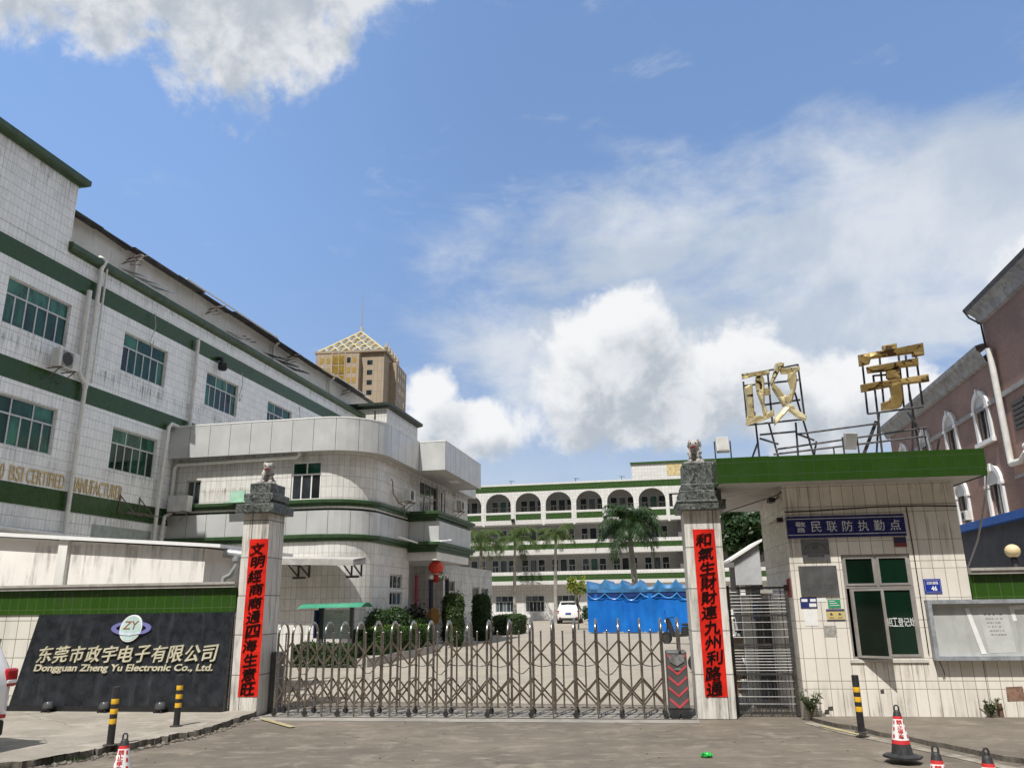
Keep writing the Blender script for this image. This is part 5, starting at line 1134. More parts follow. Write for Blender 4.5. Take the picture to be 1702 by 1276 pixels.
# ------------------------------------------------------------------ gate pillars, caps, stone lions, couplets
def blob(balls, voxel=.012, smooth=4):
    bm = bmesh.new()
    for c_, r_, sc_ in balls: bmesh.ops.create_icosphere(bm, subdivisions=2, radius=r_, matrix=Matrix.Translation(c_) @ Matrix.Diagonal((*sc_, 1)))
    me = bpy.data.meshes.new('b'); bm.to_mesh(me); bm.free(); o = bpy.data.objects.new('b', me); COL.objects.link(o)
    md = o.modifiers.new('r', 'REMESH'); md.mode = 'VOXEL'; md.voxel_size = voxel; s_ = o.modifiers.new('s', 'SMOOTH'); s_.factor = .5; s_.iterations = smooth
    out = bpy.data.meshes.new_from_object(o.evaluated_get(bpy.context.evaluated_depsgraph_get())); bpy.data.objects.remove(o); bpy.data.meshes.remove(me); return out
def lion(label, s, n, z, h, rz_):
    k = h/.44; u1 = (1, 1, 1); B = []
    B += [((0, .10, .10), .115, (1, 1.15, .95)), ((0, .03, .17), .10, (1, .9, 1.2)), ((0, -.02, .20), .088, (1.05, .8, 1.1))]           # haunch, chest
    B += [((0, -.05, .325), .085, (1.05, 1, 1)), ((0, -.115, .29), .052, (1.25, 1, .8)), ((0, -.145, .315), .024, (1.4, 1, .9))]           # head, muzzle, nose
    for sx in (-1, 1):
        B += [((sx*.065, -.07, .13), .034, (1, 1, 2.0)), ((sx*.065, -.095, .035), .040, (1, 1.45, .75)), ((sx*.105, .08, .06), .055, (.8, 1.5, .9)), ((sx*.10, 0, .03), .038, (1, 1.7, .7))]
        B += [((sx*.07, -.03, .40), .028, (1, .6, 1.2)), ((sx*.04, -.125, .345), .022, u1)]
        for q in range(5): a = q*.62-.35; B.append(((sx*(.085+.01*math.sin(q*2)), .0+.045*math.cos(a)+.02*q*.3, .375-.045*q), .034, u1))
    for q in range(7): a = 2*PI*q/7; B.append(((.055*math.cos(a), .02+.02*math.sin(a), .385+.018*math.sin(a*2)), .032, u1))
    for q in range(5): B.append(((.05*math.sin(q*1.3), .19-.012*q, .15+.045*q), .036, u1))
    B.append(((0, -.10, .235), .035, (1.3, .8, .8)))
    R_ = root('stone_lion', label, 'stone lion', 'S', (s, n), z, 'guardian lions on the gate pillars', rz_); OFF[R_.name] = (0, 0, 0)
    me = blob(B); me.transform(Matrix.Diagonal((k, k, k, 1))); o = link('body', me, LIONM, R_, True)
    b = MB(); b.ball((0, -.162*k, .285*k), .024*k, 2, (1.7, .5, .45)); b.ball((0, -.148*k, .262*k), .03*k, 2, (1.9, .5, .30)); part('mouth', b, plain('red lion mouth', (.34, .02, .025), .6), R_)
    b = MB()
    for sx in (-1, 1): b.ball((sx*.04*k, -.146*k, .348*k), .011*k, 1)
    part('eyes', b, IRON_B, R_)
    b = MB(); b.bbox(-.17*k, .17*k, -.17*k, .22*k, -.012, .022, .006); part('plinth', b, LIONM, R_)
    b = MB(); b.ball((.07*k, -.13*k, .035*k), .04*k, 2); part('stone_ball', b, LIONM, R_, smooth=True)
def pillar(label, s0, s1, n0, n1, zt, tiers):
    R_ = root('gate_pillar', label, 'gate pillar', 'S', ((s0+s1)/2, (n0+n1)/2))
    b = MB(); b.bbox(s0, s1, n0, n1, 0, zt, .008); part('shaft', b, STONE, R_)
    stain(R_, face_v(n0-.002), s0+.01, s1-.01, 1.2, zt-.01, RAIN, .001); stain(R_, face_v(n0-.002), s0+.01, s1-.01, .01, .8, SPLASH, .001)
    b = MB()
    for (o_l, o_r, o_f, o_b, za, zb) in tiers: b.bbox(s0-o_l, s1+o_r, n0-o_f, n1+o_b, za, zb, .01)
    part('cap', b, MARBLE, R_); return R_
PL_ = pillar('stone gate pillar with stepped dark marble cap next to the black name wall', -4.665, -4.20, 0, .62, 3.22, [(.11, .11, .11, .11, 3.22, 3.37), (.0, .0, .02, .02, 3.37, 3.44), (.02, .04, .02, .05, 3.44, 3.56), (-.06, -.02, -.02, -.02, 3.56, 3.74)])
PR_ = pillar('stone gate pillar with tall dark marble cap next to the grille gate', 2.70, 3.26, 0, .66, 3.05, [(.09, .09, .12, .10, 3.05, 3.16), (.10, .10, .13, .10, 3.16, 3.20), (.04, .04, .06, .06, 3.20, 3.36), (.00, -.01, .02, .02, 3.36, 3.47), (-.045, -.045, -.03, -.03, 3.47, 3.82)])
lion('stone lion with red mouth on the pillar beside the name wall', -4.40, .24, 3.745, .40, rad(18)); lion('stone lion with red mouth on the pillar beside the gatehouse canopy', 2.97, .26, 3.825, .42, rad(-12))
def couplet(label, chars, s0, s1, z0, z1):
    R_ = root('couplet_banner', label, 'couplet banner', 'S', ((s0+s1)/2, -.005), z0, 'red couplets on the gate pillars')
    b = MB(); n_ = 40
    for k in range(n_):
        za, zb = z0+(z1-z0)*k/n_, z0+(z1-z0)*(k+1)/n_; wv = lambda z: .006+.003*math.sin(z*9)+(.004 if abs((z*4.6) % 1-.5) < .04 else 0)
        b.poly([(s0, -wv(za), za), (s1, -wv(za)-.001, za), (s1, -wv(zb)-.001, zb), (s0, -wv(zb), zb)])
    part('paper', b, RED, R_, smooth=True)
    n_ = len(chars); st_ = (z1-z0-.06)/n_; c_ = (s0+s1)/2; r_ = random.Random(ord(chars[0]))
    for k, ch in enumerate(chars):
        zc = z1-.05-st_*(k+.5); w_ = .12; b = MB(fg); sh = r_.uniform(-.02, .02)
        b.fm = lambda a, w, z, zc=zc: (a+(z-zc)*.10, -w, z+(a-c_)*.14)
        thick_text(b, ch, c_-w_+sh, c_+w_-.01+sh, zc-.096, zc+.096, .016, .002, d=.0045, res=3); part('character', b, INK, R_)
couplet('red couplet banner on the pillar beside the black name wall', '文明經商商通四海生意旺', -4.525, -4.185, .295, 2.785); couplet('red couplet banner on the pillar beside the grille gate', '和氣生財財連九州利路通', 2.825, 3.155, .31, 2.755)

# ------------------------------------------------------------------ black granite name wall
NW = root('name_wall', 'black granite name wall with gold company lettering and planet logo', 'name wall', 'S', (-6.5, -.1))
b = MB(); pts = [(-8.49, 0), (-4.69, 0), (-4.69, 1.605), (-8.21, 1.60)]; b.fm = lambda x, y_, z: (x, y_ + .10*z/1.6, z)
b.prism(pts, -.16, -.03); part('slab', b, GRANITE, NW)
b = MB(); b.prism([(-8.50, 0), (-4.695, 0), (-4.695, .165), (-8.465, .165)], -.185, -.155); part('base_strip', b, plain('polished black strip', (.016, .017, .019), .3, var=.3), NW)
fn = lambda a, w, z: (a, -.16+.10*z/1.6-w, z)
for k, ch in enumerate('东莞市政宇电子有限公司'):
    x = -8.07+.2935*k; b = MB(); b.fm = lambda a, w, z: (a+(z-.95)*.18, -.16+.10*z/1.6-w, z+(a-x)*.10)
    thick_text(b, ch, x, x+.25, .822, 1.078, .006, .024, d=.0042, res=3); part('character', b, GOLD_L, NW)
b = MB(); b.fm = lambda a, w, z: (a+(z-.74)*.2, -.16+.10*z/1.6-w, z); text_into(b, 'Dongguan Zheng Yu Electronic Co., Ltd.', -8.10, -4.92, .665, .805, .006, .022, bold=.022); part('english_lettering', b, GOLD_L, NW)
cx_, cz_ = -6.46, 1.365
b = MB(fn); n_ = 40
R0 = [(cx_+.36*math.cos(2*PI*k/n_), cz_+.115*math.sin(2*PI*k/n_)) for k in range(n_)]; R1 = [(cx_+.27*math.cos(2*PI*k/n_), cz_+.065*math.sin(2*PI*k/n_)) for k in range(n_)]
for k in range(n_):
    q = (k+1) % n_; b.prism([R0[k], R0[q], R1[q], R1[k]], .004, .024)
part('logo_ring', b, plain('violet logo ring', (.17, .165, .40), .35, var=.1), NW)
def disc(rx, rz, t, w0, w1, mat_, nm):
    b = MB(fn); pts = []
    for k in range(n_):
        a = 2*PI*k/n_; x, z = rx*math.cos(a), rz*math.sin(a); pts.append((cx_+x*math.cos(t)-z*math.sin(t), cz_+x*math.sin(t)+z*math.cos(t)))
    b.prism(pts, w0, w1); return part(nm, b, mat_, NW)
disc(.190, .222, rad(-28), .012, .03, WHITE_P, 'logo_rim'); disc(.172, .203, rad(-28), .02, .034, plain('pale mint disc', (.46, .60, .57), .35), 'logo_disc')
b = MB(fn); b.prism([(cx_-.20, cz_-.075), (cx_+.21, cz_-.07), (cx_+.18, cz_-.085), (cx_, cz_-.115), (cx_-.17, cz_-.10)], .036, .042); part('logo_front_ring', b, plain('pale logo band', (.62, .68, .78), .35), NW)
b = MB(); b.fm = lambda a, w, z: (a+(z-cz_)*.22, -.16+.10*z/1.6-w, z); text_into(b, 'ZY', cx_-.135, cx_+.11, cz_-.012, cz_+.115, .035, .004, bold=.0); part('logo_letters', b, plain('copper letters', (.40, .14, .07), .35, .3), NW)
FLP = None
for lab, s in (('dome floodlight on the ground farthest from the gate pillar below the name wall', -7.64), ('dome floodlight below the name wall half hidden by a bollard', -6.65), ('dome floodlight below the name wall, nearest to the left gate pillar', -5.68)):
    if FLP is None:
        FLP = R_ = root('ground_floodlight', lab, 'ground floodlight', 'S', (s, -.28), .085, 'floodlights below the name wall'); OFF[R_.name] = (0, 0, 0)
        b = MB(); b.lathe([(.03, .16), (.06, .155), (.082, .12), (.088, .07), (.07, .05)], 16); part('dome', b, plain('dark grey dome', (.10, .10, .105), .35, .4, var=.2), R_, smooth=40)
        b = MB()
        for q in range(4): a = PI/4+PI/2*q; b.bar((.05*math.cos(a), .05*math.sin(a), .09), (.09*math.cos(a), .09*math.sin(a), 0), .016, .016)
        b.bar((-.09, -.04, .012), (.09, -.04, .012), .014, .014); b.bar((-.09, .04, .012), (.09, .04, .012), .014, .014); part('stand', b, IRON_B, R_)
    else: R_ = copy_tree(FLP); R_.location = fpos('S', s, -.28, .085); R_['label'] = lab

# ------------------------------------------------------------------ annex behind the left wall
AX = root('plaster_annex', 'low white plastered annex rising behind the wall with the black name wall', 'annex', 'S', (-9, 2))
b = MB(); b.vprism([(-14, 1.2), (-5.98, 1.2), (-5.98, 4.2), (-14, 4.2)], 0, 2.7)
i = b.addv([(-14, 1.2, 2.7), (-5.98, 1.2, 2.7), (-5.98, 1.2, 2.74), (-14, 1.2, 3.32), (-14, 4.2, 2.7), (-5.98, 4.2, 2.7), (-5.98, 4.2, 2.74), (-14, 4.2, 3.32)])
for f in ((0,1,2,3), (4,7,6,5), (1,5,6,2), (0,3,7,4)): b.face([i+k for k in f])
part('wall', b, plain('white annex plaster', (.86, .815, .77), .8, var=.07, scale=1.0, bump=.12, dirt=(.33, .31, .28), dirt_amt=.75), AX)
b = MB(); i = b.addv([(-14, 1.05, 3.32), (-5.62, 1.05, 2.74), (-5.62, 4.3, 2.74), (-14, 4.3, 3.32), (-14, 1.05, 3.40), (-5.62, 1.05, 2.80), (-5.62, 4.3, 2.80), (-14, 4.3, 3.40)])
for f in ((0,3,2,1), (4,5,6,7), (0,1,5,4), (1,2,6,5), (2,3,7,6), (3,0,4,7)): b.face([i+k for k in f])
part('roof_edge', b, WHITE_P, AX); stain(AX, face_v(1.2), -9.5, -6.0, 2.0, 2.86, RAIN, .004)
b = MB(); b.box(-8.95, -8.76, 1.11, 1.2, 0, 2.98); part('pilaster', b, PLASTER, AX)
b = MB(); b.tube([(-5.7, 1.35, 2.66), (-5.25, 1.5, 2.60), (-4.75, 1.6, 2.5)], .085, 12); b.tube([(-5.42, 1.3, 2.58), (-5.40, 1.3, 2.42), (-5.50, 1.3, 2.25), (-5.62, 1.3, 2.2), (-5.66, 1.3, 1.9)], .05, 10); b.tube([(-5.42, 1.3, 2.56), (-5.42, 1.3, 2.50)], .075, 10)
part('vent_duct', b, GALV, AX, smooth=40)
b = MB(); b.box(-5.95, -5.3, 2.6, 2.7, 0, 2.55); part('recess_shade', b, plain('painted recess shade', (.06, .055, .05), .8), AX)  # dark sheet; the black shade of the recess is in its colour
# ------------------------------------------------------------------ folding gate
FG = root('folding_gate', 'stainless steel folding gate with arched tubes across the entrance', 'gate', 'S', (-.7, .3))
GS = [-3.91, -3.67, -3.40, -3.12, -2.86, -2.59, -2.29, -2.01, -1.70, -1.41, -1.11, -.78, -.46, -.13, .22, .56, .90, 1.24, 1.59, 1.92, 2.24]
NF, NBk = .03, .42; nm_ = (NF+NBk)/2; hr = (NBk-NF)/2
def arch_pts(s, z0, n_=12):
    P = [(s, NF, z0), (s, NF, 1.20)]
    P += [(s, nm_-hr*math.cos(PI*k/n_), 1.20+.215*math.sin(PI*k/n_)) for k in range(1, n_)]
    return P + [(s, NBk, 1.20), (s, NBk, z0)]
for i, s in enumerate(GS):
    b = MB(); b.tube(arch_pts(s, .055), .019, 10); part('arch_tube', b, STEEL, FG, smooth=50)
    b = MB()
    if i % 2 == 0:
        for n_ in (NF, NBk): b = MB(); b.tube([(s, n_-.02, .05), (s, n_+.02, .05)], .040, 14); b.box(s-.02, s+.02, n_-.018, n_+.018, .04, .12); part('caster', b, RUBBER, FG)
    else:
        for n_ in (NF, NBk): b = MB(); b.tube([(s, n_, .0), (s, n_, .06)], .012, 6); part('foot', b, STEEL_D, FG)
for i in range(len(GS)-1):
    a, c = GS[i], GS[i+1]; m_ = (a+c)/2
    b = MB(); b.tube([(m_, NF+.02, .14), (m_, NF+.02, 1.24)], .013, 8); b.ball((m_, NF+.02, 1.255), .02, 1)
    part('picket', b, STEEL, FG, smooth=50)
    for n_ in (NF-.012, NBk+.012):
        for z0, z1 in ((.76, 1.12), (.18, .545)):
            if n_ > .2 and z0 > .5: continue
            b = MB(); b.bar((a, n_, z0), (c, n_, z1), .025, .010); b.bar((a, n_+.010, z1), (c, n_+.010, z0), .025, .010); b.ball((m_, n_-.006, (z0+z1)/2), .016, 1); part('scissor_bars', b, STEEL_D, FG)
b = MB()
for i, s in enumerate(GS):
    b.bar((s, NF, .56), (s, NBk, .55), .018, .014); b.bar((s, NF, .19), (s, NBk, .19), .018, .014); b.bar((s, NF, .75), (s, NBk, .75), .014, .014)
part('cross_bar', b, STEEL_D, FG)
b = MB(); P = []
for i in range(len(GS)-1):
    a, c = GS[i], GS[i+1]; sag = .02+.03*((i*37) % 5)/5
    for k in range(5): t = k/5; P.append((a+(c-a)*t, .22, .76-(sag+.12*(i % 4 == 1))*math.sin(PI*t)))
P.append((GS[-1], .22, .76)); b.tube(P, .007, 5); b.tube([(-3.9, .10, .145), (2.24, .10, .145)], .007, 5); part('cable', b, IRON_B, FG)
ep = MB(); ep.bbox(-4.19, -4.02, .40, .60, .0, .95, .01); part('end_post', ep, plain('dark gate end post', (.10, .10, .10), .5, .4, var=.3), FG)  # dark grey box whose colour also takes in the pillar's shade
b = MB(); b.bbox(2.295, 2.60, .04, .40, .13, .95, .02); du = part('drive_unit', b, plain('grey drive casing', (.11, .108, .105), .5, .3, var=.25), FG)
b = MB(); b.fm = face_v(.04)
for k in range(5):
    z = .84-.155*k
    b.prism([(2.31, z+.075), (2.447, z-.04), (2.585, z+.075), (2.585, z+.035), (2.447, z-.08), (2.31, z+.035)], .002, .005)
part('chevron_stripe', b, plain('faded pink stripe', (.52, .065, .085), .5, var=.2), du)
b = MB(); b.fm = face_v(.04); b.prism([(2.34, .80), (2.447, .74), (2.555, .80), (2.555, .90), (2.34, .90)], .005, .012); b.box(2.40, 2.50, .005, .012, .68, .71); part('display', b, plain('scratched display', (.25, .25, .25), .3, .3, var=.5, scale=20), du)
b = MB(); b.tube(arch_pts(2.50, .95), .021, 10); part('arch_tube', b, STEEL, FG, smooth=50)
b = MB(); b.box(2.29, 2.61, .05, .39, .08, .13); part('drive_base', b, IRON, du)
for x in (2.375, 2.53):
    b = MB(); b.tube([(x, .0, .065), (x, .06, .065)], .065, 16); b.tube([(x, -.006, .065), (x, .0, .065)], .03, 10); part('drive_wheel', b, RUBBER, du)
b = MB(); b.tube([(2.64, .1, .03), (2.67, .1, .08), (2.66, .1, .13), (2.6, .1, .14)], .01, 6); part('tow_handle', b, IRON, du)

# ------------------------------------------------------------------ pedestrian gate
PG = root('pedestrian_gate', 'dark iron grille gate between the right pillar and the gatehouse', 'grille gate', 'S', (3.75, .3))
x0, x1, n0 = 3.30, 4.215, .30
b = MB(); b.box(x0, x0+.035, n0-.02, n0+.02, .02, 1.90); b.box(x1-.05, x1, n0-.03, n0+.03, .02, 1.90)
for z in (.06, .60, 1.02, 1.45, 1.86): b.box(x0, x1, n0-.02, n0+.02, z-.015, z+.015)
part('frame', b, IRON, PG)
b = MB()
for z in [.65+.042*k for k in range(9)] + [1.50+.05*k for k in range(7)]: b.tube([(x0, n0, z), (x1, n0, z)], .007, 6)
for z in (1.13, 1.24, 1.35, .18, .28, .39, .50): b.tube([(x0, n0, z), (x1, n0, z)], .006, 6)
part('horizontal_bar', b, plain('worn grille bar', (.26, .255, .245), .4, .6, var=.3), PG)
b = MB()
for k in range(6): b.tube([(x0+.03+.155*k, n0+.012, .06), (x0+.03+.155*k, n0+.012, 1.86)], .007, 6)
for k in range(16): b.tube([(x0+.05+.054*k, n0+.012, .02), (x0+.05+.054*k, n0+.012, .60)], .006, 5)
part('vertical_bar', b, IRON, PG)
b = MB(); b.box(3.80, 3.98, n0-.05, n0+.02, 1.78, 1.83); part('latch', b, plain('pale latch', (.55, .53, .48), .4, .4), PG)

# behind the pedestrian gate
SH = root('metal_shed', 'small pale corrugated metal shed behind the pedestrian gate', 'shed', 'S', (4.4, 5.4))
b = MB(); pts = [(4.03+.54*k/44, 4.8+(.014 if k % 2 else -.014)) for k in range(45)]
tp = lambda s_: 2.50+(s_-4.03)*.60
for (a, c), (e, f) in zip(pts[:-1], pts[1:]): b.poly([(a, c, 1.98), (e, f, 1.98), (e, f, tp(e)), (a, c, tp(a))])
part('corrugated_panel', b, plain('pale corrugated sheet', (.66, .67, .68), .5, .1, var=.1), SH)
b = MB(); i = b.addv([(3.95, 4.72, 2.46), (4.64, 4.72, 2.87), (4.64, 6.4, 2.87), (3.95, 6.4, 2.46), (3.95, 4.72, 2.51), (4.64, 4.72, 2.92), (4.64, 6.4, 2.92), (3.95, 6.4, 2.51)])
for f in ((0,3,2,1), (4,5,6,7), (0,1,5,4), (1,2,6,5), (2,3,7,6), (3,0,4,7)): b.face([i+k for k in f])
part('roof', b, PLASTER, SH)
b = MB(); b.box(4.54, 4.58, 4.83, 6.3, 0, 2.8); part('side_sheet', b, plain('shed side sheet', (.05, .05, .055), .7), SH)
b = MB(); b.box(4.12, 4.22, 4.86, 4.96, 0, 1.98); part('post', b, WHITE_P, SH)
b = MB(); b.box(4.1, 4.5, 6.24, 6.28, 0, 2.4); part('back_wall', b, PLASTER_G, SH)
CB = root('metal_cabinet', 'tall grey corrugated cabinet behind the pedestrian gate', 'cabinet', 'S', (4.3, 2.7)); b = MB(); b.bbox(4.0, 4.5, 2.45, 2.9, 0, 1.72, .01); part('casing', b, plain('cabinet grey', (.25, .25, .255), .5, .4, var=.2), CB)
b = MB()
for k in range(7): b.box(4.03+.065*k, 4.06+.065*k, 2.435, 2.455, .3, 1.6)
part('rib', b, plain('cabinet rib', (.12, .12, .125), .5, .4), CB)
WPs = root('white_post', 'square white post inside the pedestrian gate', 'post', 'S', (3.86, 2.0)); b = MB(); b.bbox(3.72, 3.90, 1.9, 2.02, 0, 1.76, .01); part('shaft', b, PLASTER, WPs)
b = MB(); b.box(3.91, 3.99, 1.93, 1.96, 1.36, 1.62); part('blue_notice', b, plain('washed blue notice', (.10, .17, .34), .7), WPs)
CS = root('cable_spool_stack', 'stacked cardboard cartons behind the bars of the pedestrian gate', 'cartons', 'S', (4.1, 1.5))
b = MB(); b.bbox(3.58, 3.78, 3.4, 4.2, 0, .62, .01); b.bbox(3.6, 3.95, 3.5, 4.3, .62, .98, .01); part('carton', b, plain('brown carton', (.30, .21, .14), .8, var=.2), CS)

def scooter(label, fr, at, rz_, col):
    R_ = root('scooter', label, 'scooter', fr, at, 0, 'parked electric scooters', rz_); OFF[R_.name] = (0, 0, 0)
    for y_ in (-.62, .62):
        b = MB(); n_ = 20
        for k in range(n_):
            a, c = 2*PI*k/n_, 2*PI*(k+1)/n_; q = lambda t, r_, w_: (w_, y_+r_*math.cos(t), .23+r_*math.sin(t))
            for (r0, r1, w0, w1) in ((.23, .23, -.05, .05), (.23, .16, .05, .04), (.16, .16, .04, -.04), (.16, .23, -.04, -.05)): b.poly([q(a, r0, w0), q(c, r0, w0), q(c, r1, w1), q(a, r1, w1)])
        o = part('wheel', b, RUBBER, R_); b = MB(); b.tube([(-.03, y_, .23), (.03, y_, .23)], .15, 14); part('rim', b, IRON, o)
    b = MB(); b.fm = lambda x, y_, z: (y_, x, z)
    b.prism([(-.55, .40), (-.35, .30), (.25, .26), (.38, .35), (.50, .72), (.56, .95), (.48, .96), (.40, .72), (.28, .42), (-.1, .38), (-.15, .66), (-.75, .72), (-.82, .60)], -.13, .13); part('body', b, col, R_)
    b = MB(); b.bbox(-.13, .13, -.72, -.14, .70, .80, .04); part('seat', b, RUBBER, R_)
    b = MB(); b.tube([(-.33, .42, 1.02), (-.12, .50, 1.0), (.12, .50, 1.0), (.33, .42, 1.02)], .018, 8); b.tube([(0, .62, .25), (0, .50, 1.0)], .03, 8); part('handlebar', b, IRON_B, R_)
    b = MB(); b.ball((0, .60, .86), .07, 2); part('headlamp', b, WHITE_P, R_); b = MB(); b.tube([(-.28, .45, 1.02), (-.36, .42, 1.22)], .008, 5); b.ball((-.37, .42, 1.25), .05, 1, (1, .3, .7)); part('mirror', b, IRON_B, R_); return R_
scooter('black electric scooter at the end of the blue tent beside the right pillar', 'L', (-.05, 33.2), rad(62), plain('black scooter plastic', (.03, .03, .032), .3))
scooter('dark maroon scooter behind the pedestrian gate', 'S', (3.95, 7.5), rad(78), plain('maroon scooter plastic', (.10, .02, .04), .3))
scooter('white scooter behind the pedestrian gate', 'S', (4.6, 5.9), rad(60), plain('white scooter plastic', (.6, .6, .6), .3))

# ------------------------------------------------------------------ bollards, cones, litter
def bollard(label, s, n, z0, h):
    R_ = root('bollard', label, 'bollard', 'S', (s, n), z0, 'black and yellow bollards'); OFF[R_.name] = (0, 0, 0)
    b = MB(); b.tube([(0, 0, 0), (0, 0, h-.012), (0, 0, h)], [.043, .043, .038], 18); part('post', b, plain('black bollard paint', (.022, .022, .024), .4, var=.4, scale=14, dirt=(.12, .10, .08), dirt_amt=.4), R_, smooth=40)
    for f in (.36, .53, .70) : 
        b = MB(); b.lathe([(.0442, h*f), (.0448, h*f+.004), (.0448, h*f+h*.085), (.0442, h*f+h*.09)], 18, cap=False); part('yellow_band', b, YELLOW, R_, smooth=40)
    b = MB(); b.lathe([(.085, 0), (.085, .008), (.05, .012)], 14); part('base_plate', b, IRON, R_)
bollard('striped bollard on the raised pavement beside the traffic cone', -4.57, -3.12, .088, .67); bollard('striped bollard on the raised pavement nearest to the gate pillar', -4.60, -1.62, .088, .68); b_ = bollard('striped bollard in front of the gatehouse window', 4.60, -1.48, .06, .68)
CONE0 = None
def cone(label, s, n, rz_, z0=0.0):
    global CONE0
    if CONE0: 
        R_ = copy_tree(CONE0); R_.location = fpos('S', s, n, z0); R_.rotation_euler = (0, 0, AS+rz_); R_['label'] = label; return R_
    CONE0 = R_ = root('traffic_cone', label, 'traffic cone', 'S', (s, n), z0, 'no parking cones', rz_); OFF[R_.name] = (0, 0, 0); R_.scale = (.72, .72, .72)
    rad_ = lambda z: .150-.105*(z-.05)/.60
    blk = plain('black cone rubber', (.03, .03, .032), .55, var=.4, scale=12, dirt=(.12, .11, .10), dirt_amt=.5)
    b = MB(); b.lathe([(.27, 0), (.275, .03), (.19, .045), (.155, .055)], 8); part('base', b, blk, R_)
    b = MB(); b.lathe([(rad_(z), z) for z in (.05, .20, .35, .50, .62)] + [(.035, .645)], 24); part('body', b, blk, R_, smooth=50)
    for z0_, z1_, mt in ((.19, .245, CONE_R), (.245, .53, WHITE_P), (.53, .568, CONE_R)):
        b = MB(); b.lathe([(rad_(z0_)+.003, z0_), (rad_(z1_)+.003, z1_)], 24, cap=False); part('reflective_band', b, mt, R_, smooth=50)
    for a0 in (PI*.5-1.0-PI, PI*.5+1.0-PI, PI*.5-PI+2.1, PI*.5-PI-2.1):
        b = MB()
        for zz in (.27, .37, .46):
            for k in range(4):
                t0, t1 = a0-.17+.085*k, a0-.17+.085*(k+1); b.poly([((rad_(z)+.0045)*math.cos(t), (rad_(z)+.0045)*math.sin(t), z) for t, z in ((t0, zz), (t1, zz), (t1, zz+.05), (t0, zz+.05))])
        part('red_patch', b, CONE_R, R_)
    b = MB(); b.tube([(-.03, 0, .62), (-.03, 0, .69), (-.015, 0, .715), (.015, 0, .715), (.03, 0, .69), (.03, 0, .62)], .012, 8); part('loop_handle', b, blk, R_, smooth=40)
    for k, ch in enumerate('禁止停车'):
        zc = .492-.066*k
        def fm(a, w, z):
            r_ = rad_(z)+.0045+w; t = -PI/2+a/max(.02, rad_(z)); return (r_*math.cos(t), r_*math.sin(t), z)
        b = MB(fm); thick_text(b, ch, -.034, .034, zc-.029, zc+.029, 0, .002, d=.003, res=2); part('character', b, CONE_R, R_)
    return R_
cone('traffic cone standing whole in front of the gatehouse', 4.58, -3.08, rad(-8), .055); cone('traffic cone nearer the road than its twin by the gatehouse, its base cut off', 4.21, -5.22, rad(-14), .0)
cone('traffic cone nearest the photo corner, its base cut off', 4.56, -5.32, rad(12), .0); cone('traffic cone standing beside a striped bollard and the broken pavement edge', -3.16, -5.0, rad(10), .0)
b = MB(); bm = bmesh.new(); bmesh.ops.create_icosphere(bm, subdivisions=3, radius=.045)
for v in bm.verts: v.co = Vector((v.co.x*1.5+random.uniform(-.008, .008), v.co.y*.8+random.uniform(-.008, .008), max(-.02, v.co.z*.7+random.uniform(-.008, .008))))
b.bm(bm); bm.free(); thing('litter', 'crumpled bright green wrapper lying on the road', 'litter', b, plain('green wrapper', (.02, .38, .06), .3, var=.4, scale=20), 'S', (2.55, -2.92), .025); bpy.data.objects['litter'].data.transform(Matrix.Translation((2.55, -2.92, .025)))
so_ = MB(); r_ = random.Random(21)
for k in range(len(edge)-1):
    (a, c), (e, f) = edge[k], edge[k+1]; w_ = lambda: r_.uniform(.03, .20)*(1 if 20 < k < 115 else .4)
    so_.poly([(a-.08, c+.02, .005), (e-.08, f+.02, .005), (e+w_()*.6, f-w_(), .008), (a+w_()*.6, c-w_(), .008)])
so_.v = [tuple(fpos('S', a, c, z)) for a, c, z in so_.v]
tag(link('ground', so_.mesh('ground', (0, 0, 0)), plain('dark earth', (.075, .062, .048), .95, var=.4, scale=14, bump=.5)), 'dark earth washed along the broken pavement edge', None, kind='structure')
# loose stones and soil along the broken pavement edge
b = MB(); r_ = random.Random(11)
for k in range(320):
    t = r_.random()
    i = min(len(edge)-2, int(t*(len(edge)-1))); p = Vector(edge[i]).lerp(Vector(edge[i+1]), r_.random()); d = abs(r_.gauss(0, .06)); s_ = r_.uniform(.008, .038)
    bm = bmesh.new(); bmesh.ops.create_icosphere(bm, subdivisions=1, radius=s_)
    for v in bm.verts: v.co = Vector((v.co.x*r_.uniform(.7, 1.3), v.co.y*r_.uniform(.7, 1.3), v.co.z*r_.uniform(.4, .8)))
    b.bm(bm, Matrix.Translation((p.x+d+.02, p.y-d, s_*.2))); bm.free()
for k in range(60):
    x, y_ = r_.uniform(-4, 4.2), r_.uniform(-5, -.3); s_ = r_.uniform(.006, .018); b.ball((x, y_, s_*.4), s_, 1, (1, 1, .6))
b.v = [tuple(fpos('S', a, c, z)) for a, c, z in b.v]
tag(link('rubble', b.mesh('rubble', (0, 0, 0)), plain('earth and rubble', (.16, .14, .115), .95, var=.4, scale=12)), 'earth and small broken concrete along the pavement edge', 'rubble', kind='stuff')

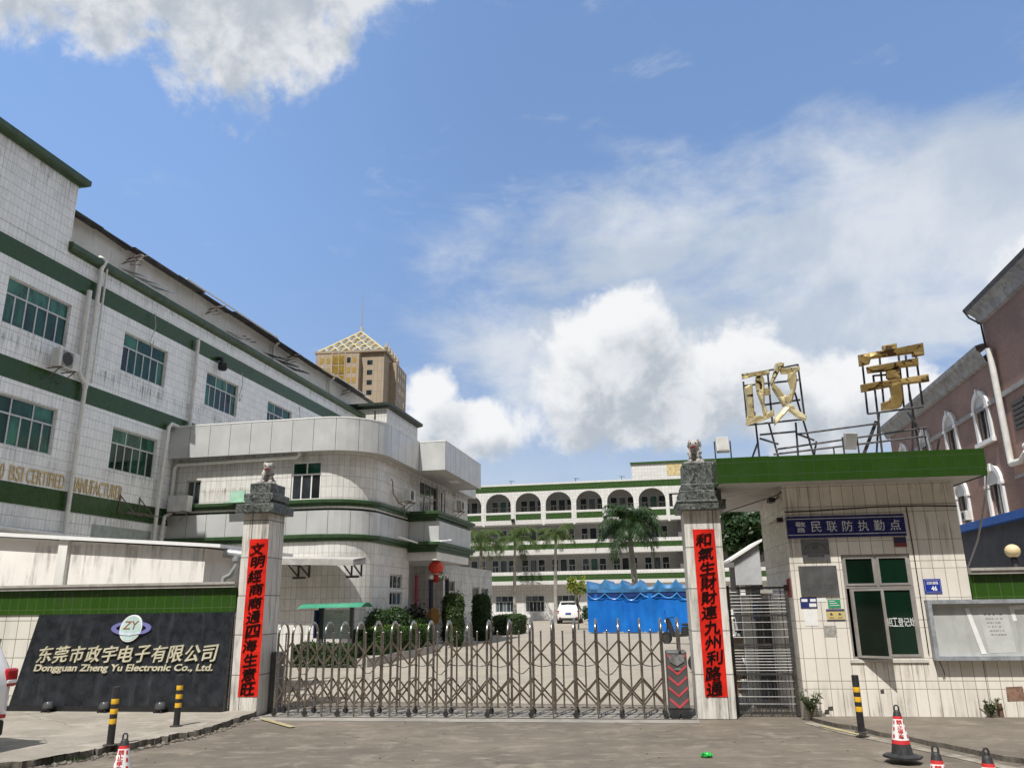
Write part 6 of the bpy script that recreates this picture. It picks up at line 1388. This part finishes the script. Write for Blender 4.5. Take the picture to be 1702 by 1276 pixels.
# ------------------------------------------------------------------ cars
def car(name, label, at, fr, rz_, left=False):
    R_ = root(name, label, 'car', fr, at, 0, 'white parked cars', rz_); OFF[R_.name] = (0, 0, 0)
    L_ = 4.5; W_ = .91
    # stations along y (rear y=0 .. front y=4.5): floor, sill half width, belt z, belt half width, roof z, roof half width
    st = [(0.00, .42, .70, .88, .72, .90, .70), (.06, .34, .82, .96, .83, 1.08, .74), (.20, .27, .885, 1.02, .885, 1.36, .70), (.42, .24, .905, 1.03, .90, 1.60, .66), (.80, .22, .91, 1.02, .905, 1.67, .665),
          (1.6, .21, .91, 1.00, .905, 1.69, .67), (2.4, .21, .91, .98, .905, 1.66, .66), (2.9, .21, .91, .97, .90, 1.45, .68), (3.25, .21, .91, .98, .88, 1.06, .80), (3.7, .22, .905, .95, .86, .99, .75), (4.2, .26, .86, .86, .80, .89, .66), (4.45, .34, .74, .72, .68, .74, .5), (4.5, .42, .66, .60, .6, .62, .45)]
    bm = bmesh.new(); rows = []
    for y_, zf, ws, zb, wb, zr, wr in st:
        prof = [(-ws*.92, zf), (-ws, zf+.14), (-ws*1.0, (zf+zb)/2+.05), (-wb, zb), (-wr, zr-.04), (-wr*.8, zr), (0, zr+.02)]
        prof = prof + [(-x, z) for x, z in prof[-2::-1]]
        rows.append([bm.verts.new((x, y_, z)) for x, z in prof])
    for a, c in zip(rows[:-1], rows[1:]):
        for k in range(len(a)-1): bm.faces.new((a[k], a[k+1], c[k+1], c[k]))
        bm.faces.new((a[-1], a[0], c[0], c[-1]))
    bm.faces.new(rows[0]); bm.faces.new(rows[-1][::-1])
    b = MB(); bmesh.ops.subdivide_edges(bm, edges=bm.edges[:], cuts=1, use_grid_fill=True, smooth=.35); b.bm(bm); bm.free(); part('body', b, CAR_W, R_, smooth=35)
    for y_ in (.85, 3.55):
        for sx in (-1, 1):
            b = MB(); n_ = 26
            ring = [(.335, .0), (.345, .03), (.345, .19), (.335, .22), (.22, .22), (.22, .0)]
            for k in range(n_):
                t0, t1 = 2*PI*k/n_, 2*PI*(k+1)/n_
                for q in range(len(ring)):
                    (r0, w0), (r1, w1) = ring[q], ring[(q+1) % len(ring)]; f = lambda r, w, t: (sx*(.73+w), y_+r*math.cos(t), .34+r*math.sin(t)); b.poly([f(r0, w0, t0), f(r1, w1, t0), f(r1, w1, t1), f(r0, w0, t1)])
            wh = part('wheel', b, RUBBER, R_)
            b = MB(); f2 = lambda a, w, z: (sx*(.925-w), y_+a, .34+z); b.fm = f2
            for q in range(5): t = 2*PI*q/5; b.bar((0, 0, 0), (.21*math.cos(t), .0, .21*math.sin(t)), .03, .06)
            b.tube([(0, -.005, 0), (0, .03, 0)], .06, 12); part('rim', b, GALV, wh)
            b = MB(); b.fm = f2; pts = [(.40*math.cos(t), .40*math.sin(t)) for t in [PI*k/14 for k in range(15)]] + [(-.40, -.12), (.40, -.12)]; b.prism(pts, .012, .10); part('wheel_arch', b, RUBBER, R_)
    b = MB(); b.poly([(-.60, .145, 1.12), (.60, .145, 1.12), (.55, .36, 1.53), (-.55, .36, 1.53)]); b.v = [(x, y_-.045, z+.025) for x, y_, z in b.v]; part('rear_window', b, CAR_G, R_)
    b = MB()
    for sx in (-1, 1): b.poly([(sx*.915, .55, 1.06), (sx*.915, 2.95, 1.02), (sx*.70, 2.55, 1.57), (sx*.70, .85, 1.60)])
    b.v = [(x*1.012, y_, z) for x, y_, z in b.v]; part('side_window', b, CAR_G, R_)
    for sx in (-1, 1):
        b = MB(); b.bbox(min(sx*.70, sx*.865), max(sx*.70, sx*.865), -.005, .26, .80, 1.01, .03); o = part('tail_light', b, LAMP_R, R_)
        b = MB(); b.bbox(min(sx*.72, sx*.84), max(sx*.72, sx*.84), -.012, .02, .84, .88, .005); part('reverse_lens', b, WHITE_P, o)
        b = MB(); b.box(min(sx*.58, sx*.74), max(sx*.58, sx*.74), -.03, .03, .46, .50); part('reflector', b, LAMP_R, R_)
    b = MB(); b.bbox(-.74, .74, -.035, .25, .26, .44, .03); part('lower_bumper', b, RUBBER, R_)
    b = MB(); b.box(-.22, .22, -.025, .02, .70, .83); part('number_plate', b, plain('plate blue', (.02, .05, .30), .4), R_)
    b = MB(); b.bar((-.5, .02, .89), (.5, .02, .89), .03, .03); part('trim_bar', b, GALV, R_)
    b = MB()
    for sx in (-.6, .6): b.tube([(sx, .7, 1.70), (sx, 1.0, 1.735), (sx, 2.2, 1.725), (sx, 2.5, 1.68)], .018, 6)
    part('roof_rail', b, GALV, R_)
    b = MB(); b.bbox(-.62, .62, .24, .48, 1.62, 1.67, .02); part('spoiler', b, CAR_W, R_); b = MB(); b.poly([(.3, -.02, .36), (.5, -.02, .36), (.5, -.02, .39), (.3, -.02, .39)])
    return R_
car('parked_car', 'white SUV seen from behind parked in front of the dormitory', (-8.62, 63.3), 'L', rad(4))
car('parked_car', 'white car parked before the name wall, only its red tail lamp corner visible', (-5.76, -4.35), 'S', rad(82))
# ------------------------------------------------------------------ foliage
def leaf_arrays(C, size, normals=None, aspect=1.8, jitter=.7, droop=0.0, rng=RNG):
    n = len(C); C = np.asarray(C, float)
    d = rng.normal(size=(n, 3)); 
    if normals is not None: d = d*jitter + normals
    d /= np.linalg.norm(d, axis=1)[:, None]+1e-9
    a = rng.normal(size=(n, 3)); a -= d*(a*d).sum(1)[:, None]; a /= np.linalg.norm(a, axis=1)[:, None]+1e-9
    a[:, 2] -= droop; b = np.cross(d, a); b /= np.linalg.norm(b, axis=1)[:, None]+1e-9
    s = size*rng.uniform(.6, 1.35, size=(n, 1)); l = s*aspect
    V = np.stack([C-a*l*.5, C+b*s*.5-a*l*.05+d*s*.1, C+a*l*.5, C-b*s*.5-a*l*.05+d*s*.1], 1).reshape(-1, 3)
    return V
def leaf_obj(name, V, mat_, parent=None, off=(0, 0, 0)):
    me = bpy.data.meshes.new(name); n = len(V)//4; me.vertices.add(len(V)); me.vertices.foreach_set('co', (V-np.array(off)).astype(np.float32).ravel())
    me.loops.add(4*n); me.loops.foreach_set('vertex_index', np.arange(4*n, dtype=np.int32)); me.polygons.add(n)
    me.polygons.foreach_set('loop_start', np.arange(0, 4*n, 4, dtype=np.int32)); me.update(calc_edges=True); me.validate()
    return link(name, me, mat_, parent)
LEAF_D = leafmat('dark hedge leaves', (.012, .028, .008), (.035, .070, .018), 5)
LEAF_H = leafmat('hedge leaves yellow topped', (.02, .045, .010), (.05, .10, .02), 4, yellow=(.74, .92, (.26, .27, .03)))
LEAF_C = leafmat('column shrub leaves', (.022, .040, .014), (.06, .095, .03), 6)
LEAF_T = leafmat('tree leaves', (.010, .024, .010), (.03, .06, .02), 1.6)
LEAF_P = leafmat('palm leaves', (.014, .030, .012), (.04, .075, .028), 1.2, rough=.4)
LEAF_PL = leafmat('pale palm leaves', (.035, .06, .018), (.09, .13, .04), 1.2, rough=.4)
LEAF_Y = leafmat('yellow shrub leaves', (.10, .13, .02), (.24, .26, .05), 4)
LEAF_W = leafmat('weed leaves', (.010, .024, .008), (.035, .06, .018), 9)
def box_leaves(x0, x1, y0, y1, z0, z1, n, size, bulge=.06):
    C = []; N_ = []
    dims = np.array([x1-x0, y1-y0, z1-z0]); ar = np.array([dims[1]*dims[2]]*2 + [dims[0]*dims[2]]*2 + [dims[0]*dims[1]]); cnt = (n*ar/ar.sum()).astype(int)
    for k, c in enumerate(cnt):
        p = RNG.uniform(size=(c, 3)); nn = np.zeros((c, 3))
        if k < 2: p[:, 0] = k; nn[:, 0] = 2*k-1
        elif k < 4: p[:, 1] = k-2; nn[:, 1] = 2*(k-2)-1
        else: p[:, 2] = 1; nn[:, 2] = 1
        q = np.array([x0, y0, z0]) + p*dims
        lump = np.sin(q[:, 0]*3.1+q[:, 2]*2)*np.cos(q[:, 1]*2.7+q[:, 2]*3)*bulge + RNG.normal(size=c)*size*.5
        C.append(q + nn*lump[:, None]); N_.append(nn)
    return np.concatenate(C), np.concatenate(N_)
def shrub(name, label, cat, shape, at, lm, n, size, group=None, **k):
    R_ = root(name, label, cat, 'L', at, k.get('z', 0.0), group); OFF[R_.name] = (0, 0, 0)
    if shape == 'box':
        w, d, h = k['dims']; C, N_ = box_leaves(-w/2, w/2, -d/2, d/2, .02, h, n, size); cb = MB(); cb.bbox(-w/2+.06, w/2-.06, -d/2+.06, d/2-.06, 0, h-.06, .05)
    else:
        w, h = k['dims']; u = RNG.normal(size=(n, 3)); u /= np.linalg.norm(u, axis=1)[:, None]
        if shape == 'column':
            t = RNG.uniform(0, 2*PI, n); z = RNG.uniform(0, 1, n); rr = w/2*(1-np.clip((z-.86)/.14, 0, 1)**2*.65)*(1-np.clip((.15-z)/.15, 0, 1)*.35)*(1+.06*np.sin(z*17+t*3))
            C = np.stack([rr*np.cos(t), rr*np.sin(t), .03+z*h], 1); N_ = np.stack([np.cos(t), np.sin(t), np.clip((z-.85)*5, 0, 1)], 1)
            m = RNG.uniform(size=n) < .13; t2 = RNG.uniform(0, 2*PI, n); r2 = w/2*.9*np.sqrt(RNG.uniform(size=n)); C[m] = np.stack([r2*np.cos(t2), r2*np.sin(t2), .03+h*(1.0-.08*(r2/w*2)**2)], 1)[m]
        else:
            C = u*np.array([w/2, w/2, h/2])+np.array([0, 0, h/2]); N_ = u; C[:, 2] = np.maximum(C[:, 2], .05)
        C = C + RNG.normal(size=C.shape)*size*(.45+1.2*(RNG.uniform(size=(len(C), 1)) < .12)); cb = MB(); cb.lathe([(w*.18, 0), (w*.40, h*.12), (w*.44, h*.5), (w*.40, h*.85), (w*.2, h*.94)] if shape == 'column' else [(w*.2, h*.05), (w*.38, h*.2), (w*.45, h*.5), (w*.36, h*.8), (w*.12, h*.95)], 14)
    leaf_obj('leaves', leaf_arrays(C, size, N_, jitter=.55), lm, R_)
    part('branches', cb, plain('inner branches', (.012, .018, .008), .9), R_); return R_
PLB = MB(); PLB.box(-10.0, -8.62, 21.6, 28.6, 0, .24)
thing('planter_kerb', 'low concrete planter kerb around the clipped hedge', 'planter', PLB, CONCRETE, 'L', (-9.3, 25))
shrub('hedge', 'long clipped hedge with yellow top behind the folding gate', 'hedge', 'box', (-9.25, 25.7), LEAF_H, 15000, .05, z=.2, dims=(.95, 5.4, .72))
shrub('hedge', 'clipped hedge in shade near the notice stand behind the gate', 'hedge', 'box', (-9.9, 21.9), LEAF_D, 5000, .05, z=.0, dims=(1.9, .8, .58))
shrub('hedge', 'dark low hedge between the ball shrub and the entrance', 'hedge', 'box', (-9.85, 29.2), LEAF_D, 4000, .05, dims=(.6, 2.0, 1.1))
shrub('hedge', 'small green hedge at the far corner of the office', 'hedge', 'box', (-9.3, 44.2), LEAF_C, 3500, .07, dims=(1.3, 3.0, .95))
shrub('ball_shrub', 'round clipped ball shrub below the small office windows', 'shrub', 'ball', (-9.75, 26.9), LEAF_D, 5000, .05, z=.2, dims=(1.15, 1.35))
shrub('ball_shrub', 'dark half hidden ball shrub left of the clipped ball', 'shrub', 'ball', (-10.1, 26.2), LEAF_D, 3500, .05, z=.2, dims=(.9, 1.3))
shrub('potted_plant', 'dark spiky plant beside the office entrance', 'plant', 'ball', (-10.2, 30.2), leafmat('maroon leaves', (.015, .015, .012), (.04, .03, .025), 5), 900, .12, z=.3, dims=(.9, 1.2))
shrub('column_shrub', 'tall clipped column shrub in front of the office, nearer of two', 'shrub', 'column', (-9.02, 31.7), LEAF_C, 9000, .05, 'column shrubs by the office', dims=(.82, 2.0))
shrub('column_shrub', 'dark clipped column shrub further along the office wall', 'shrub', 'column', (-9.05, 36.6), LEAF_D, 7000, .055, 'column shrubs by the office', dims=(.80, 2.0))

def palm(label, at, h, crown, nf, ln, lm, lean=0.0, seed=1, trunk_r=.17, up=.9):
    r = random.Random(seed); R_ = root('palm_tree', label, 'palm tree', 'L', at, 0, 'palm trees in the yard'); OFF[R_.name] = (0, 0, 0)
    b = MB(); P = []; rr = []
    for k in range(13):
        t = k/12; P.append((lean*t*t, 0, h*t)); rr.append(trunk_r*(1.55-.75*min(1, t*4)) if t < .25 else trunk_r*(.80+.12*math.sin(t*5)))
    b.tube(P, rr, 12); part('trunk', b, TRUNK, R_, smooth=50)
    b = MB(); b.tube([(lean, 0, h-.05), (lean, 0, h+.35), (lean, 0, h+.8)], [trunk_r*.72, trunk_r*.8, trunk_r*.35], 10); part('crown_shaft', b, plain('palm crown shaft', (.12, .20, .07), .5), R_, smooth=50)
    V = []; st = MB()
    for k in range(nf):
        a = 2*PI*k/nf*2.4+r.uniform(-.3, .3); e0 = r.uniform(-.35, up+.35); L_ = ln*r.uniform(.8, 1.1)
        p = np.array([lean, 0, h+.7]); e = e0; pts = [p]; m_ = 14
        for q in range(m_):
            e -= (1.55+e0*.35)/m_*(.5+q/m_*1.4); p = p+np.array([math.cos(a)*math.cos(e), math.sin(a)*math.cos(e), math.sin(e)])*L_/m_; pts.append(p)
        st.tube([tuple(x) for x in pts], [.03*(1-q/(m_+3)) for q in range(m_+1)], 4, cap=False)
        for q in range(1, m_+1):
            t = pts[q]-pts[q-1]; t /= np.linalg.norm(t); s_ = np.cross(t, [0, 0, 1.0]); s_ /= np.linalg.norm(s_)+1e-9; n_ = np.cross(s_, t)
            for rep in range(4):
                for sg in (-1, 1):
                    f = q/m_; ll = ln*.27*(math.sin(PI*min(1, f*.9+.12))**.7)*r.uniform(.75, 1.1); o = pts[q-1]+(pts[q]-pts[q-1])*(rep/4+r.uniform(0, .2))
                    d = s_*sg*r.uniform(.6, 1)+t*r.uniform(.45, .8)+n_*r.uniform(-.3, .3); d /= np.linalg.norm(d); tip = o+d*ll+np.array([0, 0, -ll*r.uniform(.35, .75)]); mid = o+d*ll*.5+np.array([0, 0, -.02]); w_ = t*.024*ln/2.2
                    V += [o, mid+w_, tip, mid-w_]
    leaf_obj('fronds', np.array(V), lm, R_); part('frond_stems', st, plain('frond stem', (.10, .13, .05), .6), R_)
    return R_
palm('slim pale palm tree between the curved office and the parked SUV', (-14.4, 70.6), 6.6, 0, 15, 3.0, LEAF_PL, .1, 1)
palm('palm tree with a thin grey trunk directly behind the parked SUV', (-10.2, 67.3), 6.6, 0, 14, 2.4, LEAF_PL, .15, 2)
palm('largest palm tree with full dark crown above the blue tent', (-2.95, 58.0), 5.9, 0, 46, 3.3, LEAF_P, -.25, 3, .26, 1.45)
palm('pale palm tree partly hidden behind the curved office', (-16.7, 67.5), 6.3, 0, 15, 2.9, LEAF_PL, 0, 4)

def tree(name, label, fr, at, z0, h, cr, lm, n, size, trunk=.12, cat='tree', group=None, seed=1, sq=(1, 1, 1)):
    rg = np.random.default_rng(seed); r = random.Random(seed); R_ = root(name, label, cat, fr, at, z0, group); OFF[R_.name] = (0, 0, 0)
    b = MB(); b.tube([(0, 0, 0), (.05, 0, h*.4), (-.05, .05, h*.7)], [trunk, trunk*.8, trunk*.5], 8); cl = []
    for k in range(22):
        d = rg.normal(size=3); d /= np.linalg.norm(d); c = np.array([0, 0, h])+d*np.array([cr*.72, cr*.72, cr*.6])*rg.uniform(.35, 1.0)**.6; cl.append((c, cr*rg.uniform(.22, .42)))
        if k < 10: b.tube([(0, 0, h*.45+.03*k), tuple(np.array([0, 0, h*.5])*.4+c*.5), tuple(c)], [trunk*.4, trunk*.25, trunk*.1], 5)
    part('trunk', b, BARK, R_); C = []; N_ = []
    for c, rr in cl:
        u = rg.normal(size=(n//22, 3)); u /= np.linalg.norm(u, axis=1)[:, None]; C.append(c+u*rr*rg.uniform(.45, 1.05, size=(len(u), 1))*np.array(sq)); N_.append(u+np.array([0, 0, .5]))
    leaf_obj('crown', leaf_arrays(np.concatenate(C), size, np.concatenate(N_), jitter=.8), lm, R_); return R_
tree('broadleaf_tree', 'dark leafy tree seen between the right pillar and the gatehouse', 'S', (6.0, 16.5), 0, 3.9, 1.25, LEAF_T, 6000, .14, .16, seed=4)
tree('broadleaf_tree', 'dark tree behind the gatehouse roof hidden by its wall', 'S', (8.2, 17.5), 0, 4.0, 1.7, LEAF_T, 5000, .16, .2, seed=9)
tree('yellow_shrub', 'thin yellow green sapling at the left end of the blue tent', 'L', (-6.2, 50.0), 0, 2.7, .95, LEAF_Y, 420, .13, .05, 'shrub', seed=5, sq=(.8, .8, 1.2))
tree('yellow_shrub', 'yellow green sapling top showing above the blue tent beside the gate pillar', 'L', (1.2, 56.0), 0, 4.6, .9, LEAF_Y, 600, .17, .05, 'shrub', seed=6)
tree('green_bush', 'low green bush beside the parked SUV', 'L', (-6.5, 60.0), 0, .8, .8, LEAF_C, 900, .12, .04, 'shrub', seed=7)
def weed(label, fr, at, z0, n, h, seed):
    r = random.Random(seed); R_ = root('weed', label, 'weed', fr, at, z0, 'weeds at the wall foot'); OFF[R_.name] = (0, 0, 0); V = []; b = MB()
    for k in range(n):
        a = r.uniform(0, 2*PI); l = h*r.uniform(.5, 1.1); tip = np.array([math.cos(a)*l*.55, math.sin(a)*l*.35, l]); b.tube([(0, 0, 0), tuple(tip*.5+np.array([0, 0, l*.1])), tuple(tip)], .004, 4)
        for q in range(7):
            t = .3+.1*q; o = tip*t+np.array([0, 0, l*.1*math.sin(PI*t)]); a2 = r.uniform(0, 2*PI); ll = .09*r.uniform(.6, 1.2); d = np.array([math.cos(a2)*ll, math.sin(a2)*ll*.8, ll*r.uniform(-.3, .7)]); w_ = np.array([-math.sin(a2), math.cos(a2), .2])*.012
            V += [o, o+d*.5+w_, o+d, o+d*.5-w_]
    leaf_obj('leaves', np.array(V), LEAF_W, R_); part('stems', b, plain('weed stem', (.12, .13, .05), .8), R_)
weed('leafy weed at the corner of the gatehouse beside the pedestrian gate', 'S', (4.30, -.08), .055, 22, .36, 1); weed('dark weed growing from a broken tile below the notice board', 'S', (6.72, -.06), .055, 12, .24, 2)
b = MB(); V = []; r = random.Random(8)
for k in range(260):
    p = Vector(edge[38]).lerp(Vector(edge[58]), r.random()); x, y_ = p.x+abs(r.gauss(.04, .05)), p.y+r.gauss(-.05, .05); h = r.uniform(.02, .07); a = r.uniform(0, 6.28)
    o = np.array([*fpos('S', x, y_, 0)]); w_ = np.array([math.cos(a), math.sin(a), 0])*.006; t = np.array([r.uniform(-.03, .03), r.uniform(-.03, .03), h]); V += [o-w_, o+w_, o+t+w_*.2, o+t-w_*.2]
tag(leaf_obj('grass', np.array(V), LEAF_W), 'thin grass growing in the broken pavement edge by the cone', 'grass', kind='stuff')
for k, (s, n, h) in enumerate(((-8.75, -.12, .0),)):
    shrub('potted_plant', 'dark leafy plant in a pot against the boundary wall by the white car', 'plant', 'ball', (0, 0), LEAF_D, 600, .05, dims=(.35, .45)); o = bpy.data.objects['potted_plant.001']; o.location = fpos('S', -9.12, -.25, 1.0)
    b = MB(); b.tube([(0, 0, -.95), (0, 0, .2)], .012, 6); b.lathe([(.08, -.95), (.11, -.7), (.12, -.68)], 12); part('stem_and_pot', b, plain('purple pot', (.12, .05, .10), .6), o)

# ------------------------------------------------------------------ blue folding tent
TN = root('blue_tent', 'bright blue tarpaulin folding shelter with scalloped gabled roof', 'tent', 'L', (-2.2, 45))
t0 = MB(); u0, u1, vf, vb_ = -4.92, 1.85, 44.2, 51.0; ng = 7; st_ = (u1-u0)/ng; cols_ = 12
def wallpt(u, z):                              # pleated front curtain
    f = ((u-u0)/st_) % 1; g_ = int((u-u0)/st_); return vf - .10 + .06*math.cos(2*PI*f) - .20*(1-z/2.05) + (.025+.012*(g_ % 3))*math.sin(u*(6+g_*1.3)+z*(1.2-.5*(g_ % 2)))*(1.1-z/2.2) + .05*math.sin(f*PI)*math.sin(z*2+g_*2.3)
nz = 8
for i in range(ng*cols_):
    a, c = u0+(u1-u0)*i/(ng*cols_), u0+(u1-u0)*(i+1)/(ng*cols_)
    for j in range(nz):
        z0, z1 = .06+2.0*j/nz, .06+2.0*(j+1)/nz; t0.poly([(a, wallpt(a, z0), z0), (c, wallpt(c, z0), z0), (c, wallpt(c, z1), z1), (a, wallpt(a, z1), z1)])
for u in (u0, u1): t0.poly([(u, vf-.1, .03), (u, vb_, .03), (u, vb_, 2.2), (u, vf, 2.2)])
t0.poly([(u0, vb_, .03), (u1, vb_, .03), (u1, vb_, 2.2), (u0, vb_, 2.2)])
part('curtain_wall', t0, TARP, TN, smooth=60)
FADE = plain('faded tarpaulin', (.040, .19, .43), .4, var=.35, scale=1.2, bump=.2, dirt=(.16, .27, .40), dirt_amt=.8); SWAG = plain('tarpaulin hem painted sunlit', (.05, .24, .58), .35, var=.3, scale=3)  # the swag highlight is put into the hem's lighter blue
SWAG_SHADOW = plain('dark blue swag shadow', (.004, .03, .16), .5, var=.4)  # dark sheet standing in for the shadow under the swags
t1 = MB(); t2 = MB(); t4 = MB(); n_ = 14; rt = random.Random(31)
for g_ in range(ng):
    sag = rt.uniform(.30, .42); pk0, pk1 = rt.uniform(2.76, 2.86), rt.uniform(2.76, 2.86); sw = rt.uniform(.13, .36); sk = rt.uniform(-.12, .12); w_ = rt.uniform(.035, .07)
    for k in range(n_):
        f0, f1 = k/n_, (k+1)/n_; a, c = u0+st_*(g_+f0), u0+st_*(g_+f1)
        top = lambda f: pk0+(pk1-pk0)*f-sag*math.sin(PI*(f**(1+sk)))**.8; bil = lambda f: .05*math.sin(PI*f)+.02*math.sin(7*f+g_)
        t1.poly([(a, vf-.20, top(f0)), (c, vf-.20, top(f1)), (c, vb_, top(f1)), (a, vb_, top(f0))])
        for z0, z1 in ((2.12, .5), (.5, 1.0)):
            q = lambda f, t: (u0+st_*(g_+f), vf-.22-bil(f)*(1-abs(2*t-1)), 2.12+(top(f)-2.12)*t)
            t0_, t1_ = (0, .5) if z1 == .5 else (.5, 1.0); t1.poly([q(f0, t0_), q(f1, t0_), q(f1, t1_), q(f0, t1_)])
        lo_ = lambda f: 2.10-sw*math.sin(PI*(f**(1+sk)))
        t2.poly([(a, vf-.21, lo_(f0)), (c, vf-.21, lo_(f1)), (c, vf-.23, lo_(f1)-w_), (a, vf-.23, lo_(f0)-w_)])
        t4.poly([(a, vf-.19, 2.13), (c, vf-.19, 2.13), (c, vf-.19, 2.10-(2.10-lo_(f1))*.75), (a, vf-.19, 2.10-(2.10-lo_(f0))*.75)])
part('scalloped_roof', t1, FADE, TN, smooth=50); part('swag_hem', t2, SWAG, TN, smooth=60); part('swag_shadow', t4, SWAG_SHADOW, TN)
t3 = MB(); t3.box(u0, u1, vf-.24, vf-.18, .02, .09)
for g_ in range(ng+1): t3.tube([(u0+st_*g_, vf+.12, 0), (u0+st_*g_, vf+.12, 2.7)], .025, 6)
part('frame', t3, GALV, TN)

# ------------------------------------------------------------------ notice stand behind the gate
BN = root('notice_stand', 'free standing notice board with green curved roof behind the gate', 'notice stand', 'L', (-10.0, 22.6)); fq = face_v(22.6)
for x0, x1 in ((-10.6, -10.45), (-9.60, -9.50)): b = MB(fq); b.box(x0, x1, -.05, .05, 0, 1.61); part('post', b, plain('dark grey post', (.07, .075, .085), .5), BN)
b = MB(fq); b.box(-10.45, -9.60, -.02, .01, .72, 1.56); part('display_panel', b, plain('pale green notice sheet', (.42, .50, .47), .25, var=.12), BN)
b = MB(fq)
for k in range(5): b.box(-10.1+.06*k, -10.06+.06*k, .011, .013, 1.46, 1.50)
for k in range(7): b.box(-10.35, -10.05+.02*(k % 3), .011, .012, 1.30-.07*k, 1.312-.07*k); b.box(-9.98, -9.68-.03*(k % 2), .011, .012, 1.30-.07*k, 1.312-.07*k)
part('print', b, plain('faint print', (.22, .27, .26), .8), BN)
b = MB(); b.box(-10.62, -10.58, 22.3, 22.9, .75, 1.55); part('blue_side_panel', b, plain('dark blue side', (.012, .03, .12), .5), BN)
b = MB(); n_ = 10
for k in range(n_):
    a0, a1 = k/n_, (k+1)/n_; zf = lambda t: 1.62+.13*math.sin(PI*min(1, t*1.05))
    y0, y1 = 22.05+1.0*a0, 22.05+1.0*a1; b.poly([(-11.05, y0, zf(a0)-.02), (-9.05, y0, zf(a0)), (-9.05, y1, zf(a1)), (-11.05, y1, zf(a1)-.02)])
part('curved_roof', b, plain('green polycarbonate', (.03, .26, .15), .2, var=.15), BN)
b = MB(fq)
for x in (-10.5, -9.55): b.bar((x, .0, 1.6), (x, .45, 1.64), .03, .03)
part('roof_arm', b, IRON, BN)
